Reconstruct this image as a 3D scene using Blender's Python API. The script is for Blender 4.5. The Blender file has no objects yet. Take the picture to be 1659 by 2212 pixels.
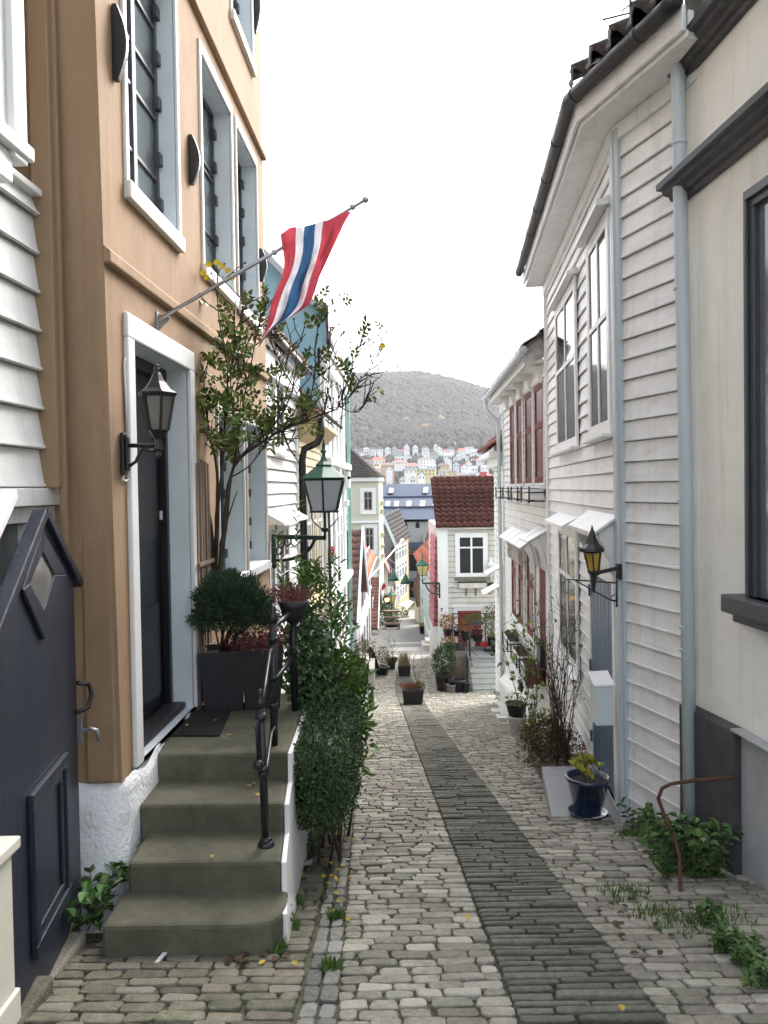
import bpy, math, random
from mathutils import Vector, Matrix, noise
random.seed(7)
RAD=math.radians
sc=bpy.context.scene
# ---------------- camera, world, sun, exposure ----------------
FPX=1700.0; CX,CY=829.5,1106.0; EYE=1.6
PITCH=math.atan(51/1700.0); ROLL=0.013
cd=bpy.data.cameras.new("camera"); cam=bpy.data.objects.new("camera",cd); sc.collection.objects.link(cam); sc.camera=cam
cd.sensor_fit='VERTICAL'; cd.sensor_height=36.0; cd.lens=36.0*FPX/2212.0; cd.clip_start=0.05; cd.clip_end=9000
CM=Matrix.Rotation(RAD(90)-PITCH,3,'X') @ Matrix.Rotation(-ROLL,3,'Z')
cam.matrix_world=Matrix.Translation((0,0,EYE)) @ CM.to_4x4()
SUN_EL,SUN_AZ=RAD(42),RAD(32)      # azimuth measured from +Y towards +X
W=bpy.data.worlds.new("World"); sc.world=W; W.use_nodes=True
nt=W.node_tree; bg=nt.nodes["Background"]
sky=nt.nodes.new("ShaderNodeTexSky"); sky.sky_type='NISHITA'; sky.sun_disc=False
sky.sun_elevation=SUN_EL; sky.sun_rotation=SUN_AZ; sky.air_density=1.2; sky.dust_density=4.5; sky.ozone_density=1.0
hs=nt.nodes.new("ShaderNodeHueSaturation"); hs.inputs['Saturation'].default_value=0.34; hs.inputs['Value'].default_value=1.0
nt.links.new(sky.outputs[0],hs.inputs['Color']); nt.links.new(hs.outputs[0],bg.inputs['Color']); bg.inputs['Strength'].default_value=0.15
sd=bpy.data.lights.new("sun",'SUN'); so=bpy.data.objects.new("sun",sd); sc.collection.objects.link(so)
sd.energy=0.55; sd.angle=RAD(40); sd.color=(1,0.97,0.93)
sdir=Vector((math.sin(SUN_AZ)*math.cos(SUN_EL),math.cos(SUN_AZ)*math.cos(SUN_EL),math.sin(SUN_EL)))
so.rotation_euler=sdir.to_track_quat('Z','Y').to_euler(); so.location=(20,30,60)
sc.view_settings.view_transform='Standard'; sc.view_settings.look='None'; sc.view_settings.gamma=1; sc.view_settings.exposure=2.0
sc.render.engine='CYCLES'
# ---------------- photograph measuring helpers (1659 x 2212 pixel frame) ----------------
ORG=Vector((0,0,EYE))
def ray(x,y): return CM @ Vector(((x-CX)/FPX,-(y-CY)/FPX,-1.0))
def at(x,y,d):
    r=ray(x,y); return ORG+r*(d/r.y)
def zc(x0,y0,s): return lambda x,y:((x0+x*s)/1.8228,(y0+y*s)/1.8228)
zA=zc(0,0,.66305); zB=zc(0,1200,.66305); zC=zc(0,2600,.90416); zF=zc(1000,700,.40678); zD=zc(1000,1600,.5423)
zE=zc(1900,0,.67752); zG=zc(1900,1300,.67752); zH=zc(1500,2600,.91863); zI=zc(1300,1800,.27125); zJ=zc(1600,1800,.45215)
zK=zc(1300,1450,.42194); zL=zc(1000,1000,.31646); zM=zc(1050,1600,.2261); zN=zc(1320,2050,.22905); zO=zc(1600,2300,.36166)
zP=zc(600,1050,.54249); zQ=zc(700,1700,.54269); zR=zc(1950,2000,.45193); zS=zc(950,2300,.49751); zT=zc(1300,2350,.30139)
GP=[(-40,8.2),(0,0),(12,-2.46),(21,-4.25),(25,-4.97),(29,-5.4),(33,-5.62),(37,-5.82),(45,-6.45),(55,-7.7),(75,-10.2),(110,-14),(400,-45)]
def ground(y):
    for (a,za),(b,zb) in zip(GP,GP[1:]):
        if y<=b: return za+(zb-za)*(y-a)/(b-a)
    return GP[-1][1]
def atg(x,y,dz=0.0):
    r=ray(x,y); r=r/r.y; d=1.5
    while d<200:
        p=ORG+r*d
        if p.z<=ground(d)+dz: break
        d+=0.02
    return ORG+r*d
class Frame:
    """a wall plane: s runs along the wall, h is up, n points out of the wall"""
    def __init__(F,o,S,N,lean=0.0):
        F.o=Vector(o); F.S=Vector(S).normalized(); F.N=Vector(N).normalized(); F.U=Vector((0,0,1))+F.N*lean
    def pt(F,s,h,n=0.0): return F.o+F.S*s+F.U*h+F.N*n
    def px(F,x,y,n=0.0):
        r=ray(x,y); nn=F.S.cross(F.U)
        o=F.o+F.N*n
        t=(o-ORG).dot(nn)/r.dot(nn); p=ORG+r*t-o
        h=p.z/F.U.z; q=p-F.U*h
        return q.dot(F.S),h
    def rect(F,a,b,n=0.0):
        s0,h0=F.px(*a,n); s1,h1=F.px(*b,n)
        return min(s0,s1),max(s0,s1),min(h0,h1),max(h0,h1)
def fr_along(x0,k,left=True,lean=0.0):
    return Frame((x0,0,0),(k,1,0),(1,-k,0) if left else (-1,k,0),lean)
# ---------------- mesh builder ----------------
ORIG={}
class MB:
    def __init__(m): m.v=[]; m.f=[]; m.mi=[]; m.c=0; m.smooth=False; m.sm=[]
    def face(m,pts):
        b=len(m.v); m.v.extend([Vector(p) for p in pts]); m.f.append(list(range(b,b+len(pts)))); m.mi.append(m.c); m.sm.append(m.smooth)
    def _f(m,idx): m.f.append(idx); m.mi.append(m.c); m.sm.append(m.smooth)
    def hexa(m,p):
        b=len(m.v); m.v.extend([Vector(q) for q in p])
        for q in ((0,3,2,1),(4,5,6,7),(0,1,5,4),(1,2,6,5),(2,3,7,6),(3,0,4,7)): m._f([b+i for i in q])
        return m
    def box(m,x0,x1,y0,y1,z0,z1):
        return m.hexa([(x0,y0,z0),(x1,y0,z0),(x1,y1,z0),(x0,y1,z0),(x0,y0,z1),(x1,y0,z1),(x1,y1,z1),(x0,y1,z1)])
    def fbox(m,F,s0,s1,h0,h1,n0,n1):
        P=F.pt
        return m.hexa([P(s0,h0,n0),P(s1,h0,n0),P(s1,h0,n1),P(s0,h0,n1),P(s0,h1,n0),P(s1,h1,n0),P(s1,h1,n1),P(s0,h1,n1)])
    def beam(m,a,b,w,t,up=(0,0,1)):
        a=Vector(a); b=Vector(b); d=(b-a).normalized(); sx=d.cross(Vector(up)); 
        if sx.length<1e-4: sx=d.cross(Vector((1,0,0)))
        sx.normalize(); sy=sx.cross(d).normalized(); sx=sx*w/2; sy=sy*t/2
        return m.hexa([a-sx-sy,a+sx-sy,b+sx-sy,b-sx-sy,a-sx+sy,a+sx+sy,b+sx+sy,b-sx+sy])
    def loft(m,rings,cap=True,closed=True):
        b=len(m.v); n=len(rings[0])
        for r in rings: m.v.extend([Vector(q) for q in r])
        for i in range(len(rings)-1):
            for j in range(n if closed else n-1):
                k=(j+1)%n; m._f([b+i*n+j,b+i*n+k,b+(i+1)*n+k,b+(i+1)*n+j])
        if cap:
            m._f([b+j for j in range(n)][::-1]); m._f([b+(len(rings)-1)*n+j for j in range(n)])
        return m
    def tube(m,pts,r,seg=6):
        pts=[Vector(p) for p in pts]; n=len(pts)
        rr=r if isinstance(r,(list,tuple)) else [r]*n
        rings=[]; ref=None
        for i,p in enumerate(pts):
            d=(pts[min(i+1,n-1)]-pts[max(i-1,0)])
            if d.length<1e-9: d=Vector((0,0,1))
            d.normalize()
            if ref is None:
                ref=d.cross(Vector((0,0,1)) if abs(d.z)<.9 else Vector((1,0,0)))
            ref=(ref-d*ref.dot(d))
            if ref.length<1e-6: ref=d.cross(Vector((0.3,1,0.2)))
            ref.normalize(); q=d.cross(ref)
            rings.append([p+ref*math.cos(2*math.pi*k/seg)*rr[i]+q*math.sin(2*math.pi*k/seg)*rr[i] for k in range(seg)])
        s=m.smooth; m.smooth=True; m.loft(rings); m.smooth=s
        return m
    def lathe(m,c,prof,seg=16,sq=None,rot=0.0,smooth=True):
        c=Vector(c); s=m.smooth; m.smooth=smooth
        m.loft([[c+Vector((r*math.cos(2*math.pi*k/seg+rot),r*math.sin(2*math.pi*k/seg+rot),z)) for k in range(seg)] for r,z in prof])
        m.smooth=s; return m
    def ball(m,c,r,seg=10,rings=6):
        m.lathe(c,[(max(r*math.sin(math.pi*i/rings),1e-4),-r*math.cos(math.pi*i/rings)) for i in range(rings+1)],seg); return m
    def prism(m,pts,off):
        off=Vector(off); return m.loft([[Vector(p) for p in pts],[Vector(p)+off for p in pts]])
    def leaf(m,p,d,nrm,L,Wd,fold=.25):
        p=Vector(p); d=Vector(d).normalized(); s=d.cross(Vector(nrm))
        if s.length<1e-3: s=d.cross(Vector((.3,.5,.8)))
        s.normalize(); u=s.cross(d)
        b=len(m.v); k=u*Wd*fold
        m.v.extend([p,p+d*L*.3+s*Wd*.46+k,p+d*L*.68+s*Wd*.38+k,p+d*L-u*L*.12,p+d*L*.68-s*Wd*.38+k,p+d*L*.3-s*Wd*.46+k])
        m._f([b,b+1,b+2,b+3]); m._f([b,b+3,b+4,b+5])
    def build(m,name,mat,parent=None,label=None,origin=None,bevel=0.0,solid=0.0):
        if parent is not None: o0=ORIG[parent.name]
        elif origin is not None: o0=Vector(origin)
        else:
            n=max(1,len(m.v)); o0=Vector((sum(q.x for q in m.v)/n,sum(q.y for q in m.v)/n,min(q.z for q in m.v)))
        me=bpy.data.meshes.new(name); me.from_pydata([q-o0 for q in m.v],[],m.f)
        mats=mat if isinstance(mat,(list,tuple)) else [mat]
        for t in mats: me.materials.append(t)
        if len(mats)>1: me.polygons.foreach_set('material_index',m.mi)
        me.polygons.foreach_set('use_smooth',m.sm); me.update()
        o=bpy.data.objects.new(name,me); sc.collection.objects.link(o)
        if parent is not None: o.parent=parent
        else: o.location=o0
        ORIG[o.name]=o0
        if label: o['label']=label
        if bevel:
            b=o.modifiers.new("bevel",'BEVEL'); b.width=bevel; b.segments=2; b.limit_method='ANGLE'; b.angle_limit=RAD(40)
        return o
def thing(name,label,cat,loc,group=None):
    o=bpy.data.objects.new(name,None); sc.collection.objects.link(o); o.location=Vector(loc); o.empty_display_size=.2
    ORIG[o.name]=Vector(loc); o['label']=label; o['category']=cat
    if group: o['group']=group
    return o
def tag(o,label,cat,group=None):
    o['label']=label; o['category']=cat
    if group: o['group']=group
    return o
def kind(o,k): o['kind']=k; return o
def dup(root,loc,label,rz=0.0,scale=None):
    r=root.copy(); sc.collection.objects.link(r); r.location=Vector(loc); r.rotation_euler=(0,0,rz); r['label']=label
    if scale: r.scale=(scale,)*3 if isinstance(scale,(int,float)) else scale
    ORIG[r.name]=Vector(loc)
    for ch in list(root.children):
        c=ch.copy(); sc.collection.objects.link(c); c.parent=r
        for g in list(ch.children):
            d=g.copy(); sc.collection.objects.link(d); d.parent=c
    return r
# ---------------- materials ----------------
MT={}
def pm(name,col,rough=.6,var=.12,scale=3.0,bump=.0,bscale=40.0,metal=0.0,spec=.5,isl=0.0,stain=None,stain_amt=.35,sscale=1.3,stretch=None,hue=0.0,coat=0.0,trans=0.0,bdist=.01,streak=None,streak_amt=.4):
    if name in MT: return MT[name]
    m=bpy.data.materials.new(name); m.use_nodes=True; t=m.node_tree; N=t.nodes; L=t.links
    b=N["Principled BSDF"]; b.inputs['Roughness'].default_value=rough; b.inputs['Metallic'].default_value=metal
    b.inputs['Specular IOR Level'].default_value=spec
    if coat: b.inputs['Coat Weight'].default_value=coat
    if trans: b.inputs['Transmission Weight'].default_value=trans
    tc=N.new('ShaderNodeTexCoord'); mp=N.new('ShaderNodeMapping'); L.new(tc.outputs['Object'],mp.inputs['Vector'])
    if stretch: mp.inputs['Scale'].default_value=stretch
    nz=N.new('ShaderNodeTexNoise'); nz.inputs['Scale'].default_value=scale; nz.inputs['Detail'].default_value=6; nz.inputs['Roughness'].default_value=.62
    L.new(mp.outputs[0],nz.inputs['Vector'])
    mr=N.new('ShaderNodeMapRange'); mr.inputs['From Min'].default_value=.3; mr.inputs['From Max'].default_value=.7
    mr.inputs['To Min'].default_value=1-var; mr.inputs['To Max'].default_value=1+var; L.new(nz.outputs['Fac'],mr.inputs['Value'])
    val=mr.outputs[0]
    hv=N.new('ShaderNodeHueSaturation'); hv.inputs['Color'].default_value=(*col,1)
    if isl:
        ge=N.new('ShaderNodeNewGeometry'); m2=N.new('ShaderNodeMapRange'); m2.inputs['To Min'].default_value=1-isl; m2.inputs['To Max'].default_value=1+isl
        L.new(ge.outputs['Random Per Island'],m2.inputs['Value'])
        mu=N.new('ShaderNodeMath'); mu.operation='MULTIPLY'; L.new(val,mu.inputs[0]); L.new(m2.outputs[0],mu.inputs[1]); val=mu.outputs[0]
        if hue:
            wn=N.new('ShaderNodeTexWhiteNoise'); wn.noise_dimensions='1D'; L.new(ge.outputs['Random Per Island'],wn.inputs['W'])
            m3=N.new('ShaderNodeMapRange'); m3.inputs['To Min'].default_value=.5-hue; m3.inputs['To Max'].default_value=.5+hue
            L.new(wn.outputs['Value'],m3.inputs['Value']); L.new(m3.outputs[0],hv.inputs['Hue'])
    L.new(val,hv.inputs['Value']); out=hv.outputs[0]
    if stain:
        n2=N.new('ShaderNodeTexNoise'); n2.inputs['Scale'].default_value=sscale; n2.inputs['Detail'].default_value=8; n2.inputs['Roughness'].default_value=.7
        L.new(mp.outputs[0],n2.inputs['Vector'])
        m4=N.new('ShaderNodeMapRange'); m4.inputs['From Min'].default_value=.48; m4.inputs['From Max'].default_value=.72; m4.inputs['To Max'].default_value=stain_amt
        L.new(n2.outputs['Fac'],m4.inputs['Value'])
        mx=N.new('ShaderNodeMixRGB'); mx.inputs['Color2'].default_value=(*stain,1); L.new(m4.outputs[0],mx.inputs['Fac']); L.new(out,mx.inputs['Color1']); out=mx.outputs[0]
    if streak:
        mp2=N.new('ShaderNodeMapping'); L.new(tc.outputs['Object'],mp2.inputs['Vector']); mp2.inputs['Scale'].default_value=(7,7,.45)
        n5=N.new('ShaderNodeTexNoise'); n5.inputs['Scale'].default_value=1.0; n5.inputs['Detail'].default_value=7; n5.inputs['Roughness'].default_value=.68; L.new(mp2.outputs[0],n5.inputs['Vector'])
        m6=N.new('ShaderNodeMapRange'); m6.inputs['From Min'].default_value=.52; m6.inputs['From Max'].default_value=.74; m6.inputs['To Max'].default_value=streak_amt
        L.new(n5.outputs['Fac'],m6.inputs['Value'])
        mz_=N.new('ShaderNodeMixRGB'); mz_.inputs['Color2'].default_value=(*streak,1); L.new(m6.outputs[0],mz_.inputs['Fac']); L.new(out,mz_.inputs['Color1']); out=mz_.outputs[0]
    L.new(out,b.inputs['Base Color'])
    if bump:
        n3=N.new('ShaderNodeTexNoise'); n3.inputs['Scale'].default_value=bscale; n3.inputs['Detail'].default_value=5; L.new(mp.outputs[0],n3.inputs['Vector'])
        bp=N.new('ShaderNodeBump'); bp.inputs['Strength'].default_value=bump; bp.inputs['Distance'].default_value=bdist
        L.new(n3.outputs['Fac'],bp.inputs['Height']); L.new(bp.outputs[0],b.inputs['Normal'])
    MT[name]=m; return m
def emat(name,col,st):
    m=bpy.data.materials.new(name); m.use_nodes=True; b=m.node_tree.nodes["Principled BSDF"]
    b.inputs['Base Color'].default_value=(*col,1); b.inputs['Emission Color'].default_value=(*col,1); b.inputs['Emission Strength'].default_value=st
    return m
def leafmat(name,col,hue=.03,isl=.5,rough=.45,tr=.25):
    m=pm(name,col,rough=rough,var=.15,scale=5,isl=isl,hue=hue)
    b=m.node_tree.nodes["Principled BSDF"]; b.inputs['Specular IOR Level'].default_value=.22
    return m
white=pm('white_paint',(.78,.785,.785),.5,.05,1.5,.12,60,streak=(.40,.38,.33),streak_amt=.4,stain=(.42,.40,.36),stain_amt=.30,sscale=2.2,stretch=(1,1,3))
white_clean=pm('white_trim_paint',(.80,.80,.80),.45,.03,2,.06,50,stain=(.5,.48,.44),stain_amt=.15)
white_far=pm('plain_white_paint',(.78,.78,.77),.55,.04,1,stain=(.6,.58,.55),stain_amt=.2)  # even white with faint stains, mostly for farther houses
white_cool=pm('cool_white_paint',(.62,.68,.72),.45,.04,2,.08,50,stain=(.4,.42,.42),stain_amt=.2)
orange=pm('ochre_plaster',(.345,.228,.138),.85,.13,1.3,.35,28,stain=(.215,.14,.078),stain_amt=.62,sscale=1.4,bdist=.012,stretch=(1,1,.55),streak=(.17,.12,.075),streak_amt=.5)
orange_d=pm('ochre_wood_paint',(.30,.20,.115),.65,.07,2,.12,50,stain=(.3,.19,.1),stain_amt=.35,stretch=(1,1,.25))
blue_reveal=pm('pale_blue_plaster',(.68,.74,.78),.8,.05,1.5,.25,30,stain=(.45,.48,.48),stain_amt=.2)
rough_white=pm('roughcast_white',(.84,.86,.88),.9,.05,4,.6,34,stain=(.40,.41,.34),stain_amt=.45,sscale=2.5,bdist=.02)
dkframe=pm('dark_metal_frame',(.055,.06,.07),.4,.1,5,.05,60)
black=pm('black_iron',(.014,.014,.016),.38,.2,8,.15,70)
blackplastic=pm('black_plastic_pot',(.018,.019,.022),.45,.15,5)
glass_d=pm('dark_glass',(.018,.021,.024),.06,.1,2,spec=.14)
glass_g=pm('grey_glass',(.13,.155,.165),.08,.12,2,spec=.7)
navy=pm('navy_paint',(.015,.020,.036),.42,.18,4,.35,30,stain=(.05,.055,.065),stain_amt=.5,stretch=(1,1,.15))
concrete=pm('mossy_concrete',(.118,.114,.078),.92,.30,3.5,.8,110,stain=(.045,.050,.026),stain_amt=.85,sscale=2.0,bdist=.006)
cream=pm('cream_plaster',(.86,.845,.785),.85,.05,1.2,.3,30,stain=(.60,.58,.51),stain_amt=.38,sscale=1.3,streak=(.46,.44,.37),streak_amt=.45)
darktrim=pm('charcoal_trim',(.040,.041,.047),.5,.2,4,.2,30,stain=(.13,.125,.12),stain_amt=.5,sscale=5)
plinth_m=pm('charcoal_plinth',(.055,.055,.063),.9,.2,5,.8,50,stain=(.11,.11,.11),stain_amt=.5)
greycem=pm('grey_cement',(.36,.37,.38),.9,.12,3,.4,50,stain=(.2,.21,.19),stain_amt=.5)
pipe_m=pm('pale_blue_zinc',(.50,.555,.59),.4,.06,3,.05,40,stain=(.33,.36,.37),stain_amt=.3,stretch=(1,1,.2))
pantile_b=pm('black_glazed_tile',(.018,.020,.026),.22,.2,5,.1,20,isl=.3)
red_m=pm('oxblood_paint',(.135,.012,.012),.6,.12,3,.1,40,stain=(.22,.06,.05),stain_amt=.25,spec=.2)
blue_d=pm('slate_blue_door_paint',(.055,.105,.185),.4,.12,3,.1,40)
grime_shade=pm('board_joint_grime_shade',(.24,.23,.21),.9,.3,4)  # joint dirt plus the shadow line under each board, put into one colour
steel=pm('galvanised_steel',(.42,.44,.47),.35,.08,6,metal=.7)
# ================= ground, street =================
dirt=pm('mossy_joint_soil',(.078,.078,.050),.95,.35,9,.8,60,stain=(.045,.065,.022),stain_amt=.7,sscale=3.5)
def sett_mat(name,col,isl,hue,stain,amt,lightcol=None):
    m=pm(name,col,.8,.26,22,1.0,55,isl=isl,hue=hue,stain=stain,stain_amt=amt,sscale=3.5,bdist=.010,spec=.3)
    if lightcol:   # a share of the stones is a paler granite
        t=m.node_tree; N=t.nodes; L=t.links; b=N["Principled BSDF"]; src=b.inputs['Base Color'].links[0].from_socket
        ge=N.new('ShaderNodeNewGeometry'); wn=N.new('ShaderNodeTexWhiteNoise'); wn.noise_dimensions='1D'
        ad=N.new('ShaderNodeMath'); ad.operation='MULTIPLY'; ad.inputs[1].default_value=57.3
        L.new(ge.outputs['Random Per Island'],ad.inputs[0]); L.new(ad.outputs[0],wn.inputs['W'])
        mr=N.new('ShaderNodeMapRange'); mr.inputs['From Min'].default_value=.70; mr.inputs['From Max'].default_value=1.0; mr.inputs['To Max'].default_value=.85
        L.new(wn.outputs['Value'],mr.inputs['Value'])
        mx=N.new('ShaderNodeMixRGB'); mx.inputs['Color2'].default_value=(*lightcol,1); L.new(mr.outputs[0],mx.inputs['Fac']); L.new(src,mx.inputs['Color1'])
        L.new(mx.outputs[0],b.inputs['Base Color'])
    return m
sett_l=sett_mat('granite_setts',(.245,.231,.190),.26,.03,(.10,.10,.07),.55,(.42,.40,.34))
sett_old=sett_mat('mossy_setts',(.165,.153,.115),.30,.035,(.075,.085,.045),.7,(.25,.235,.19))
sett_dk=sett_mat('dark_ribbed_setts',(.125,.123,.100),.22,.02,(.045,.05,.035),.7)
gut_m=sett_mat('gutter_slabs',(.175,.175,.158),.30,.05,(.10,.11,.07),.5,(.30,.30,.28))
stripe_m=sett_mat('pale_crossing_setts',(.33,.33,.31),.15,.01,(.3,.3,.27),.4)
asph=pm('grey_paving',(.165,.162,.15),.85,.2,3,.5,30,stain=(.13,.13,.11),stain_amt=.5)
def polyx(pts):
    W_=[]
    for x,y in pts:
        p=atg(x,y); W_.append((p.y,p.x))
    W_.sort()
    def f(y):
        if y<=W_[0][0]:
            (a,xa),(b,xb)=W_[0],W_[1]
        elif y>=W_[-1][0]: return W_[-1][1]
        else:
            for (a,xa),(b,xb) in zip(W_,W_[1:]):
                if a<=y<=b: break
        return xa+(xb-xa)*(y-a)/(b-a)
    return f
x_curb=polyx([(727,2212),(754,1873),(775,1640),(788,1555),(792.6,1535.6),(796,1496),(805.8,1467.8),(829,1444.7)])
x_gut=polyx([(640,2212),(690,1980),(735,1760),(762,1600),(769,1535),(776,1501),(790,1468),(818,1444)])
x_sl=polyx([(1120,2212),(866,1527),(855,1500),(853,1474),(857,1462)])
x_sr=polyx([(1435,2212),(934,1545),(905,1490),(889,1467)])
# terrain sheet under everything
m=MB(); ys=[-38,-20,-10,-5]+[i*.5 for i in range(160)]+[80,90,100,110,115,150,220,300,400]
xs=[-150,-60,-20,-6,-3,0,3,6,20,60,150]
g=[[(x,y,ground(y)-.006-(0 if abs(x)<25 else .3)) for x in xs] for y in ys]
m.loft(g,cap=False,closed=False)
kind(m.build('ground',dirt),'structure')
def stone(m,x0,x1,y0,y1,hgt,jit,rnd=.014,tilt=0.0):
    j=lambda a: random.uniform(-a,a)
    w=x1-x0; l=y1-y0; zj=j(.006)
    c=[(x0+j(jit),y0+j(jit)),(x1+j(jit),y0+j(jit)),(x1+j(jit),y1+j(jit)),(x0+j(jit),y1+j(jit))]
    r=min(rnd,w*.3,l*.3); ring=[]
    for i in range(4):
        p=Vector(c[i]); a=Vector(c[i-1])-p; b=Vector(c[(i+1)%4])-p
        ring.append(p+a.normalized()*r); ring.append(p+b.normalized()*r)
    cen=sum(ring,Vector((0,0)))/8
    def lvl(k,z,ins):
        out=[]
        for q in ring:
            d=cen-q; t=q+d.normalized()*(ins+random.uniform(-.0025,.0025)*(k>0))
            out.append(Vector((t.x,t.y,ground(t.y)+z+zj+tilt*(t.y-cen.y)+(random.uniform(-.002,.002) if k>1 else 0))))
        return out
    R=[lvl(0,-.035,0),lvl(1,hgt*.5,.0005),lvl(2,hgt*.9,.003),lvl(3,hgt,.009)]
    b=len(m.v)
    for r_ in R: m.v.extend(r_)
    for i in range(3):
        for k in range(8): m._f([b+i*8+k,b+i*8+(k+1)%8,b+(i+1)*8+(k+1)%8,b+(i+1)*8+k])
    m.v.append(Vector((cen.x,cen.y,ground(cen.y)+hgt+.003+zj))); t=b+32
    for k in range(8): m._f([b+24+k,b+24+(k+1)%8,t])
def course(m,xa,xb,y0,y1,wmin,wmax,hgt,jit,gap,skew=0.0,**k):
    x=xa-random.uniform(0,.0); first=True
    while x<xb-.03:
        w=random.uniform(wmin,wmax)
        if first: w*=random.uniform(.45,1); first=False
        e=min(x+w,xb)
        if xb-e<.07: e=xb
        yy=skew*(x-xa)
        stone(m,x+gap/2,e-gap/2,y0+gap/2+yy,y1-gap/2+yy,hgt*random.uniform(.8,1.15),jit,**k)
        x=e
random.seed(11)
mL=MB(); mD=MB(); mO=MB(); mG=MB()
for M_ in (mL,mD,mO,mG): M_.smooth=True
def right_edge(y):
    if y<4.9: return 2.75
    if y<7.0: return 4.17-.29*y+.15
    return 1.476+.093*y+.1
y=1.9
while y<33:
    h=random.uniform(.084,.104)*(1 if y<12 else 1.3)
    g_=.010 if y<12 else .013
    sk=.03
    course(mL,x_curb(y),x_sl(y),y,y+h,.12,.21,.015,.010,g_,sk)
    course(mL,x_sr(y),right_edge(y) if y<25 else 3.2,y,y+h,.12,.22,.015,.010,g_,.015)
    if y<24: course(mO,-2.6 if y>9 else -1.95,x_gut(y)-.01,y,y+h,.14,.24,.017,.012,g_,0)
    y+=h
y=1.9
while y<30:
    h=random.uniform(.066,.082)*(1 if y<12 else 1.4)
    course(mD,x_sl(y),x_sr(y),y+.012,y+h-.012,.2,.48,random.uniform(.022,.030),.005,.010,.03,rnd=.007,tilt=.12)
    y+=h
y=1.9
while y<30:
    h=random.uniform(.15,.27); xa,xb=x_gut(y),x_curb(y)
    n=2
    for i in range(n):
        a=xa+(xb-xa)*i/n; b=xa+(xb-xa)*(i+1)/n
        stone(mG,a+.008,b-.008,y+.008,y+h-.008,.014,.008)
    y+=h
kind(mL.build('street_setts',sett_l),'structure')
kind(mD.build('ribbed_paving_strip',sett_dk),'structure')
kind(mO.build('side_paving',sett_old),'structure')
m=MB(); ys_=[1.9+i*.5 for i in range(57)]; m.loft([[(x_sl(y)-.01,y,ground(y)+.001),(x_sr(y)+.01,y,ground(y)+.001)] for y in ys_],cap=False,closed=False); kind(m.build('strip_bed',pm('dark_grit',(.045,.044,.034),.95,.35,20,.8,120,stain=(.04,.05,.022),stain_amt=.6,sscale=4)),'structure')
kind(mG.build('gutter_paving',gut_m),'structure')
# crossing and the lane beyond
def gsheet(name,mat,ya,yb,xa,xb,dz,n=12,fa=None):
    m=MB(); rows=[]
    for i in range(n+1):
        y=ya+(yb-ya)*i/n; rows.append([(xa,y+(fa or 0)*xa,ground(y)+dz),(xb,y+(fa or 0)*xb,ground(y)+dz)])
    m.loft(rows,cap=False,closed=False); return kind(m.build(name,mat),'structure')
gsheet('crossing_pavement',asph,30.2,41,-2.0,14,.004)
for a,b in ((33.0,34.0),(35.2,36.2),(37.4,38.0)): gsheet('crossing_stripe',stripe_m,a,b,.2,13,.010,3,.05)
gsheet('lane',asph,41.02,78,-2,6,.006,20)
# ================= shared builders for houses =================
def atz(x,y,z):
    r=ray(x,y); return ORG+r*((z-EYE)/r.z)
def wall_holes(m,F,s0,s1,h0,h1,holes,n=0.0,depth=.2):
    S=sorted({s0,s1,*[q for h in holes for q in h[:2]]}); H=sorted({h0,h1,*[q for h in holes for q in h[2:4]]})
    S=[q for q in S if s0<=q<=s1]; H=[q for q in H if h0<=q<=h1]
    for a,b in zip(S,S[1:]):
        for c,d in zip(H,H[1:]):
            if any(o[0]<=(a+b)/2<=o[1] and o[2]<=(c+d)/2<=o[3] for o in holes): continue
            m.face([F.pt(a,c,n),F.pt(b,c,n),F.pt(b,d,n),F.pt(a,d,n)])
def reveal(m,F,o,d0,d1,t=.02):
    """plastered reveal: four slabs lining an opening from n=d0 (in) to n=d1 (out)"""
    a,b,c,d=o
    m.fbox(F,a-t,a,c,d,d0,d1); m.fbox(F,b,b+t,c,d,d0,d1); m.fbox(F,a-t,b+t,d,d+t,d0,d1); m.fbox(F,a-t,b+t,c-t,c,d0,d1)
def ring(m,F,o,w,n0,n1,wb=None,wt=None):
    a,b,c,d=o; wb=w if wb is None else wb; wt=w if wt is None else wt
    m.fbox(F,a-w,a,c,d,n0,n1); m.fbox(F,b,b+w,c,d,n0,n1); m.fbox(F,a-w,b+w,d,d+wt,n0,n1); m.fbox(F,a-w,b+w,c-wb,c,n0,n1)
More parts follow.
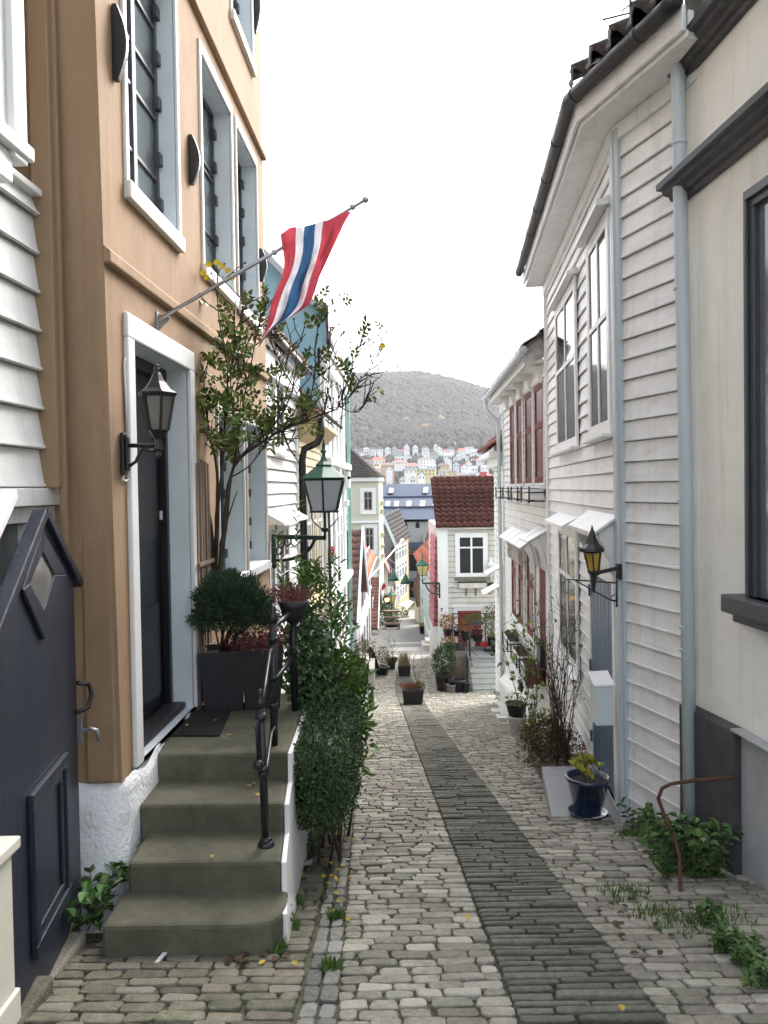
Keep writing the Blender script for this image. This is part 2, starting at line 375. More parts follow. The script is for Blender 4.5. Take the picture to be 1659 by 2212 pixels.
def clap(m,F,s0,s1,h0,h1,bh=.15,n0=0.0,p=.022,jit=.004,t=.02,gap_=.006):
    """overlapping boards; every board leans out at its lower edge"""
    h=h0
    while h<h1-.01:
        e=min(h+bh+random.uniform(-jit,jit),h1); a=random.uniform(-jit,jit)*.6
        cuts=[s0]
        if s1-s0>1.6:
            q=s0+random.uniform(.4,2.2)
            while q<s1-.4: cuts.append(q); q+=random.uniform(1.6,3.4)
        cuts.append(s1)
        for u,w in zip(cuts,cuts[1:]):
            m.c=1; m.fbox(F,u,w,h-gap_,h+.0045,n0,n0+p*.62); m.c=0; w-=.004 if w<s1 else 0; b0,b1=random.uniform(-jit,jit)*.4,random.uniform(-jit,jit)*.4; k0,k1=p+random.uniform(-.003,.005),p+random.uniform(-.003,.005)  # dark strip below the lip: painted shadow gap with joint dirt
            m.hexa([F.pt(u,h+b0,n0),F.pt(w,h+b1,n0),F.pt(w,h+b1,n0+k1),F.pt(u,h+b0,n0+k0),F.pt(u,e+.004,n0),F.pt(w,e+.004,n0),F.pt(w,e+.004,n0+.004),F.pt(u,e+.004,n0+.004)])
            m.hexa([F.pt(u,h+.005+b0,n0+k0-.004),F.pt(w,h+.005+b1,n0+k1-.004),F.pt(w,h+.005+b1,n0+k1+.007),F.pt(u,h+.005+b0,n0+k0+.007),F.pt(u,h+.02+b0,n0+k0-.004),F.pt(w,h+.02+b1,n0+k1-.004),F.pt(w,h+.02+b1,n0+k1+.005),F.pt(u,h+.02+b0,n0+k0+.005)])
        h=e
def wood_window(F,par,r,cas=.09,n=.03,cols=2,rows=(.36,),mc=None,ms=None,sill=True,hood=None,glass=None,casing_t=.03,bar=.05,name='window',sillm=None,label=None):
    mc=mc or white_clean; ms=ms or mc; a,b,c,d=r
    m=MB(); ring(m,F,(a,b,c,d),cas,n,n+casing_t); w=m.build(name,mc,par,label,bevel=.004)
    m=MB(); t=n+.004; k=bar
    m.fbox(F,a,a+k,c,d,t,t+.022); m.fbox(F,b-k,b,c,d,t,t+.022); m.fbox(F,a+k,b-k,c,c+k,t,t+.022); m.fbox(F,a+k,b-k,d-k,d,t,t+.022)
    for i in range(1,cols):
        q=a+(b-a)*i/cols; m.fbox(F,q-k*.6,q+k*.6,c+k,d-k,t,t+.020)
    for f in rows:
        q=d-(d-c)*f; m.fbox(F,a+k,b-k,q-k*.5,q+k*.5,t,t+.024)
    fr=m.build('sash',ms,w)
    m=MB(); m.fbox(F,a,b,c,d,n-.01,n+.012); m.build('pane',glass or glass_d,w)
    if sill:
        m=MB(); m.fbox(F,a-cas-.04,b+cas+.04,c-cas-.035,c-cas,n,n+.11); m.build('sill',sillm or mc,w,bevel=.004)
    if hood:
        m=MB(); p=F.pt; s0,s1=a-cas-.05,b+cas+.05; h0=d+cas+.02
        m.hexa([p(s0,h0,n),p(s1,h0,n),p(s1,h0-.02,n+hood),p(s0,h0-.02,n+hood),p(s0,h0+hood*.62,n),p(s1,h0+hood*.62,n),p(s1,h0+.02,n+hood),p(s0,h0+.02,n+hood)])
        m.build('hood',mc,w,bevel=.004)
    return w
# ================= white clapboard house, near left =================
WL=fr_along(-2.07,.036)
hW=thing('clapboard_house','white clapboard house wall at the left edge with a big window casing above','house',(-3,4,-.8))
m=MB(); clap(m,WL,2.2,4.58,1.63,3.22,.212,p=.035,jit=.003); m.build('wall',[white,grime_shade],hW)
m=MB(); m.fbox(WL,2.2,4.34,-1.0,9.0,-2.2,-.25); m.build('upper_wall',orange_d,hW)
m=MB(); m.fbox(WL,2.2,4.58,-1.0,1.34,-.35,-.12); m.build('lower_wall',white_clean,hW)
m=MB(); m.fbox(WL,2.2,4.58,3.222,3.26,-.26,.06); m.build('ledge',white_clean,hW,bevel=.006)
m=MB(); m.fbox(WL,2.2,4.61,1.53,1.625,-.2,.05); m.fbox(WL,4.44,4.60,-1.0,1.525,-.1,.0); m.fbox(WL,2.2,4.435,1.44,1.525,-.1,-.01); m.fbox(WL,4.28,4.34,-1.0,1.435,-.09,-.03)
m.build('door_frame',white,hW,bevel=.005)
m=MB(); m.fbox(WL,2.2,4.43,-.9,1.43,-.11,-.08); m.build('pane',glass_g,hW)
wq=MB(); sE,_=WL.px(60,300,.16)
wq.fbox(WL,sE-.13,sE,3.24,6.5,-.24,.16); wq.fbox(WL,sE-.20,sE-.135,3.34,6.5,-.24,.125); wq.fbox(WL,2.2,sE+.03,3.27,3.34,-.24,.18); wq.fbox(WL,2.2,sE-.10,3.12,3.265,.03,.13)
ww=wq.build('window',white_clean,hW,bevel=.006)
wq=MB(); wq.fbox(WL,2.2,sE-.205,3.36,6.5,-.1,.09); wq.build('pane',glass_g,ww)
# ================= ochre house =================
OR=fr_along(-1.734,.036)
def sCf(h):
    (sa,ha),(sb,hb)=OR.px(255,1422),OR.px(207,60); return sa+(sb-sa)*(h-ha)/(hb-ha)
sC=sCf(-.1); sEnd=OR.px(577,950)[0]; XC=OR.pt(sC,0).x
hO=thing('ochre_house','ochre plastered house with white window surrounds and black wall anchors','house',(-1.8,7,-1.3))
def hx(f,*p): return OR.px(*f(*p))
W1=(hx(zA,748,800)[0],hx(zA,1045,1000)[0],hx(zA,1040,1392)[1],5.35)
sw2=hx(zA,1195,1000)[0]; W2=(sw2,hx(zA,1368,1000)[0],hx(zA,1385,1762)[1],hx(zA,1192,330)[1])
W3=(hx(zA,1400,1100)[0],hx(zA,1520,1300)[0],W2[2],W2[3])
W4=(hx(zA,1372,100)[0],hx(zA,1494,300)[0],hx(zA,1494,392)[1],8.4)
D1=(hx(zB,790,900)[0],hx(zB,1120,900)[0],-.10,hx(zB,780,213)[1])
sg=hx(zQ,200,700)[0]; G1=(hx(zQ,478,700)[0]-(hx(zQ,637,600)[0]-hx(zQ,503,600)[0]),hx(zQ,478,700)[0],hx(zQ,478,1010)[1],2.30)
G2=(hx(zQ,503,600)[0],hx(zQ,637,600)[0],G1[2],2.30)
holes=[W1,W2,W3,W4,D1,G1,G2]
m=MB(); wall_holes(m,OR,sC,sEnd,-.12,9.5,holes)
m.face([OR.pt(sC,-.12),OR.pt(sC,9.5),OR.pt(sCf(9.5),9.5)])
P=OR.pt
XL=-3.4
m.face([(XL,sC,-.12),P(sC,-.12),P(sCf(9.5),9.5),(XL,sCf(9.5),9.5)])                      # return wall
m.face([P(sEnd,-2.6),P(sEnd,-2.6,-4),P(sEnd,9.5,-4),P(sEnd,9.5)])
m.face([P(sC,9.5),P(sEnd,9.5),P(sEnd,9.5,-4),P(sC,9.5,-4)]); m.face([P(sC+.2,-2.8,-.02),P(sEnd,-2.8,-.02),P(sEnd,-.125,-.02),P(sC+.2,-.125,-.02)])
m.face([P(sC+.3,-1,-.6),P(sEnd-.05,-1,-.6),P(sEnd-.05,9.4,-.6),P(sC+.3,9.4,-.6)])
m.build('wall',orange,hO)
# surrounds, reveals
def plaster_window(r,dep,wl,wr,wb,wt,leaf_cols,hinge=True,label=None,glass=glass_g):
    m=MB(); ring(m,OR,r,wl,-.004,.022,wb,wt); m.fbox(OR,r[0]-wl-.015,r[1]+wr+.015,r[2]-wb-.004,r[2]-.004,.0225,.05)
    w=m.build('window',white_clean,hO,label,bevel=.008)
    m=MB(); reveal(m,OR,r,-dep-.05,-.006); m.build('reveal',blue_reveal,w)
    a,b,c,d=r; n0,n1=-dep,-dep+.045
    m=MB(); k=.045
    m.fbox(OR,a,a+k,c,d,n0,n1); m.fbox(OR,b-k,b,c,d,n0,n1); m.fbox(OR,a+k,b-k,c,c+k,n0,n1); m.fbox(OR,a+k,b-k,d-k,d,n0,n1)
    q=a+(b-a)*.5; m.fbox(OR,q-.035,q+.035,c+k,d-k,n0,n1+.004)
    for f in leaf_cols: z=c+(d-c)*f; m.fbox(OR,a+k,b-k,z-.014,z+.014,n0,n1-.006)
    for f in (.12,.30,.52,.70,.88):
        z=c+(d-c)*f
        m.fbox(OR,b-.075,b-.005,z-.045,z+.045,n1-.003,n1+.03)
    m.build('frame',dkframe,w,bevel=.004)
    m=MB(); m.fbox(OR,a,b,c,d,n0+.005,n0+.02); m.build('pane',glass,w)
    return w
plaster_window(W1,.17,.055,.03,.11,.06,(.22,.46,.62,.82))
plaster_window(W2,.20,.05,.02,.10,.09,(.3,.62,.66))
plaster_window(W3,.20,.03,.03,.10,.09,(.3,.62,.66))
plaster_window(W4,.20,.05,.03,.10,.06,(.4,))
plaster_window(G1,.24,.03,.02,.09,.06,(.5,),glass=glass_d)
plaster_window(G2,.24,.02,.02,.09,.06,(.5,),glass=glass_d)
# belt courses
m=MB()
b1=hx(zA,1400,600)[1]; b2=hx(zA,850,1715)[1]
for hh,t in ((b1,.05),(b2,.045)):
    m=MB(); q=sCf(hh)-.02; m.hexa([P(q,hh-.02,.0),P(sEnd+.02,hh-.02,.0),P(sEnd+.02,hh-.015,t),P(q,hh-.015,t),P(q,hh+.09,0),P(sEnd+.02,hh+.09,0),P(sEnd+.02,hh+.05,t),P(q,hh+.05,t)]); m.build('belt_course',orange,hO,bevel=.008)
# return wall boards: corner pilaster and boxed pipe
y0=sCf(3.2)
m=MB()
def xat(f,a,b): return at(*f(a,b),sC).x
xa=xat(zB,500,1400); m.box(xa,XC-.02,sC-.05,sC-.003,-.1,at(*zB(560,905),sC).z); 
m.build('corner_pilaster',orange,hO,bevel=.012)
m=MB(); zb=at(*zB(400,1090),sC).z
m.box(xat(zB,322,500),xat(zB,440,700),y0-.14,y0-.055,zb,9.3); m.box(xat(zB,420,700),xat(zB,462,700),y0-.09,y0-.05,zb-.6,9.3)
m.build('boxed_pipe',orange_d,hO,bevel=.008)
# wall anchors (dark convex plates)
def anchor(cs,h0,h1):
    m=MB(); n=10; t0=.03
    prof=[]
    for i in range(n+1):
        f=i/n; prof.append((h0+(h1-h0)*f,.035+.055*math.sin(math.pi*f)))
    o=[P(cs,h,.004) for h,_ in prof]+[P(cs,h,q) for h,q in reversed(prof)]
    m.prism(o,OR.S*.045); return m.build('wall_anchor',black,hO,bevel=.004)
for f,x,ya,yb in ((zA,665,35,470),(zA,1120,805,1092),(zA,1540,1480,1670),(zA,1502,-120,190)):
    s,h0=hx(f,x,yb); _,h1=hx(f,x,ya); anchor(s,h0,h1)
# doorway
m=MB(); ring(m,OR,D1,.12,-.004,.03,.0,.15); dr=m.build('door_surround',white_clean,hO,bevel=.01)
m=MB(); reveal(m,OR,D1,-.27,-.006); m.build('reveal',blue_reveal,dr)
dk=pm('near_black_door_paint',(.010,.010,.012),.35,.2,6)
m=MB(); a,b,c,d=D1
m.fbox(OR,a,b,c,d-.0,-.26,-.22); m.fbox(OR,b-.06,b,c,d-.08,-.219,-.16); m.fbox(OR,a,b,d-.08,d,-.219,-.16)
for q in (.15,.55): m.fbox(OR,a+.1,b-.14,c+.15+(d-c)*.45*(q>.3),c+.85+(d-c)*.45*(q>.3),-.219,-.205)
m.build('door',dk,dr,bevel=.004)
m=MB(); m.fbox(OR,a-.0,b+.0,-.098,-.05,-.215,-.06); m.build('threshold',pm('worn_black_threshold',(.03,.03,.032),.5,.3,8,.2),dr,bevel=.012)
m=MB(); m.fbox(OR,a-.11,b+.11,-.34,-.1005,-.27,.012); m.build('door_step',white_clean,dr,bevel=.01)
# bell on the reveal of the door
bell=MB(); s,h=OR.px(*zB(958,1250),-.21); bell.fbox(OR,s-.022,s+.022,h-.035,h+.035,-.2185,-.195); bo=bell.build('doorbell',white_clean,dr,bevel=.004)
bell=MB(); bell.fbox(OR,s-.01,s+.01,h-.02,h-.0,-.1945,-.19); bell.build('button',steel,bo)
# roughcast plinth
m=MB(); m.smooth=True
path=[Vector((XL,sC-.05,0)),Vector((XC-.32,sC-.05,0)),Vector((XC-.12,sC-.06,0)),Vector((XC-.03,sC-.04,0)),Vector((XC+.03,sC+.03,0)),P(sC+.15,0,.045),P(sC+.4,0,.05),P(6.4,0,.03)]
fine=[]
for a,b in zip(path,path[1:]):
    k=max(2,int((b-a).length/.035))
    for i in range(k): fine.append(a.lerp(b,i/k))
rows=[]
for j in range(34):
    f=j/33; z=-1.35+f*(1.24); rw=[]
    for i,q in enumerate(fine):
        top=.06*noise.noise(Vector((q.x*4,q.y*4,3)))
        p=Vector((q.x,q.y,z+f*top)); o=Vector((.5,-1,0)).normalized()
        bt=max(0,min(1,(XC+.25-q.x)/.3))*max(0,min(1,(sC+.35-q.y)/.3)); p.y-=.34*bt*(1-f)**1.3; d=.026*noise.noise(p*5)+.006*noise.noise(p*17)+.03*(1-f)
        if f>.97: d-=.05
        rw.append(p+o*d)
    rows.append(rw)
m.loft(rows,cap=False,closed=False); m.build('plinth',rough_white,hO)
# ================= blue gate =================
GA=Frame((-1.172,0,0),(-.13,1,0),(1,.13,0))
gt=thing('gate','navy board gate with a house shaped top and a diamond window','gate',(-1.85,4.4,-.9))
gp=lambda x,y,n=0.0: GA.pt(*GA.px(x,y),n)
def gq(L,n0,n1,m):
    pts=[GA.px(*p) for p in L]; m.loft([[GA.pt(s,h,n0) for s,h in pts],[GA.pt(s,h,n1) for s,h in pts]])
sR=GA.px(168,1600)[0]
hb=-.90
pA=GA.px(92,1118); pR=GA.px(176,1290); slope=(pA[1]-pR[1])/(pR[0]-pA[0])
sl=3.0
m=MB()
o=[(sl,hb+.1),(sR,hb),(sR,pA[1]-slope*(sR-pA[0])),pA,(sl,pA[1]-slope*1.0*(pA[0]-sl))]
m.loft([[GA.pt(s,h,-.03) for s,h in o],[GA.pt(s,h,.0) for s,h in o]]); m.build('leaf',navy,gt,bevel=.004)
def rail(m,a,b,w,n0,n1):
    a=Vector(a); b=Vector(b); d=(b-a).normalized(); q=Vector((-d.y,d.x))*w
    m.loft([[GA.pt(p.x,p.y,n0) for p in (a,b,b+q,a+q)],[GA.pt(p.x,p.y,n1) for p in (a,b,b+q,a+q)]])
m=MB(); e=.07
rail(m,(pA[0]-.01,pA[1]+.0),(sR+.06,pA[1]-slope*(sR+.06-pA[0])),.05,-.04,.03)
rail(m,(sl,pA[1]-slope*(pA[0]-sl)),(pA[0],pA[1]),.05,-.04,.028)
m.build('coping',navy,gt,bevel=.006)
m=MB(); rail(m,(sl,pA[1]+.10-slope*(pA[0]-.12-sl)),(pA[0]-.12,pA[1]+.10),.05,-.14,-.07); m.build('white_rail',white_clean,gt,bevel=.005)
dia=[zB(225,1345),zB(375,1600),zB(240,1990),zB(108,1690)]; din=[zB(228,1470),zB(300,1605),zB(236,1815),zB(152,1655)]
m=MB()
for i in range(4):
    j=(i+1)%4; L=[GA.px(*dia[i]),GA.px(*dia[j]),GA.px(*din[j]),GA.px(*din[i])]
    m.loft([[GA.pt(s,h,.001) for s,h in L],[GA.pt(s,h,.022) for s,h in L]])
wd=m.build('diamond_window',navy,gt,bevel=.006)
m=MB(); L=[GA.px(*q) for q in din]; m.loft([[GA.pt(s,h,.002) for s,h in L],[GA.pt(s,h,.012) for s,h in L]]); m.build('pane',pm('dusty_glass',(.17,.165,.155),.12,.25,4),wd)
m=MB(); a,b,c,d=GA.rect(zC(112,520),zC(285,1060)); 
s0,s1=GA.px(*zC(120,700))[0],GA.px(*zC(283,700))[0]; h1=GA.px(*zC(283,390))[1]; h0=GA.px(*zC(285,1030))[1]
ring(m,GA,(s0+.06,s1-.06,h0+.06,h1-.06),.06,.001,.03); ring(m,GA,(s0+.11,s1-.11,h0+.11,h1-.11),.03,.001,.018); m.build('panel_moulding',navy,gt,bevel=.006)
m=MB(); m.tube([gp(163,1475,.01),gp(168,1480,.06),gp(170,1500,.07),gp(166,1530,.06),gp(160,1540,.01)],.012,8); m.build('pull_handle',black,gt)
m=MB(); a=gp(168,1578,.0); m.tube([a,gp(168,1578,.06),a+Vector((.07,-.0,.012)),a+Vector((.10,.02,-.005)),a+Vector((.11,.03,-.07))],.012,8); m.box(a.x-.02,a.x+.025,a.y-.012,a.y+.012,a.z-.07,a.z+.07); m.build('lever',steel,gt)
m=MB(); xr=at(20,1990,3.05).x-.03
zt=at(20,1862,3.05).z
m.box(-2.4,xr,2.75,3.05+.1,-.75,zt); m.box(-2.4,xr+.025,2.72,3.18,zt+.001,zt+.05); m.box(-2.4,xr+.015,2.735,3.165,-.55,-.42)
tag(m.build('gate_post',pm('cream_wood_paint',(.66,.64,.55),.5,.06,3,.1,50,stain=(.4,.38,.3),stain_amt=.3),origin=(-1.5,3,-.75),bevel=.008),'cream wooden gate post with a flat cap at the bottom left corner','post')
# kerb stones under the gate
m=MB()
for i,(y0_,l) in enumerate(((3.1,.5),(3.62,.55),(4.19,.6))): m.box(-1.72-.13*(y0_-3.4),-1.60-.13*(y0_-3.4),y0_,y0_+l,ground(y0_)-.2,ground(y0_+l)+.10)
kind(m.build('threshold_stone',sett_old,bevel=.02),'structure')
# ================= concrete steps =================
dtex=bpy.data.textures.new('chip_noise','CLOUDS'); dtex.noise_scale=.12; dtex.noise_depth=3
def rough_edge(o,st_=.014):
    b=o.modifiers.new('cut','SUBSURF'); b.subdivision_type='SIMPLE'; b.levels=4; b.render_levels=4
    d=o.modifiers.new('wear','DISPLACE'); d.texture=dtex; d.strength=st_; d.mid_level=.5; d.texture_coords='LOCAL'; return o

st=thing('stone_steps','mossy concrete front steps with four treads up to the dark doorway','steps',(-1.1,4.5,-.85))
yy=[4.0,4.33,4.72,5.11]; zz=[-.64,-.47,-.30,-.12]; xr_=[-.555,-.60,-.63,-.655]; xl_=[-1.49,-1.46,-1.51,-1.60]
for i in range(4):
    m=MB(); y1=yy[i+1]+.03 if i<3 else 6.12; zb_=ground(yy[i])-.25
    x1=xr_[i]; xb=xr_[min(i+1,3)]
    if i==0:
        m.prism([(xl_[0],yy[0],zb_),(x1-.16,yy[0],zb_),(x1-.06,yy[0]+.03,zb_),(x1-.012,yy[0]+.10,zb_),(x1,yy[0]+.2,zb_),(x1-.01,y1,zb_),(xl_[0],y1,zb_)],(0,0,zz[0]-zb_))
    else: m.prism([(xl_[i],yy[i],zb_),(x1,yy[i],zb_),(xb,y1,zb_),(xl_[i],y1,zb_)],(0,0,zz[i]-zb_))
    rough_edge(m.build('step' if i<3 else 'landing',concrete,st,bevel=.022))
m=MB()
pr=[(yy[0]+.12,-1.2),(yy[0]+.12,zz[0]-.015),(yy[1]-.0,zz[0]-.015),(yy[1]+.01,zz[1]-.012),(yy[2],zz[1]-.012),(yy[2]+.01,zz[2]-.012),(yy[3],zz[2]-.012),(yy[3]+.01,zz[3]-.01),(6.15,zz[3]-.01),(6.15,-1.6)]
def xs_(y):
    for (a,xa),(b,xb) in zip(zip(yy,xr_),list(zip(yy,xr_))[1:]):
        if y<=b: return xa+(xb-xa)*(y-a)/(b-a)
    return xr_[-1]
m.loft([[(xs_(y)+.001,y,z) for y,z in pr],[(xs_(y)+.03,y,z) for y,z in pr]]); m.build('white_side',white_clean,st,bevel=.004)
m=MB(); m.prism([atz(345,1592,-.12),atz(475,1592,-.12),atz(500,1536,-.12),atz(388,1536,-.12)],(0,0,.014)); 
tag(m.build('doormat',pm('dark_rubber_mat',(.016,.016,.015),.95,.3,30,.8,200),bevel=.004),'dark rubber doormat lying on the landing before the black door','doormat')
# railing
rl=thing('handrail','black iron stair railing with bent rails and a ball at the lower end','railing',(-.75,4.6,-.5))
pL=Vector((at(575,1828,4.52).x,4.52,-.47)); pLt=Vector((at(563,1560,4.52).x,4.52,0)); pLt.z=at(563,1530,4.52).z
d2=5.25; pU=Vector((at(592,1600,d2).x,d2,-.12)); zU=at(590,1345,d2).z; xU=at(590,1345,d2).x
m=MB(); m.tube([pL,pL.lerp(pLt,.5),pLt],.024,10)
for f,r in ((0.0,.05),(.03,.036),(.52,.034),(.55,.034),(.93,.036)): q=pL.lerp(pLt,f); m.lathe(q-Vector((0,0,.015)),[(r*.7,0),(r,.012),(r,.03),(r*.7,.045)],10)
m.lathe(pLt,[(.02,0),(.032,.02),(.028,.05),(.014,.07),(.02,.085),(.012,.105),(.001,.115)],10); m.build('post',black,rl)
m=MB(); tU=Vector((xU,d2,zU)); m.tube([pU,tU],.027,10)
for f in (.32,.55,.86): q=pU.lerp(tU,f); m.lathe(q-Vector((0,0,.02)),[(.028,0),(.034,.012),(.034,.03),(.028,.042)],10)
m.lathe(tU,[(.026,0),(.036,.015),(.034,.05),(.02,.07),(.026,.09),(.016,.11),(.001,.125)],10); m.build('post',black,rl)
y9=6.08
for name,ya,yb,lo in (('top_rail',1357,1317,(1386,1690)),('middle_rail',1471,1423,(1560,1800))):
    z1=at(600,ya,d2).z; m=MB(); x9=-.715
    m.tube([(xU,d2,z1),(x9,y9,z1)],.017,8); 
    zt=at(585,lo[0],d2).z-.02
    q1=Vector((xU-.0,d2-.03,zt)); q2=Vector((xU-.012,d2-.09,zt-.03)); q3=pL.lerp(pLt,.95 if name=='top_rail' else .42)
    m.tube([q1,q2,q2.lerp(q3,.5),q3],.013,8)
    m.build(name,black,rl)
m=MB(); bx=at(558,1653,4.45); m.ball(bx,.032,12,8); m.tube([pLt-Vector((0,0,.02)),pLt+Vector((-.015,-.05,-.10)),bx],.010,8); m.build('ball_end',black,rl)
m=MB(); m.tube([(-.715,y9,-.12),(-.715,y9,at(628,1300,y9).z)],.026,10); m.lathe((-.715,y9,at(628,1300,y9).z),[(.026,0),(.036,.02),(.034,.05),(.02,.07),(.026,.09),(.001,.13)],10); m.build('post',black,rl)
# ================= right side =================
RN=fr_along(4.17,-.29,False,.012); RF=fr_along(1.476,.093,False,.010); RR=fr_along(2.164,.0376,False); RC=fr_along(2.80,-.07,False,.006)
# ---- cream plaster house ----
hC=thing('plaster_house','cream plastered house with charcoal cornices and plinth','house',(3.5,4.5,-1))
sc1=RC.px(1486,1000)[0]; 
plx,plh=RC.px(1490,1515); plx2,plh2=RC.px(1608,1572)
m=MB(); m.fbox(RC,1.5,sc1,-1.6,9.5,-4,0); m.build('wall',cream,hC)
m=MB()
m.loft([[RC.pt(s,h,.002) for s,h in ((plx2,-1.6),(sc1+.03,-1.6),(sc1+.03,plh),(plx2,plh2))],[RC.pt(s,h,.075) for s,h in ((plx2,-1.6),(sc1+.03,-1.6),(sc1+.03,plh-.03),(plx2,plh2-.03))]])
m.build('plinth',plinth_m,hC,bevel=.012)
m=MB(); m.fbox(RC,1.5,plx2-.004,-1.6,plh2-.02,.001,.03); m.fbox(RC,1.5,plx2+.01,plh2-.02,plh2+.0,.001,.10); m.build('cellar_recess',greycem,hC,bevel=.01)
def cornice(F,s0,s1,h,sc_,name='cornice',mat=darktrim,par=None):
    m=MB(); pr=[(0,0),(.035,0),(.045,.03),(.075,.035),(.085,.06),(.13,.075),(.14,.10),(.18,.105),(.185,.145),(0,.165)]
    pr=[(n*sc_,z*sc_) for n,z in pr]
    m.loft([[F.pt(s0,h+z,n+.002) for n,z in pr],[F.pt(s1,h+z,n+.002) for n,z in pr]]); return m.build(name,mat,par)
hl=RC.px(*zE(1215,1150))[1]; hu=RC.px(*zE(1215,440))[1]
cornice(RC,1.5,sc1+.09,hl,1.08,par=hC); cornice(RC,1.5,sc1+.06,hu,1.08,par=hC)
sw,_=RC.px(*zG(1570,800)); _,ht=RC.px(*zE(1575,1110)); _,hb_=RC.px(*zG(1575,1540))
m=MB(); r=(sw-1.2,sw-.13,hb_+.0,ht-.13); ring(m,RC,r,.13,.002,.06,.0); ring(m,RC,(r[0]-.05,r[1]+.05,r[2],r[3]+.05),.035,.061,.085,.0); w=m.build('window',pm('slate_grey_trim',(.060,.062,.072),.45,.1,4,.1,40),hC,bevel=.008)
m=MB(); m.fbox(RC,r[0]-.15,r[1]+.24,r[2]-.12,r[2]-.002,.002,.17); m.fbox(RC,r[0]-.1,r[1]+.18,r[2]-.18,r[2]-.121,.002,.12); m.build('sill',MT['slate_grey_trim'],w,bevel=.01)
m=MB(); m.fbox(RC,*r,.003,.02); m.build('pane',glass_g,w)
# ---- white house with the angled corner ----
hN=thing('corner_house','tall white clapboard house with black glazed roof tiles and a grey blue corner post','house',(3.5,8,-1.5))
KN=math.sqrt(1+.29**2); sN=7.03*KN; sP=7.06
bas=RN.px(1345,1790)[1]
m=MB(); clap(m,RN,6.38,sN,-1.9,4.72,.176,p=.023,jit=.004); clap(m,RF,sP+.05,12.35,-1.9,4.72,.165,p=.024,jit=.006); m.build('wall',[pm('grey_white_boards',(.85,.855,.86),.5,.05,1.5,.12,60,stain=(.46,.44,.40),stain_amt=.38,sscale=2.2,stretch=(1,1,3),streak=(.45,.43,.39),streak_amt=.45),grime_shade],hN)
m=MB(); 
a=RN.pt(6.2,-2,-.01); b=RN.pt(sN,-2,-.01); c=RF.pt(12.38,-2,-.01)
m.prism([a,b,c,c+Vector((4,0,0)),a+Vector((4,0,0))],(0,0,6.75)); m.build('core',white,hN)
cp=MB(); q=RF.pt(sP+.02,0); 
cp.fbox(RN,sN-.10,sN+.02,-1.9,4.70,.0,.05); cp.fbox(RF,sP-.075,sP+.06,-1.9,4.70,.0,.05); cp.build('corner_post',pipe_m,hN,bevel=.008)
cp=MB(); cp.fbox(RF,12.30,12.42,-2.6,4.7,0,.06); cp.build('corner_post',white_clean,hN,bevel=.006)
# eaves: plan polyline of wall top, offset outwards
def off2(F,s,n,z): p=F.pt(s,0,n); return Vector((p.x,p.y,z))
def miter(n):
    # intersection of RN and RF lines offset by n
    a=RN.pt(0,0,n); d=RN.S; b=RF.pt(0,0,n); e=RF.S
    det=d.x*(-e.y)+e.x*d.y; t=((b.x-a.x)*(-e.y)+e.x*(b.y-a.y))/det
    return a.x+d.x*t,a.y+d.y*t
def ev(n,z,sa=5.95,sb=12.55):
    x,y=miter(n); return [off2(RN,sa,n,z),Vector((x,y,z)),off2(RF,sb,n,z)]
def band(m,n0,n1,z0,z1,**k):
    A=ev(n0,z0,**k);B=ev(n1,z0,**k);C=ev(n1,z1,**k);D=ev(n0,z1,**k)
    m.loft([[A[i],B[i],C[i],D[i]] for i in range(3)])
m=MB(); band(m,-.02,.36,4.74,4.79); band(m,.30,.345,4.795,4.93); band(m,.0,.10,4.60,4.735); band(m,.0,.05,4.50,4.595); band(m,.365,.40,4.78,4.96); m.build('eaves',white,hN,bevel=.006)
gz=4.97
g=ev(.46,gz)
m=MB(); fine=[]
gp_=[]
for a,b in zip(g,g[1:]):
    k=int((b-a).length/.1)
    gp_+= [a.lerp(b,i/k) for i in range(k)]
gp_.append(g[-1])
m.tube(gp_,.062,10)
for i in range(4,len(gp_),9):
    d=(gp_[min(i+1,len(gp_)-1)]-gp_[i-1]).normalized(); m.tube([gp_[i]-d*.012,gp_[i]+d*.012],.068,10)
m.build('gutter',black,hN)
# roof: pantiles rows following eaves
def pantile_roof(name,mat,par,eA,eB,up,pitch_len,tw=.22,tl=.34,amp=.035,thick=.02,hang=.0):
    """eA->eB eaves line, up = unit vector up the slope; wavy tiles, one mesh"""
    eA=Vector(eA); eB=Vector(eB); up=Vector(up).normalized(); d=(eB-eA); L=d.length; d.normalize(); nrm=d.cross(up).normalized()
    if nrm.z<0: nrm=-nrm
    m=MB(); m.smooth=True; nt_=max(1,round(L/tw)); tw=L/nt_; nr=max(1,round(pitch_len/tl)); tl=pitch_len/nr
    prof=[(0,0),(.12,.7),(.28,1.0),(.45,.65),(.6,.1),(.8,-.05)]
    for j in range(nr):
        pts0=[];pts1=[]
        for i in range(nt_):
            jz=random.uniform(-.004,.004)
            for fx,fz in prof:
                b=eA+d*((i+fx)*tw)
                pts0.append(b+up*(j*tl-hang+random.uniform(-.004,.004))+nrm*(fz*amp+thick+.018+jz)); pts1.append(b+up*((j+1)*tl)+nrm*(fz*amp+.002))
        low=[p-nrm*(thick+.012) for p in pts0]
        m.loft([low,pts0,pts1],cap=False,closed=False)
    base=[eA-up*0+nrm*-.03,eB-up*0+nrm*-.03,eB+up*pitch_len-nrm*.03,eA+up*pitch_len-nrm*.03]
    m.smooth=False; m.face(base)
    return m.build(name,mat,par)
e=ev(.40,5.02)
upN=Vector((.29*1.2,0,0)); 
nN=-RN.N; nF=-RF.N
pantile_roof('roof',pantile_b,hN,e[1],e[2]+(e[2]-e[1]).normalized()*.05,nF*.82+Vector((0,0,.6)),4.0,.26,.36,.05,.025)
e=ev(.47,5.04)
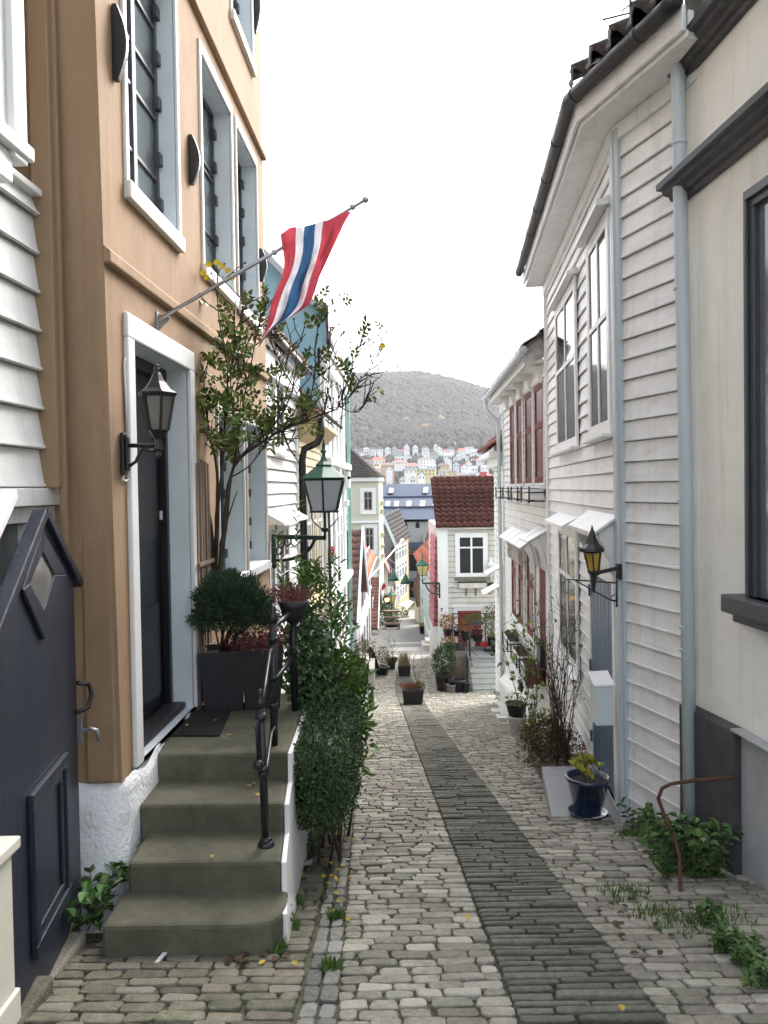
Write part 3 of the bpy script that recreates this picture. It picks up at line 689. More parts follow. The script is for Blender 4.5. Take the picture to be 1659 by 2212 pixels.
pantile_roof('roof',pantile_b,hN,e[0],e[1],nN*.82+Vector((0,0,.6)),2.2,.29,.38,.095,.04)
m=MB(); ap=at(1362,45,8.5); 
for k in range(2): m.tube([ap+Vector((.1*k,0,-.9)),ap+Vector((.1*k,0,.8))],.018,6)
m.tube([ap+Vector((-.35,-.2,-.1)),ap+Vector((.5,.2,.3))],.012,6); m.tube([ap+Vector((-.1,0,.1)),ap+Vector((.35,.2,.5))],.012,6)
tag(m.build('antenna',black),'dark metal roof bracket standing on the black tiled roof','antenna')
# downpipe at the joint of cream and white houses
dp=MB(); pts=[RC.pt(*RC.px(1460,-40,.12),.12),RC.pt(*RC.px(1461,90,.12),.12),RC.pt(*RC.px(1464,160,.10),.10),RC.pt(*RC.px(1467,300,.09),.09),RC.pt(*RC.px(1481,1000,.09),.09),RC.pt(*RC.px(1493,1900,.09),.09)]
dp.tube([p+RC.S*.0 for p in pts],.052,14)
for y in (172,310,1075,1350,1400,620):
    a=Vector(pts[3]).lerp(pts[5],(y-300)/1600); dp.tube([a-Vector((0,0,.012)),a+Vector((0,0,.012))],.058,14)
dpo=tag(dp.build('downpipe',pipe_m),'pale blue grey drainpipe between the cream house and the white boards','downpipe')
# windows of the far face: measured on the wall
def RFr(a,b): return RF.rect(a,b,.03)
r=RFr(zG(430,-90),zG(545,700)); sA=RF.px(*zG(430,300),.05)[0]; sB=RF.px(*zG(540,300),.05)[0]; hB=RF.px(*zG(545,690),.05)[1]; hT=RF.px(*zE(500,1700),.05)[1]
wood_window(RF,hN,(sB,sA,hB+.1,hT) if sB<sA else (sA,sB,hB+.1,hT),.07,.03,2,(.45,),mc=white_clean,sill=True,hood=.12)
sA=RF.px(*zG(618,300),.05)[0]; sB=sP+.12; hB2=RF.px(*zG(660,640),.05)[1]; hT2=RF.px(*zE(650,1400),.05)[1]
wood_window(RF,hN,(min(sA,sB)+.08,max(sA,sB)-.05,hB2+.1,hT2),.08,.03,2,(.45,),mc=white_clean,sill=True,hood=.14)
# ground floor window and blue door
sA=RF.px(*zG(440,1250),.05)[0]; sB=RF.px(*zG(545,1250),.05)[0]; hT3=RF.px(*zG(500,1150),.05)[1]; hB3=RF.px(*zR(720,1490),.05)[1]
wood_window(RF,hN,(min(sA,sB)+.08,max(sA,sB)-.06,hB3+.08,hT3-.06),.08,.03,2,(.35,),mc=white_clean,sill=True,hood=.20)
sA=RF.px(*zR(845,1000),.04)[0]; sB=sP+.18
hT4=RF.px(*zR(850,560),.04)[1]; hB4=RF.px(*zR(870,2190),.04)[1]
m=MB(); r=(min(sA,sB),max(sA,sB),hB4,hT4); ring(m,RF,r,.10,.0255,.06,.0); fr=m.build('door_frame',white_clean,hN,bevel=.006)
m=MB(); m.fbox(RF,*r,.02,.035)
k=(r[1]-r[0])/6
for i in range(6): m.fbox(RF,r[0]+i*k+.006,r[0]+(i+1)*k-.006,r[2]+.02,r[3]-.02,.0352,.05)
dd=m.build('door',blue_d,fr,bevel=.003)
m=MB()
for f in (.12,.5,.9): z=r[2]+(r[3]-r[2])*f; m.fbox(RF,r[1]-.02,r[1]+.03,z-.06,z+.06,.06,.075)
m.build('hinge',blue_d,dd)
# hood over the blue door: sloped board and bracket
hH=RF.px(*zR(680,45),.3)[1]
m=MB(); s0,s1=r[0]-.16,r[1]+.25; p=RF.pt; zt=hT4+.62
m.hexa([p(s0,zt,.02),p(s1,zt,.02),p(s1,zt-.16,.24),p(s0,zt-.16,.24),p(s0,zt+.03,.02),p(s1,zt+.03,.02),p(s1,zt-.13,.24),p(s0,zt-.13,.24)])
m.fbox(RF,s0+.03,s1-.03,zt-.19,zt-.155,.19,.22)
for s in (s0+.05,s1-.08):
    o=[(zt-.02,.03),(zt-.13,.19),(zt-.2,.18),(zt-.22,.15),(zt-.32,.13),(zt-.36,.1),(zt-.5,.09),(zt-.55,.03)]
    m.loft([[p(s,h,n) for h,n in o],[p(s+.03,h,n) for h,n in o]])
m.build('door_hood',white,hN,bevel=.004)
# ---- house with the oxblood windows ----
hR=thing('red_window_house','white clapboard house with rows of oxblood windows and a dark red door','house',(4,15,-3))
m=MB(); clap(m,RR,12.45,18.7,-4.6,3.6,.15,p=.026,jit=.004,gap_=.009); m.build('wall',[white,grime_shade],hR)
m=MB(); m.fbox(RR,12.45,18.7,-5,3.65,-4,-.01); m.build('core',white,hR)
m=MB(); m.fbox(RR,12.45,12.57,-4.6,3.5,0,.045); m.fbox(RR,18.58,18.72,-4.6,3.5,0,.045); m.build('corner_post',white_clean,hR,bevel=.005)
glass_r=pm('red_reflection_glass',(.11,.016,.014),.25,.1,2,spec=.25)  # dark red reflections of the panes painted in as base colour
tp=[455,415,370,310]; xs2=[(160,187),(198,230),(247,288),(303,355)]
s_all=[(RR.px(*zG(a,650),.05)[0],RR.px(*zG(b,650),.05)[0]) for a,b in xs2]
hTop=RR.px(*zG(250,372),.05)[1]; hBot=RR.px(*zG(270,897),.05)[1]
for a,b in s_all:
    wood_window(RR,hR,(min(a,b),max(a,b),hBot+.02,hTop),.035,.028,1,(.42,),mc=white_clean,ms=red_m,sill=False,glass=glass_r,bar=.11,label='oxblood framed window')
m=MB(); smin=min(min(q) for q in s_all); smax=max(max(q) for q in s_all); m.fbox(RR,smin-.08,smax+.08,hBot-.08,hBot-.03,.03,.12); m.fbox(RR,smin-.08,smax+.08,hTop+.045,hTop+.18,.03,.07); m.build('window_ledge',white_clean,hR,bevel=.004)
lo=[(RR.px(*zR(a,500),.05)[0],RR.px(*zR(b,500),.05)[0]) for a,b in ((143,183),(203,246),(275,330))]
hT5=RR.px(*zR(290,380),.05)[1]; hB5=RR.px(*zR(310,1120),.05)[1]
for a,b in lo: wood_window(RR,hR,(min(a,b),max(a,b),hB5,hT5),.05,.028,1,(.38,),mc=white_clean,ms=red_m,sill=False,glass=glass_r,bar=.12,label='oxblood framed window')
m=MB(); a=min(min(q) for q in lo); b=max(max(q) for q in lo); m.fbox(RR,a-.12,b+.1,hB5-.14,hB5-.06,.025,.12); m.build('window_ledge',white_clean,hR,bevel=.004)
sa,sb=RR.px(*zR(385,900),.05)[0],RR.px(*zR(485,900),.05)[0]; hd0=RR.px(*zR(440,1545),.05)[1]; hd1=RR.px(*zR(440,390),.05)[1]
sa,sb=min(sa,sb),max(sa,sb); sa=max(sa,12.62)
m=MB(); ring(m,RR,(sa,sb,hd0,hd1),.07,.022,.055,.0); df=m.build('door_frame',white_clean,hR,bevel=.005)
m=MB(); m.fbox(RR,sa,sb,hd0,hd1,.018,.04); m.fbox(RR,sa+.08,sb-.08,hd0+.15,hd0+.8,.0402,.05); m.fbox(RR,sa+.08,sb-.08,hd0+1,hd1-.15,.0402,.05); m.build('door',red_m,df,bevel=.004)
# hoods: one long over windows, one over door
p=RR.pt
for (u,v,z,ov) in ((a-.15,b+.12,hT5+.30,.30),(sa-.12,sb+.2,hd1+.36,.36)):
    m=MB(); m.hexa([p(u,z,.02),p(v,z,.02),p(v,z-.2,ov),p(u,z-.2,ov),p(u,z+.03,.02),p(v,z+.03,.02),p(v,z-.17,ov),p(u,z-.17,ov)])
    k=max(2,int((v-u)/.75))
    for i in range(k+1):
        s=u+.04+(v-u-.1)*i/k; o=[(z-.02,.03),(z-.19,ov-.06),(z-.25,ov-.1),(z-.28,ov*.55),(z-.4,ov*.42),(z-.46,.14),(z-.62,.12),(z-.68,.03)]
        m.loft([[p(s,h,n) for h,n in o],[p(s+.03,h,n) for h,n in o]])
    for i in range(1,k): s=u+(v-u)*i/k; m.hexa([p(s-.008,z+.031,.02),p(s+.008,z+.031,.02),p(s+.008,z-.169,ov),p(s-.008,z-.169,ov),p(s-.008,z+.04,.02),p(s+.008,z+.04,.02),p(s+.008,z-.16,ov),p(s-.008,z-.16,ov)])
    m.build('hood',white_clean,hR,bevel=.004)
# white sloping skirt at the foot of the wall
m=MB(); zk=hB5-.55
m.hexa([p(12.6,-4.9,.02),p(18.6,-5.2,.02),p(18.6,-5.2,.22),p(12.6,-4.9,.20),p(12.6,zk-.5,.02),p(18.6,zk-1.1,.02),p(18.6,zk-1.3,.18),p(12.6,zk-.9,.16)]); m.build('skirting',white_clean,hR,bevel=.02)
# eaves, gutter, roof
m=MB(); ez=3.56
m.fbox(RR,12.45,18.9,ez,ez+.05,-.05,.34); m.fbox(RR,12.45,18.9,ez-.22,ez-.002,.023,.08); m.fbox(RR,12.45,18.9,ez+.052,ez+.18,.29,.335)
for i in range(5): s=s_all[0][0]+(s_all[-1][1]-s_all[0][0])*i/4; o=[(ez-.002,.081),(ez-.002,.30),(ez-.07,.27),(ez-.12,.16),(ez-.24,.14),(ez-.30,.081)]; m.loft([[p(s-.02,h,n) for h,n in o],[p(s+.02,h,n) for h,n in o]])
m.build('eaves',white,hR,bevel=.004)
m=MB(); g0,g1=p(12.3,ez+.17,.42),p(18.95,ez+.15,.42); m.tube([g0.lerp(g1,i/30) for i in range(31)],.06,10)
for i in range(2,30,4): q=g0.lerp(g1,i/30); m.tube([q-RR.S*.012,q+RR.S*.012],.067,10)
q=p(18.75,ez+.15,.42); m.tube([q,q-Vector((0,0,.25)),p(18.66,ez-.42,.14),p(18.66,-1.0,.10),p(18.66,-5,.10)],.045,10); m.build('gutter',pipe_m,hR)
tile_dk=pm('mossy_dark_tile',(.055,.045,.04),.8,.3,6,.4,30,isl=.3,stain=(.05,.06,.03),stain_amt=.4)
pantile_roof('roof',tile_dk,hR,p(12.3,ez+.22,.40),p(18.95,ez+.20,.40),-RR.N*.8+Vector((0,0,.6)),3.6)
# weathered end board of the roof
m=MB(); o=[(ez-.05,.38),(ez+.22,.42),(ez+1.1,-.8),(ez+.4,-.8)]; m.loft([[p(12.43,h,n) for h,n in o],[p(12.47,h,n) for h,n in o]]); m.build('verge_board',pm('flaking_white_paint',(.55,.55,.54),.7,.2,6,stain=(.12,.11,.1),stain_amt=.7,sscale=5),hR)
# ---- next white house with the orange roof tile corner ----
hS=thing('studded_house','narrow white house with dotted boards and a clay tiled roof corner','house',(5,20,-4))
m=MB(); clap(m,RR,18.75,21.3,-5.2,2.7,.15,n0=-.03,p=.02,gap_=.012); m.fbox(RR,18.75,21.3,-5.5,2.75,-4,-.04); m.c=2
for k in range(3):
    for i in range(34): z=2.3-i*.17; s=18.95+k*.75; m.fbox(RR,s,s+.05,z,z+.05,-.006,.0)
m.build('wall',[white_far,grime_shade,black],hS)
m=MB(); m.fbox(RR,18.76,21.6,2.3,2.45,-.03,.35); m.fbox(RR,18.76,21.5,2.1,2.295,-.01,.15); m.build('eaves',white_clean,hS,bevel=.01)
clay=pm('clay_tile',(.20,.075,.05),.75,.25,5,.4,30,isl=.3,stain=(.10,.06,.045),stain_amt=.4)
pantile_roof('roof',clay,hS,p(18.76,2.5,.36),p(21.7,2.5,.36),-RR.N*.75+Vector((0,0,.66)),3.0,.3,.4,.07)
for (u,v,z) in ((19.2,19.9,-.35),(20.0,20.8,-.95)):
    m=MB(); m.hexa([p(u,z,-.01),p(v,z,-.01),p(v,z-.22,.4),p(u,z-.22,.4),p(u,z+.03,-.01),p(v,z+.03,-.01),p(v,z-.19,.4),p(u,z-.19,.4)]); m.build('hood',white_clean,hS)
# ================= houses down the left side =================
def facade_windows(F,par,lst,**k):
    for r in lst: wood_window(F,par,r,**k)
def span(F,a,b,hr,n=.03):
    """rectangle on a wall from two photograph corners (top left, bottom right)"""
    return F.rect(a,b,n)
LL=fr_along(-1.946,.036)
yellow=pm('pale_yellow_paint',(.66,.55,.30),.55,.06,2,.1,40,stain=(.4,.33,.2),stain_amt=.25)
# -- white clapboard house behind the ochre one
h2=thing('clapboard_house','narrow white clapboard house with a plank canopy squeezed between the ochre and yellow houses','house',(-1.6,11.5,-2.4))
m=MB(); clap(m,LL,9.75,13.15,-3.2,3.45,.17,p=.034,gap_=.010); m.build('wall',[white_far,grime_shade],h2)
m=MB(); m.fbox(LL,9.75,13.2,-3.4,3.3,-3.5,-.01); m.build('core',white_far,h2)
m=MB(); m.fbox(LL,13.08,13.2,-3.2,3.2,.0,.05); m.build('corner_post',white_clean,h2,bevel=.005)
a,b=LL.px(*zM(150,500),.05)[0],LL.px(*zM(320,500),.05)[0]; h0=LL.px(*zM(250,860),.05)[1]
wood_window(LL,h2,(a+.05,b-.05,h0+.1,h0+1.75),.08,.03,2,(.35,),mc=white_clean)
h1=LL.px(*zM(330,2020),.05)[1]; a2,b2=LL.px(*zM(215,2150),.05)[0],LL.px(*zM(385,2150),.05)[0]
wood_window(LL,h2,(a2,b2,h1-1.4,h1-.05),.08,.03,2,(.35,),mc=white_clean,hood=.3)
wood_window(LL,h2,(a2-1.1,a2-.35,h1-1.4,h1-.05),.08,.03,2,(.35,),mc=white_clean,hood=.3)
m=MB(); m.fbox(LL,9.75,13.0,3.42,3.47,-.05,.20); m.fbox(LL,9.75,13.0,3.10,3.415,.024,.12); m.build('eaves',white_clean,h2,bevel=.005)
m=MB(); g0,g1=LL.pt(9.75,3.52,.26),LL.pt(13.0,3.52,.26); m.tube([g0.lerp(g1,i/12) for i in range(13)],.055,8); m.build('gutter',black,h2)
pantile_roof('roof',clay,h2,LL.pt(9.75,3.58,.26),LL.pt(13.05,3.58,.26),-LL.N*.8+Vector((0,0,.6)),2.6)
# -- yellow house with black drainpipe
h3=thing('yellow_house','pale yellow wooden house with a black drainpipe and window boxes','house',(-1.5,14.8,-3))
m=MB(); clap(m,LL,13.25,16.5,-3.8,2.7,.15,n0=.02); m.build('wall',[yellow,grime_shade],h3)
m=MB(); m.fbox(LL,13.25,16.5,-4,2.75,-3.5,.01); 
gp0=[LL.pt(13.24,1.8,.35),LL.pt(13.24,3.1,-1.4),LL.pt(13.24,1.8,-3.5)]
m.build('core',yellow,h3)
m=MB(); m.prism([LL.pt(13.22,2.72,.34),LL.pt(13.22,2.92,.38),LL.pt(13.22,4.6,-1.6),LL.pt(13.22,4.6,-3.0),LL.pt(13.22,1.75,-3.0),LL.pt(13.22,1.75,.0),LL.pt(13.22,2.45,.05)],LL.S*.15); m.build('gable',pm('mustard_boards',(.42,.34,.16),.6,.1,3,.2,30),h3)
m=MB(); m.fbox(LL,13.38,16.9,2.72,2.78,-.0,.40); m.hexa([LL.pt(13.38,2.42,.025),LL.pt(16.8,2.42,.025),LL.pt(16.8,2.715,.34),LL.pt(13.38,2.715,.34),LL.pt(13.38,2.71,.025),LL.pt(16.8,2.71,.025),LL.pt(16.8,2.718,.35),LL.pt(13.38,2.718,.35)]); m.build('eaves',yellow,h3)
pantile_roof('roof',tile_dk,h3,LL.pt(13.2,2.84,.44),LL.pt(16.9,2.84,.44),-LL.N*.72+Vector((0,0,.7)),3.2,.22,.3,.05)
m=MB(); m.beam(LL.pt(13.16,2.86,.46),LL.pt(13.16,4.7,-1.6),.05,.12,up=LL.S); m.build('verge',pm('dusty_pink_board',(.45,.22,.20),.7,.1,3),h3)
m=MB(); q=LL.pt(13.3,2.8,.44); m.tube([q,LL.pt(13.3,2.5,.42),LL.pt(13.3,2.38,.36),LL.pt(13.3,2.28,.14),LL.pt(13.3,2.1,.10),LL.pt(13.36,-2.4,.12)],.062,10); 
for z in (0.6,-.5,-1.5): m.tube([LL.pt(13.36,z,.12),LL.pt(13.36,z+.05,.12)],.072,10)
m.build('drainpipe',black,h3)
for s_ in (14.05,14.95,15.75):
    wood_window(LL,h3,(s_,s_+.55,-.45,1.75),.07,.04,2,(.35,),mc=yellow,ms=white_clean,sill=True,glass=glass_g)
    wood_window(LL,h3,(s_,s_+.55,-3.0,-1.75),.07,.04,2,(.35,),mc=yellow,ms=white_clean,sill=True,glass=glass_g)
# -- tall pale blue house
blue_h=pm('pale_blue_render',(.27,.47,.55),.8,.04,1.5,.15,30,stain=(.3,.42,.46),stain_amt=.3)
mint=pm('mint_white_paint',(.64,.72,.69),.6,.04,2,stain=(.5,.56,.53),stain_amt=.2)
LB=fr_along(-2.0,.036)
h4=thing('blue_house','tall pale blue house with a bare side wall and mint white street front','house',(-1.5,19.5,-4))
D0=17.0
def b4(x,y): p=at(x,y,D0); return (p.x,D0,p.z)
fx=LB.pt(D0,0).x
m=MB()
zt0=b4(690,742)[2]; vz=b4(575,555)[2]; vx=b4(575,555)[0]; ez_=b4(703,680)[2]
o=[(-7,D0,-4.5),(fx,D0,-4.5),(fx,D0,zt0-.1),(fx+.20,D0,zt0-.02),b4(705,722),b4(702,672),b4(675,664),(vx,D0,vz),(-3.6,D0,vz+1.2),(-7,D0,vz-1)]
m.prism(o,(0,5.6,0)); m.build('wall',blue_h,h4)
m=MB(); zt=zt0
m.fbox(LB,D0+.02,22.5,-5,zt-.5,.003,.06); m.build('street_front',mint,h4)
tw=MB()
for s_ in (17.2,19.2,21.9): tw.fbox(LB,s_,s_+.35,-4.8,zt-.5,.062,.13)
for z in (zt-2.6,zt-5.6): tw.fbox(LB,D0-.02,22.6,z,z+.16,.1,.28)
tw.fbox(LB,D0-.02,22.6,zt-.5,zt-.2,.062,.20)
for s_ in (17.25,19.25,21.95): tw.fbox(LB,s_-.04,s_+.33,zt-3.1,zt-2.65,.131,.26); tw.fbox(LB,s_-.04,s_+.33,zt-3.6,zt-3.45,.131,.22)
tw.build('stucco_trim',white_far,h4,bevel=.02)
for z in (zt-2.3,zt-5.3,zt-8.2):
    for s_ in (17.8,20.0,20.9): wood_window(LB,h4,(s_,s_+.65,z,z+1.5),.12,.06,2,(.33,),mc=white_clean,glass=glass_g)
# mansard roof edge and upper verge
m=MB(); A=[]
mz=[(p[0],p[2]) for p in (b4(704,666),b4(709,668),b4(711,716),b4(717,742),b4(709,744),b4(705,722))]
m.prism([(x,D0-.15,z) for x,z in mz],(0,5.9,0)); m.build('mansard',pm('weathered_slate',(.30,.29,.29),.7,.2,8,.3,30),h4)
m=MB()
vg=[Vector((-3.6,D0-.1,vz+1.3)),Vector(b4(575,553)),Vector(b4(676,658)),Vector(b4(706,668))]
for a,b in zip(vg,vg[1:]): m.beam(Vector((a.x,D0-.12,a.z)),Vector((b.x,D0-.12,b.z)),.25,.12)
m.build('verge',pm('grey_lead_trim',(.42,.45,.49),.6,.06,3),h4)
m=MB(); q=at(743,795,22.6); m.tube([(q.x+.15,22.5,q.z+.3),(q.x+.1,22.5,q.z),(LB.pt(22.55,0,.2).x,22.55,q.z-.5),(LB.pt(22.55,0,.2).x,22.55,-5)],.05,8); m.build('drainpipe',pm('verdigris_pipe',(.22,.42,.38),.5,.1,4),h4)
m=MB(); m.fbox(LB,D0+.02,22.6,zt-.19,zt-.02,.06,.26); m.build('soffit',pm('grey_white_soffit',(.5,.49,.47),.7,.05,2),h4)
# -- white gable house with tiled roof, red roof house, green house (stepping down the lane)
LF=fr_along(-1.715,.023)
def simple_gable(name,label,F,s0,s1,hb,he,hr,wallm,roofm,wins=(),trim=white_clean,depth=5,ov=.35,tiles=True,wm=None):
    """gable end turned to the lane: ridge runs away from the lane"""
    h=thing(name,label,'house',F.pt((s0+s1)/2,hb,-depth/2)); sm=(s0+s1)/2
    m=MB(); m.loft([[F.pt(s,z,0) for s,z in ((s0,hb),(s1,hb),(s1,he),(sm,hr),(s0,he))],[F.pt(s,z,-depth) for s,z in ((s0,hb),(s1,hb),(s1,he),(sm,hr),(s0,he))]]); m.build('wall',wallm,h)
    for sa,sb in ((s0,sm),(s1,sm)):
        e=F.pt(sa,he,0); r_=F.pt(sm,hr,0); up=(r_-e); L=up.length; d0=e-up.normalized()*.25
        pantile_roof('roof',roofm,h,d0+F.N*ov+Vector((0,0,.05)),d0-F.N*depth+Vector((0,0,.05)),up,L+.27,.26,.34,.04)
        m=MB(); m.beam(d0+F.N*(ov+.02)+Vector((0,0,.0)),r_+F.N*(ov+.02)+Vector((0,0,.06)),.05,.28,up=F.N.cross(up)); m.build('bargeboard',trim,h)
    for r in wins: wood_window(F,h,r,.08,.01,2,(.35,),mc=trim,ms=wm or trim,glass=glass_g)
    return h
def simple_eaves(name,label,F,s0,s1,hb,he,hr,wallm,roofm,wins=(),trim=white_clean,depth=5,ov=.3,tw=.26,wm=None,gmat=None):
    """eaves along the lane"""
    h=thing(name,label,'house',F.pt((s0+s1)/2,hb,-depth/2))
    pr=[(0,hb),(0,he),(-depth/2,hr),(-depth,he),(-depth,hb)]
    m=MB(); m.loft([[F.pt(s0,z,n) for n,z in pr],[F.pt(s1,z,n) for n,z in pr]]); m.build('wall',wallm,h)
    e0,e1=F.pt(s0-.12,he+.02,ov),F.pt(s1+.12,he+.02,ov); up=F.pt(s0,hr,-depth/2)-F.pt(s0,he,0)
    u=up.normalized(); e0=e0-Vector((0,0,u.z*ov/max(.1,abs(u.x)+abs(u.y)))); e1=e1-Vector((0,0,u.z*ov/max(.1,abs(u.x)+abs(u.y))))
    pantile_roof('roof',roofm,h,e0+Vector((0,0,.06)),e1+Vector((0,0,.06)),up,up.length+ov*1.2,tw,.34,.04)
    m=MB(); m.tube([e0,e1],.06,8); m.build('gutter',trim,h)
    for r in wins: wood_window(F,h,r,.08,.01,2,(.35,),mc=trim,ms=wm or trim,glass=glass_g)
    return h
pale_trim=pm('icy_blue_trim',(.60,.70,.76),.5,.05,3)
brick_t=pm('brown_red_tile',(.17,.075,.055),.75,.25,5,.3,30,isl=.25)
redtile=pm('orange_red_tile',(.42,.125,.06),.7,.2,5,.3,30,isl=.25)
z=lambda x,y,d:at(x,y,d).z
simple_gable('gable_house','white gabled house with icy blue bargeboards and a brown tiled roof','',0,1,0,1,2,white_far,brick_t) if False else None
simple_gable('gable_house','white gabled house with tall icy blue bargeboards and brown roof tiles',LF,23.2,30.2,-6.2,z(760,1330,24),z(765,1150,26.5),white_far,brick_t,
   [(24.2,25.0,-5.0,-3.2),(25.6,26.4,-5.0,-3.2),(27.2,28,-5.0,-3.2),(26,26.9,-2.2,-.7)],trim=pale_trim)
simple_eaves('red_roof_house','white house with an orange red roof and purple framed windows in the lane',LF,30.6,41.5,-7,z(790,1215,36),z(775,1165,33)+1.2,white_far,redtile,
   [(s_,s_+1.0,-3.3,-1.4) for s_ in (32,34,36.5,39)]+[(s_,s_+1.0,-6.2,-4.3) for s_ in (31.5,33.5,36,38.5)],wm=pm('plum_paint',(.12,.03,.05),.5,.1,3))
simple_gable('green_house','lime green gabled house beyond the red roofed one',LF,42.0,50.5,-8,z(806,1330,46),z(806,1250,46),pm('lime_paint',(.42,.48,.12),.6,.08,3),brick_t,[(43.5,44.8,-6.8,-4.6),(46.5,47.8,-6.8,-4.6)],wm=red_m)
h=thing('porch','small pale wooden porch with dark red lattice beside the lime house','porch',(-.2,48,-7))
def box_px(m,x0,x1,y0,y1,d,dep): a=at(x0,y0,d); b=at(x1,y1,d); m.box(a.x,b.x,d,d+dep,b.z,a.z)
m=MB(); box_px(m,813,828,1380,1432,50,4); m.build('wall',pm('pale_grey_boards',(.55,.57,.53),.6,.06,3),h)
m=MB(); box_px(m,812,829,1432,1470,49.9,3); m.build('base',pm('brown_base',(.10,.08,.065),.8,.1,3),h)
m=MB(); box_px(m,814,822,1386,1412,49.85,.12); m.build('lattice',red_m,h)
m=MB(); box_px(m,810,829,1372,1381,49.7,4.5); m.build('roof',white_clean,h,bevel=.02)
m=MB(); box_px(m,815,818,1438,1446,49.93,.02); bs=m.build('sign',pm('blue_sign_enamel',(.03,.10,.42),.4,.05,2),h)
bpy.data.objects.remove(bs); m=MB(); box_px(m,816,820,1440,1448,49.84,.05); tag(m.build('street_sign',MT['blue_sign_enamel']),'small blue enamel sign on the pale porch','sign')
# -- cream apartment house with hipped dark roof
cream2=pm('pale_sage_render',(.56,.57,.47),.8,.03,1.5,stain=(.45,.46,.38),stain_amt=.2)
h5=thing('apartment_house','pale sage corner apartment house with a dark hipped tile roof','house',(-2,62,-8.5))
DA=60.0; zr=lambda y,d=DA: at(800,y,d).z; xx=lambda x,y=1150,d=DA: at(x,y,d).x
ztop=zr(1040)
m=MB(); m.prism([(xx(690),DA,-10),(xx(803),DA,-10),(xx(819),DA+.0,-10),(xx(828),DA+1.2,-10),(xx(828),DA+12,-10),(xx(690),DA+12,-10)],(0,0,ztop+10)); m.build('wall',cream2,h5)
m=MB(); m.prism([(xx(690),DA-.35,ztop+.0),(xx(804),DA-.35,ztop),(xx(821),DA-.3,ztop),(xx(831),DA+1.1,ztop),(xx(831),DA+12,ztop),(xx(690),DA+12,ztop)],(0,0,.32)); m.build('eaves',white_clean,h5,bevel=.05)
m=MB(); apx=Vector((at(733,948,66).x,66,at(733,948,66).z)); ap2=apx+Vector((-6,0,0))
ev_=[Vector((xx(690),DA-.5,ztop+.33)),Vector((xx(805),DA-.5,ztop+.33)),Vector((xx(823),DA-.4,ztop+.33)),Vector((xx(832),DA+1.1,ztop+.33)),Vector((xx(832),DA+12,ztop+.33))]
m.face([ev_[0],ev_[1],apx,ap2]); m.face([ev_[1],ev_[2],apx]); m.face([ev_[2],ev_[3],apx]); m.face([ev_[3],ev_[4],apx])
m.build('roof',tile_dk,h5)
up=(apx-ev_[1]).normalized()
for (e0,e1) in ((ev_[0],ev_[1]),):
    pass
def tri_tiles(m,a,b,apex,rows=26,amp=.07,tw=.34):
    a=Vector(a);b=Vector(b);apex=Vector(apex); n=(b-a).cross(apex-a).normalized()
    if n.z<0: n=-n
    for j in range(rows):
        f0,f1=j/rows,(j+1)/rows; p0,q0=a.lerp(apex,f0),b.lerp(apex,f0); p1,q1=a.lerp(apex,f1),b.lerp(apex,f1)
        k=max(1,int((q0-p0).length/tw)); lo_=[];hi=[]
        for i in range(k*4+1):
            f=i/(k*4); w_=max(0,math.sin(2*math.pi*f*k))
            lo_.append(p0.lerp(q0,f)+n*(.06+amp*w_)); hi.append(p1.lerp(q1,f)+n*(.02+amp*w_))
        m.loft([[p-n*.05 for p in lo_],lo_,hi],cap=False,closed=False)
m=MB(); m.smooth=True
tri_tiles(m,ev_[1],ev_[2],apx); tri_tiles(m,ev_[2],ev_[3],apx); 
tri_tiles(m,Vector((xx(735)-1,DA-.5,ztop+.33)),ev_[1],apx); m.build('roof_tiles',tile_dk,h5)
FA=Frame((0,DA,0),(1,0,0),(0,-1,0))
for (x0,x1,y0,y1) in ((787,805,1062,1102),(740,748,1064,1102),(789,807,1140,1188),(738,747,1142,1188)):
    a,b=xx(x0),xx(x1); wood_window(FA,h5,(a,b,zr(y1),zr(y0)),.28,.02,2,(.36,),mc=white_clean,ms=pm('taupe_paint',(.24,.22,.19),.5,.1,3),casing_t=.08,bar=.1,glass=glass_d)
for y in (1130,1208,1262): m=MB(); m.box(xx(690),xx(820),DA-.22,DA-.003,zr(y),zr(y-5)); m.build('string_course',white_clean,h5,bevel=.03)
for (x0,x1,y0,y1) in ((790,806,1240,1290),):
    wood_window(FA,h5,(xx(x0),xx(x1),zr(y1),zr(y0)),.28,.02,2,(.36,),mc=white_clean,casing_t=.08,bar=.1)
# pilaster brackets along the street side
m=MB(); 
for y in (1090,1108,1160,1185,1206): m.box(xx(820),xx(830),DA+.5,DA+1.2,zr(y),zr(y-8))
m.build('bracket',pm('warm_cream_trim',(.62,.52,.34),.6,.05,2),h5,bevel=.04)
# -- grey gable and yellow house
DY=75.0
def px3(x,y,d): return at(x,y,d)
h6=thing('yellow_house','tall yellow house with bands of white windows under a dark roof','house',(2,78,-11))
za=lambda x,y,d=DY: at(x,y,d)
A0=za(853,1355); B0=za(884,1345,84); A1=za(853,1182); B1=za(881,1160,84)
Sy=Vector((B0.x-A0.x,84-DY,0)); FY=Frame((A0.x,DY,0),Sy,(Sy.y,-Sy.x,0)); Ly=Sy.length
m=MB(); m.fbox(FY,0,Ly,-14,za(866,1168).z,-.5,0); m.build('street_wall',pm('egg_yellow_paint',(.62,.42,.13),.6,.05,2),h6)
greyg=pm('slate_grey_render',(.20,.205,.215),.85,.08,2,stain=(.10,.10,.11),stain_amt=.4)
m=MB(); o=[za(826,1370),za(852.6,1370),za(852.6,1170),za(826,1128),za(800,1100),za(800,1370)]
m.prism([(p.x,DY,p.z) for p in o],(0,12,0)); m.build('gable_wall',greyg,h6)
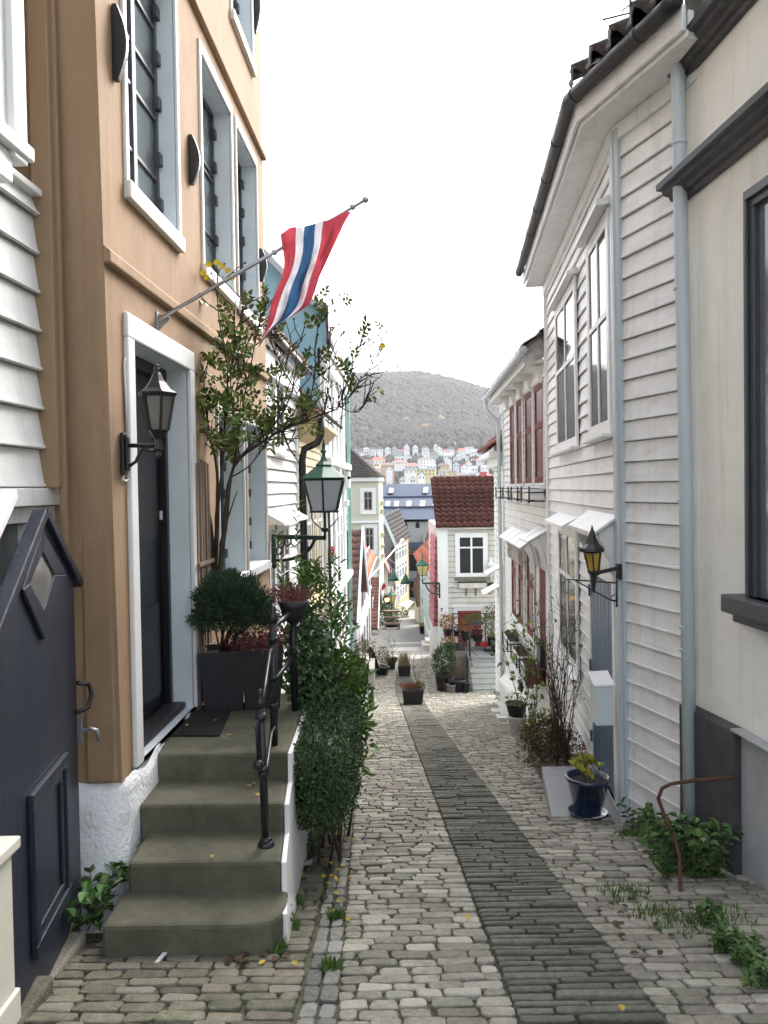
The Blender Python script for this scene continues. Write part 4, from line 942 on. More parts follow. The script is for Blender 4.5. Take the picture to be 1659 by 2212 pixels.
m=MB(); m.prism([(za(845,1180).x,DY-.4,za(845,1180).z),(za(853,1180).x,DY-.4,za(845,1180).z),(za(853,1180).x,DY-.4,za(853,1275).z),(za(845,1180).x,DY-.4,za(853,1275).z)],(0,.39,0)); m.build('chimney_breast',pm('soot_grey',(.06,.06,.07),.9,.2,3),h6)
e0=Vector((A0.x+.25,DY-.3,za(855,1183).z)); e1=e0+Sy*1.0; rg0=Vector((za(828,1115).x,DY-.3,za(828,1115).z)); 
up=(rg0-e0); m=MB()
pantile_roof('roof',pm('slate_brown_tile',(.10,.09,.085),.75,.2,5,.3,30,isl=.2),h6,e0+(B1-A1-Sy)*0+Vector((0,0,.1)),Vector((e1.x,e1.y,za(881,1160,84).z+.1)),up,up.length,.32,.42,.03)
m=MB(); m.beam(e0+Vector((0,-.1,0)),rg0+Vector((0,-.1,0)),.3,.25); m.build('verge',pale_trim,h6)
for (y0,y1) in ((1178,1207),(1215,1248),(1258,1292)):
    for i in range(4): 
        s=1.0+i*1.75; hh=FY.px(866,y0)[1]; hl_=FY.px(866,y1)[1]; wood_window(FY,h6,(s,s+1.5,hl_,hh),.12,.02,2,(.35,),mc=white_clean,glass=glass_g,sill=False,bar=.12)
for i in range(3): s=1.2+i*2.2; wood_window(FY,h6,(s,s+1.7,FY.px(866,1340)[1],FY.px(866,1314)[1]),.12,.02,2,(.35,),mc=white_clean,glass=glass_g,sill=False,bar=.12)
m=MB(); hh=FY.px(866,1306)[1]; m.hexa([FY.pt(.5,hh,.02),FY.pt(Ly-2,hh,.02),FY.pt(Ly-2,hh-.3,.8),FY.pt(.5,hh-.3,.8),FY.pt(.5,hh+.1,.02),FY.pt(Ly-2,hh+.1,.02),FY.pt(Ly-2,hh-.2,.8),FY.pt(.5,hh-.2,.8)]); m.build('canopy',pm('pale_ochre',(.6,.5,.3),.6,.05,2),h6)
# -- small houses between the sage block and the yellow house
def gable_front(name,label,x0,x1,yb,ye,yr,d,wallm,roofm,dep=6,win=None):
    """gable facing the camera"""
    h=thing(name,label,'house',at((x0+x1)/2,yb,d)); m=MB()
    pts=[at(x0,yb,d),at(x1,yb,d),at(x1,ye,d),at((x0+x1)/2,yr,d),at(x0,ye,d)]; m.prism([(p.x,d,p.z) for p in pts],(0,dep,0)); m.build('wall',wallm,h)
    for a,b in ((4,3),(2,3)):
        e=Vector((pts[a].x,d-.3,pts[a].z)); r_=Vector((pts[b].x,d-.3,pts[b].z)); dr_=(e-r_).normalized()*.4; m=MB(); nn=Vector((0,0,.2))
        m.loft([[r_+nn,e+dr_+nn,e+dr_+nn*.2,r_+nn*.2],[q+Vector((0,dep+.5,0)) for q in (r_+nn,e+dr_+nn,e+dr_+nn*.2,r_+nn*.2)]]); m.build('roof',roofm,h)
    if win:
        F=Frame((0,d,0),(1,0,0),(0,-1,0)); wood_window(F,h,(at(win[0],0,d).x,at(win[1],0,d).x,at(800,win[3],d).z,at(800,win[2],d).z),.1,.02,2,(.35,),mc=white_clean,glass=glass_g)
    return h
gable_front('lane_house','small pinkish white house with a brown roof below the sage apartment house',808,838,1400,1235,1205,66,pm('pink_white_paint',(.62,.56,.56),.6,.05,2),brick_t,7,(824,830,1270,1290))
gable_front('lane_house','small grey green house with a brown roof beside the yellow house',838,852,1380,1262,1240,70,pm('grey_green_paint',(.40,.46,.44),.6,.05,2),brick_t,4,(842,847,1285,1305))
# ================= grey block with blue roof at the bottom =================
hG=thing('office_building','long grey building with a big slate blue metal roof and skylights across the lane end','building',(4,98,-13))
DG=95.0; g=lambda x,y,d=DG:at(x,y,d)
greyw=pm('pale_grey_render',(.40,.40,.39),.85,.05,1.5,stain=(.3,.3,.3),stain_amt=.3); blu=pm('slate_blue_metal',(.075,.095,.135),.75,.06,2,.05,30,spec=.1)
conc2=pm('grey_concrete_panel',(.26,.27,.28),.85,.06,2,stain=(.2,.2,.2),stain_amt=.3)
xl,xr2=g(790,1130).x,g(1010,1130).x
m=MB(); m.box(xl,xr2,DG,DG+16,g(860,1172).z,g(860,1128).z); m.build('upper_wall',greyw,hG)
m=MB(); m.box(xl,xr2,DG,DG+16,-18,g(860,1173).z-.02); m.build('lower_wall',conc2,hG)
m=MB(); 
za_,zb_,zc_=g(860,1122).z,g(860,1098,DG+3).z,g(860,1046,DG+12).z
rf=[(DG-.6,za_),(DG+3,zb_),(DG+3.02,zb_+.25),(DG+7.5,g(860,1076,DG+7.5).z),(DG+7.52,g(860,1076,DG+7.5).z+.25),(DG+12,zc_),(DG+20,za_)]
m.loft([[(xl,y,z_) for y,z_ in rf],[(xr2,y,z_) for y,z_ in rf]]); ro=m.build('roof',blu,hG)
def on_roof(x,y):
    for (ya,zA_),(yb,zB_) in ((rf[0],rf[1]),(rf[2],rf[3]),(rf[4],rf[5])):
        r=ray(x,y); n=Vector((0,-(zB_-zA_),(yb-ya))); o=Vector((0,ya,zA_)); t=(o-ORG).dot(n)/r.dot(n); p=ORG+r*t
        if ya-.05<=p.y<=yb+.05: return p,n.normalized()
    return p,n.normalized()
skym=pm('skylight_glass',(.45,.52,.60),.15,.1,2)
for (a,b,c,d) in ((843,928,470,545),(1343,1428,458,540),(790,880,660,742),(922,1006,660,742),(1098,1188,658,740),(1294,1384,655,738),(1482,1560,653,735)):
    q=[on_roof(*zI(x,y)) for x,y in ((a,d),(b-14,d),(b,c),(a+14,c))]; n=q[0][1]
    m=MB(); P_=[p for p,_ in q]; c_=sum(P_,Vector())/4
    m.loft([[p+n*.02 for p in P_],[p+n*.22 for p in P_]]); w=m.build('skylight',dkframe,hG)
    m=MB(); Q_=[c_+(p-c_)*.84 for p in P_]; m.loft([[p+n*.221 for p in Q_],[p+n*.25 for p in Q_]]); m.build('pane',skym,w)
for x,y0 in ((1092,960),(1268,960),(1475,960),(905,960)):
    a,b=zI(x-30,938),zI(x+30,1028); p0,p1=g(*a),g(*b); cx_=(p0.x+p1.x)/2; w_=(p1.x-p0.x)/2
    m=MB(); o=[(cx_-w_,p1.z),(cx_+w_,p1.z),(cx_+w_,p0.z-.3)]+[(cx_+w_*math.cos(t*math.pi/6),p0.z-.3+.3*math.sin(t*math.pi/6)) for t in range(1,6)]+[(cx_-w_,p0.z-.3)]
    m.prism([(x_,DG-.03,z_) for x_,z_ in o],(0,.06,0)); m.build('window',glass_d,hG)
m=MB(); m.box(xl,xr2,DG-1.2,DG-.01,g(860,1184).z,g(860,1172).z); m.build('canopy',blu,hG)
for y0 in (1198,1255,1310,1365):
    for x in (1130,1235,1480):
        p0=g(*zI(x,0)); m=MB(); zt_=g(860,y0).z; m.box(p0.x,p0.x+1.3,DG-.05,DG+.01,zt_-2.0,zt_); m.build('window',glass_d,hG)
m=MB()
for y0 in (1193,1250,1304,1360,1390): m.box(xl,xr2,DG-.08,DG-.012,g(860,y0).z-.1,g(860,y0).z)
m.build('joint_band',darktrim,hG)
m=MB(); a,b=g(*zI(1345,1120)),g(*zI(1420,2200)); m.box(a.x,b.x,DG-.9,DG-.1,-18,a.z); a=g(*zI(1420,1075)); b=g(*zI(1500,1400)); m.box(a.x,b.x,DG-1.6,DG-.95,-18,a.z); m.build('pillar',greyw,hG,bevel=.05)
# ================= right hand low houses in the lane =================
RG=fr_along(1.65,.012,False)
pink=pm('pink_red_tile',(.36,.10,.12),.6,.15,4,.2,30,isl=.25)
h8=thing('mint_house','pale mint house with an orange tiled roof behind the white house','house',(3,40,-6))
d8=38.0
m=MB(); a=at(925,1240,d8); b=at(947,1420,d8); m.box(a.x,a.x+5,d8,d8+9,b.z,a.z); m.build('wall',pm('pale_mint_paint',(.42,.52,.50),.6,.05,2),h8)
e0=Vector((a.x-.3,d8-.4,at(925,1232,d8).z)); 
pantile_roof('roof',redtile,h8,Vector((a.x-.35,d8+9,e0.z)),e0,(1.3,0,1.25),3.4,.34,.4,.07)
m=MB(); p=[at(916,1232,d8),at(950,1232,d8),at(950,1172,d8)]; m.prism([(q.x,d8-.2,q.z) for q in p],(0,.3,0)); m.build('gable',redtile,h8)
Fm=Frame((0,d8,0),(1,0,0),(0,-1,0)); wood_window(Fm,h8,(at(931,0,d8).x,at(940,0,d8).x,at(930,1400,d8).z,at(930,1345,d8).z),.08,.01,1,(.4,),mc=pale_trim,glass=glass_d)
h9=thing('amber_house','small amber walled house under a steep brown red tile roof in the lane','house',(2.5,52,-7.5))
d9=50.0
m=MB(); a=at(906,1355,d9); b=at(922,1365,d9); m.box(a.x,a.x+3.5,d9,d9+8,-9,at(910,1315,d9).z); m.build('wall',pm('cream_wall',(.55,.46,.33),.7,.08,2),h9)
m=MB(); p=[at(906,1312,d9-.4),at(922,1300,d9-.4),at(924,1330,d9-.4),at(918,1368,d9-.4),at(914,1368,d9-.4)]; m.prism([(q.x,d9-.4,q.z) for q in p],(0,.38,0)); m.build('amber_boards',pm('amber_paint',(.50,.22,.04),.6,.1,3),h9)
e0=at(903,1312,d9-.5); pantile_roof('roof',brick_t,h9,Vector((e0.x,d9+8,e0.z)),Vector((e0.x,d9-.6,e0.z)),(.28,0,1),5.0,.4,.4,.05)
m=MB(); p=[at(903,1313,d9-.6),at(921,1298,d9-.6),at(921,1225,d9-.6),at(907,1240,d9-.6)]; m.prism([(q.x,d9-.62,q.z) for q in p],(0,.3,0)); m.build('tile_hung_gable',brick_t,h9)
# ================= white house number 7 =================
D7=27.75
F7=Frame((0,D7,0),(1,0,0),(0,-1,0))
def f7(x,y): return F7.px(x,y)
h7=thing('clapboard_house','old white clapboard house numbered 7 with a brown tile roof and red door','house',(3.5,D7+2,-5.3))
xl7=f7(947,1300)[0]; zE7=f7(1000,1140)[1]
wold=pm('weathered_white_boards',(.64,.62,.58),.6,.08,1.5,.15,40,streak=(.30,.28,.23),streak_amt=.5,stain=(.34,.32,.27),stain_amt=.55,sscale=1.6,stretch=(1,1,1.6))
m=MB(); clap(m,F7,xl7+.1,5.6,-5.6,zE7,.185,p=.048,jit=.008,gap_=.018); m.build('wall',[wold,grime_shade],h7)
m=MB(); m.box(xl7+.02,5.6,D7+.01,D7+6,-5.8,zE7+.05); m.build('core',wold,h7)
m=MB(); b=f7(968,1300)[0]; m.fbox(F7,xl7-.02,b,-5.6,zE7-.02,.0,.08); m.build('corner_post',white_clean,h7,bevel=.01)
m=MB(); m.fbox(F7,xl7-.12,5.6,zE7-.04,zE7+.03,-.05,.28); m.build('eaves',wold,h7,bevel=.01)
tile7=pm('mossy_red_brown_tile',(.125,.052,.042),.85,.3,5,.4,30,isl=.35,spec=.15,stain=(.05,.055,.035),stain_amt=.45,sscale=2.5)
e0=Vector((f7(940,1140)[0],D7-.36,zE7+.05)); e1=Vector((5.8,D7-.36,zE7+.05))
rz=at(1000,1036,D7+2.6).z; 
m_=pantile_roof('roof',tile7,h7,e0,e1,(0,2.9,rz-zE7),math.hypot(2.9,rz-zE7),.235,.30,.06,.085)
m=MB(); 
for i in range(18): x=e0.x+.1+i*.25; m.tube([(x,D7+2.5,rz+.06),(x+.26,D7+2.5,rz+.05)],.09,8)
m.build('ridge_tiles',tile7,h7)
# reddish tiled verge hanging at the street corner
m=MB(); p=[(at(942,1168,D7+.3).x,at(942,1168,D7+.3).z),(at(946,1168,D7+.3).x,0),(at(946,1350,D7+.3).x,0),(at(938,1350,D7+.3).x,0)]
zt,zb_=at(944,1160,D7+.3).z,at(944,1355,D7+.3).z
for i in range(14):
    a_=zt+(zb_-zt)*i/14; b_=zt+(zb_-zt)*(i+1)/14+.05; w0=.02+.09*i/14
    m.hexa([(xl7-.09-w0,D7+.2,b_),(xl7+.0,D7+.2,b_),(xl7+.0,D7+3,b_),(xl7-.09-w0,D7+3,b_),(xl7-.03-w0,D7+.2,a_),(xl7+.0,D7+.2,a_),(xl7+.0,D7+3,a_),(xl7-.03-w0,D7+3,a_)])
m.build('hung_tiles',pink,h7)
x0,hb=f7(990,1241); x1,ht=f7(1046,1157)
wood_window(F7,h7,(x0,x1,hb,ht),.11,.05,2,(.30,),mc=white_clean,ms=white_clean,bar=.055,sillm=wold)
m=MB(); a,z1=f7(982,1246); b,z2=f7(1057,1251); m.fbox(F7,a,b,z2-.02,z1,.02,.17); m.build('sill_board',pm('rotten_board',(.20,.19,.15),.9,.4,8,.3,30,stain=(.06,.08,.03),stain_amt=.6),h7)
d0,dt=f7(988,1319); d1,_=f7(1039,1319); dz=f7(1000,1397)[1]
m=MB(); ring(m,F7,(d0,d1,dz,dt),.13,.03,.075,.0); m.fbox(F7,d0-.2,d1+.2,dt+.131,dt+.18,.02,.14); fr=m.build('door_frame',white_clean,h7,bevel=.006)
m=MB(); m.fbox(F7,d0,d1,dz,dt,.03,.055); 
for a_,b_ in ((.08,.42),(.52,.92)):
    w_=d1-d0; m.fbox(F7,d0+w_*.12,d0+w_*.88,dz+(dt-dz)*a_,dz+(dt-dz)*b_,.0552,.07)
m.build('door',pm('faded_red_door',(.25,.035,.03),.5,.15,3),fr,bevel=.004)
# the painted house number
num=MB(); s,h=f7(*zO(366,256)); s1,h0=f7(*zO(396,298)); w_=s1-s
num.fbox(F7,s,s1,h-.032,h,.0805,.09)
num.loft([[F7.pt(s1-.045,h-.032,.0805),F7.pt(s1,h-.032,.0805),F7.pt(s+w_*.5,h0,.0805),F7.pt(s+w_*.12,h0,.0805)],[F7.pt(s1-.045,h-.032,.09),F7.pt(s1,h-.032,.09),F7.pt(s+w_*.5,h0,.09),F7.pt(s+w_*.12,h0,.09)]])
num.build('house_number',pm('grey_number_paint',(.12,.12,.12),.5,.05,3),h7)
# flower box on brackets under the window
fb=thing('flower_box','mossy white flower box on brackets under the window of house 7','flower box',(2.9,D7-.2,f7(1000,1262)[1]))
a,z1=f7(*zJ(455,1090)); b,z2=f7(*zJ(690,1132)); m=MB(); m.fbox(F7,a,b,z2,z1,.06,.27); m.build('trough',wold,fb,bevel=.01)
m=MB(); m.fbox(F7,a-.02,b+.02,z1+.001,z1+.03,.05,.28); m.build('moss_top',pm('moss',(.06,.065,.03),.95,.4,12,.5,40),fb)
for q in (a+.25,b-.35): 
    m=MB(); m.tube([F7.pt(q,z2-.01,.25),F7.pt(q,z2-.02,.05),F7.pt(q,z2-.3,.05),F7.pt(q,z2-.1,.15),F7.pt(q,z2-.02,.2)],.014,6); m.build('bracket',black,fb)
# wall lamp of house 7
wl=thing('wall_lamp','small white bell lamp on the wall right of the window of house 7','lamp',F7.pt(*f7(1062,1230),.25))
c=F7.pt(*f7(*zJ(728,1020)),.28); k=.27/ .27
m=MB(); m.lathe(c,[(.05,0),(.06,.03),(.13,.33),(.15,.34)],6,smooth=False); m.build('lantern_glass',pm('milk_glass',(.6,.58,.5),.3,.05,3),wl)
m=MB(); m.lathe(c+Vector((0,0,.34)),[(.19,0),(.10,.09),(.05,.18),(.02,.26),(.001,.32)],10); m.tube([c+Vector((0,0,-.02)),c+Vector((0,0,-.12)),c+Vector((.0,.26,-.2))],.014,6); m.build('cap',white_clean,wl)
# stone stair and platform
s7=thing('entrance_stairs','grey stone entrance stairs with white risers leading to the red door','steps',(3.3,25.8,-5.1))
ztop=at(1000,1419,26.0).z; xa=at(1014,1440,26).x; xb=at(1084,1440,26).x
white_r=pm('chalky_riser',(.50,.51,.48),.8,.1,3,.2,30,stain=(.28,.28,.25),stain_amt=.5); grst=pm('grey_green_stone',(.26,.275,.265),.85,.1,3,.3,40,stain=(.15,.16,.14),stain_amt=.5)
m=MB(); m.box(xa-.03,xb+.03,26.0,D7-.03,ztop-.09,ztop); m.build('platform',grst,s7,bevel=.015)
m=MB(); m.box(xa,xb,26.05,D7-.03,-5.6,ztop-.091); m.build('base',white_r,s7)
n=6; zb_=ground(24.9)
for i in range(n):
    y=26.05-(i+1)*.19; zt=ztop-(ztop-zb_)*(i+1)/(n+1)
    m=MB(); m.box(xa-.02,xb+.02 if i<4 else xb-.25,y-.02,y+.2 if i else 26.04,zt-.045,zt); m.build('tread',grst,s7,bevel=.008)
    m=MB(); m.box(xa,xb if i<4 else xb-.27,y,y+.19,zb_-.4,zt-.046); m.build('riser',white_r,s7)
m=MB(); m.box(at(978,1440,26.6).x,xa-.035,26.4,D7-.03,-5.6,at(985,1408,26.4).z); m.build('side_wall',pm('mossy_stone_wall',(.17,.165,.14),.9,.25,5,.6,20),s7,bevel=.02)
# scroll railing
r7=thing('scroll_railing','thin black railing with iron scrolls round the landing of house 7','railing',(3.2,26.5,ztop))
yR=26.15; X=lambda x: at(x,1400,yR).x; Z=lambda y: at(1000,y,yR).z
m=MB(); x0,x1=at(*zO(500,320),27.3).x,at(*zO(990,320),27.3).x; zt=at(*zO(500,322),27.3).z; z2=at(*zO(500,368),27.3).z
m.tube([(x0,27.3,zt),(x1,27.3,zt)],.018,6); m.tube([(x0,27.3,z2),(x1,27.3,z2)],.014,6); m.build('top_rail',black,r7)
m=MB(); cx=x0+.12
while cx<x1-.1:
    c=Vector((cx,27.3,(zt+z2)/2)); m.tube([c+Vector((math.cos(t*.5)*(.10-.006*t),0,math.sin(t*.5)*(.10-.006*t))) for t in range(14)],.012,5); cx+=.26
kind(m.build('scroll',black,r7),'stuff')
for x in (500,858): 
    m=MB(); q=at(*zO(x,322),27.3); m.tube([(q.x,27.3,zt),(q.x,27.3,ztop)],.02,6); m.build('post',black,r7)
m=MB(); q=at(*zO(688,440),26.05); qb=at(*zO(700,850),26.05); m.tube([(q.x,26.05,q.z),(q.x,26.05,ztop)],.03,6); m.tube([(q.x,26.05,ztop+.25),(q.x+.25,26.05,ztop+.02)],.014,6); m.tube([(q.x,26.05,ztop+.02),(q.x+.06,25.7,ztop-.35),(q.x+.09,25.6,ztop-.6)],.02,6); m.build('newel_post',black,r7)
m=MB(); m.tube([(q.x,26.05,q.z),(x0,26.05,q.z),(x0,27.3,q.z)],.016,6); m.build('side_rail',black,r7)
# ================= flag =================
fp=thing('flagpole','galvanised flagpole slanting out of the ochre wall above the doorway','flagpole',OR.pt(*OR.px(340,695),0))
a=OR.pt(*OR.px(342,690,.03),.03); b=at(783,435,5.60)
m=MB(); m.tube([a,b],.0125,10); m.build('pole',steel,fp)
m=MB(); m.ball(b+(b-a).normalized()*.025,.024,12,8); m.build('knob',steel,fp)
m=MB(); s,h=OR.px(338,697); m.fbox(OR,s-.02,s+.02,h-.07,h+.075,.002,.012); m.prism([OR.pt(s,h-.06,.012),OR.pt(s,h+.06,.012),OR.pt(s,h+.04,.09),OR.pt(s,h+.02,.09)],OR.S*.006); m.build('wall_plate',steel,fp,bevel=.002)
m=MB(); 
for f in (.56,.95): q=a.lerp(b,f); dd=(b-a).normalized(); m.tube([q-dd*.012,q+dd*.012],.02,10)
m.build('clamp',steel,fp)
def interp(pts,t):
    n=len(pts)-1; i=min(int(t*n),n-1); f=t*n-i
    p0=pts[max(i-1,0)];p1=pts[i];p2=pts[i+1];p3=pts[min(i+2,n)]
    return tuple(.5*((2*p1[k])+(-p0[k]+p2[k])*f+(2*p0[k]-5*p1[k]+4*p2[k]-p3[k])*f*f+(-p0[k]+3*p1[k]-3*p2[k]+p3[k])*f**3) for k in (0,1))
Lc=[zF(*p) for p in ((255,545),(270,650),(290,770),(287,880),(262,980),(215,1090),(175,1190),(148,1300),(125,1440),(85,1530),(42,1640))]
Rc=[zF(*p) for p in ((945,325),(880,430),(820,560),(750,710),(690,840),(635,960),(580,1130),(520,1235),(390,1325),(190,1455),(46,1640))]
NV,NU=60,48; m=MB(); m.smooth=True; grid=[]
hoist=[zF(255,545),zF(300,482),zF(410,475),zF(490,455),zF(595,420),zF(670,405),zF(850,345),zF(945,325)]
def ucut(v):   # stripe boundaries across the cloth, at hoist / middle / tail
    c0=(.225,.34,.49,.60); c1=(.19,.36,.635,.775); c2=(.20,.47,.80,.92)
    return [ (x+(y-x)*v/.5) if v<.5 else (y+(z_-y)*(v-.5)/.5) for x,y,z_ in zip(c0,c1,c2)]
for j in range(NV+1):
    v=j/NV; l=interp(Lc,v); r=interp(Rc,v); row=[]
    cuts=[0]+ucut(v)+[1]; us=[]
    seg=[10,6,10,6,16]
    for k,(c0,c1) in enumerate(zip(cuts,cuts[1:])):
        for i in range(seg[k]): us.append(c0+(c1-c0)*i/seg[k])
    us.append(1.0)
    for u in us:
        x=l[0]+(r[0]-l[0])*u; y=l[1]+(r[1]-l[1])*u
        if v<.15:
            hx_,hy_=interp(hoist,u); w_=(1-v/.15)**1.5; y=y+(hy_-(hoist[0][1]+(hoist[-1][1]-hoist[0][1])*u))*w_
        env=min(1,v*3)
        d=5.44+.04*math.sin(u*7+v*4)*env+.018*math.sin(u*17-v*9)*env+.022*noise.noise(Vector((u*7,v*10,0)))+.011*noise.noise(Vector((u*22,v*9,5)))
        row.append(at(x,y,d))
    grid.append(row)
segc=[0]*10+[1]*6+[2]*10+[1]*6+[0]*16
nb=len(grid[0]); base=0
for row in grid: m.v.extend(row)
for j in range(NV):
    for i in range(nb-1):
        m.c=segc[i]; m._f([j*nb+i,j*nb+i+1,(j+1)*nb+i+1,(j+1)*nb+i])
def cloth(name,col):
    mt=pm(name,col,.8,.06,20,.3,400); t=mt.node_tree; b=t.nodes["Principled BSDF"]; tr=t.nodes.new('ShaderNodeBsdfTranslucent'); mx=t.nodes.new('ShaderNodeMixShader'); mx.inputs[0].default_value=.35
    tr.inputs[0].default_value=(*col,1); o=[n for n in t.nodes if n.type=='OUTPUT_MATERIAL'][0]
    t.links.new(b.outputs[0],mx.inputs[1]); t.links.new(tr.outputs[0],mx.inputs[2]); t.links.new(mx.outputs[0],o.inputs[0]); return mt
tag(m.build('flag',[cloth('flag_cloth_red',(.47,.06,.085)),cloth('flag_cloth_white',(.68,.68,.74)),cloth('flag_cloth_blue',(.035,.10,.22))]),'long tapering red white and blue pennant hanging from the slanting pole','flag')
# ================= black wall lantern by the ochre doorway =================
lt=thing('wall_lantern','black hexagonal lantern on a scroll arm beside the dark doorway','lantern',OR.pt(*OR.px(270,1020),0))
m=MB(); s,h1=OR.px(*zB(715,760)); _,h0=OR.px(*zB(735,1010)); m.fbox(OR,s-.03,s+.035,h0,h1,.004,.03); m.fbox(OR,s-.02,s+.025,h0+.02,h1-.02,.031,.05); m.build('wall_plate',black,lt,bevel=.008)
dl=OR.pt(s,0).y; c=at(*zB(940,835),dl+.02); pw=OR.pt(s,0,.05); pw.z=c.z
m=MB(); m.tube([pw,c],.013,8); z0=OR.pt(s,h0+.05,.05)
m.tube([z0,z0.lerp(c,.22)+Vector((0,0,-.0)),z0.lerp(c,.45)+Vector((0,0,.055)),c.lerp(pw,.35)+Vector((0,0,-.03)),c+Vector((-.02,0,-.035))],.010,8); m.build('arm',black,lt)
zz_=lambda y: at(*zB(930,y),c.y).z
R1=(at(*zB(1040,540),c.y).x-at(*zB(820,540),c.y).x)/2
m=MB(); m.lathe((c.x,c.y,0),[(.004,zz_(915)),(.02,zz_(895)),(.014,zz_(870)),(.03,zz_(860)),(.022,zz_(800)),(R1*.52,zz_(755)),(R1*.58,zz_(745))],6,smooth=False)
cap=[(R1*1.0,zz_(545)),(R1*1.1,zz_(525)),(R1*.72,zz_(500)),(R1*.42,zz_(455)),(R1*.24,zz_(410)),(R1*.17,zz_(405)),(R1*.15,zz_(390)),(.02,zz_(385)),(.014,zz_(370)),(.018,zz_(360)),(.001,zz_(350))]
m.lathe((c.x,c.y,0),cap,6,smooth=False); rr1,rr0=R1*.90,R1*.56
for k in range(6):
    t=math.pi*k/3; m.beam((c.x+rr1*math.cos(t),c.y+rr1*math.sin(t),zz_(545)),(c.x+rr0*math.cos(t),c.y+rr0*math.sin(t),zz_(748)),.014,.014,up=(math.cos(t),math.sin(t),0))
m.build('frame',black,lt)
m=MB(); m.lathe((c.x,c.y,0),[(rr0*.95,zz_(747)),(rr1*.95,zz_(548))],6,smooth=False); m.build('glass',pm('smoked_lantern_glass',(.20,.19,.16),.08,.1,3,trans=.35),lt)
m=MB(); pts=[OR.pt(*OR.px(*zB(x,y),.012),.012) for x,y in ((785,318),(765,302),(742,320),(738,355),(748,560),(755,770))]; m.tube(pts,.006,6)
pts=[OR.pt(*OR.px(*zB(x,y),.012),.012) for x,y in ((765,1000),(765,1035),(745,1048),(728,1035),(735,1012))]; m.tube(pts,.006,6); tag(m.build('cable',white_clean),'thin white cable looping along the white door frame behind the black lantern','cable')
# trellis of bare slats
m=MB(); tr_=thing('slat_screen','weathered grey brown slat trellis leaning on the ochre wall behind the rose','trellis',OR.pt(6.5,-.1,.05))
gwood=pm('weathered_slats',(.21,.15,.11),.9,.25,6,.4,30,stretch=(1,1,.2))
s0=OR.px(*zQ(140,600),.04)[0]; s1=OR.px(*zQ(240,600),.04)[0]; ht=OR.px(*zQ(180,180),.04)[1]
for i in range(5):
    m=MB(); s=s0+(s1-s0)*(i+.2)/5; m.fbox(OR,s,s+.045,-.1,ht-random.uniform(0,.06),.02+.005*(i%2),.04+.005*(i%2)); m.build('slat',gwood,tr_,bevel=.003)
for hh in (.3,1.0): m=MB(); m.fbox(OR,s0-.02,s1+.02,hh,hh+.03,.0455,.06); m.build('batten',gwood,tr_)
# ================= green street lanterns =================
green=pm('bottle_green_iron',(.018,.105,.072),.42,.12,5,.08,50,stain=(.05,.16,.12),stain_amt=.3); green_dk=pm('deep_green_iron',(.008,.032,.024),.4,.12,5,.08,50)
opal=pm('opal_lamp_glass',(.50,.53,.57),.35,.03,2); opal_y=pm('amber_lamp_glass',(.50,.42,.17),.35,.05,2)
def street_lantern(t,c,sc_,glass,rot=math.pi/6):
    """c: top of the carrying arm; about 0.9 m tall at sc_=1"""
    Z=Vector((0,0,1)); q=lambda r,z:(r*sc_,z*sc_)
    m=MB()
    m.lathe(c,[q(.001,.885),q(.012,.86),q(.02,.80),q(.016,.775),q(.032,.765),q(.034,.745),q(.018,.735),q(.022,.70),q(.05,.65),q(.095,.615),q(.10,.605),q(.085,.60)],6,rot=rot,smooth=False)
    m.lathe(c,[q(.085,.604),q(.245,.485),q(.255,.478),q(.245,.468)],6,rot=rot,smooth=False); m.build('cap',green,t)
    m=MB(); m.lathe(c,[q(.245,.47),q(.235,.45),q(.235,.447)],6,rot=rot,smooth=False)
    for k in range(6):
        a=rot+math.pi*k/3; m.beam(c+Vector((.232*math.cos(a),.232*math.sin(a),.45))*sc_,c+Vector((.148*math.cos(a),.148*math.sin(a),.135))*sc_,.018*sc_,.016*sc_,up=(math.cos(a),math.sin(a),0))
        e=c+Vector((.155*math.cos(a),.155*math.sin(a),.125))*sc_; m.ball(e,.016*sc_,6,4)
    e=c+Vector((.262*math.cos(rot*0),.262*math.sin(0),.475))*sc_; m.ball(e,.018*sc_,8,5)
    m.lathe(c,[q(.16,.115),q(.165,.125),q(.155,.137)],6,rot=rot,smooth=False); m.build('frame',green_dk,t)
    m=MB(); m.lathe(c,[q(.145,.137),q(.228,.449)],6,rot=rot,smooth=False); m.build('glass',glass,t)
    m=MB()
    m.tube([c+Vector((0,0,-.16))*sc_,c+Vector((0,0,.14))*sc_],.014*sc_,8)
    for a in (0,math.pi): 
        d=Vector((math.cos(a),math.sin(a),0)); m.tube([c+(d*.03+Vector((0,0,-.06)))*sc_,c+(d*.10+Vector((0,0,-.0)))*sc_,c+(d*.14+Vector((0,0,.06)))*sc_,c+(d*.135+Vector((0,0,.12)))*sc_],.007*sc_,6)
    m.lathe(c,[q(.03,-.09),q(.045,-.065),q(.05,-.05),q(.03,-.045)],10); m.build('cradle',black,t)
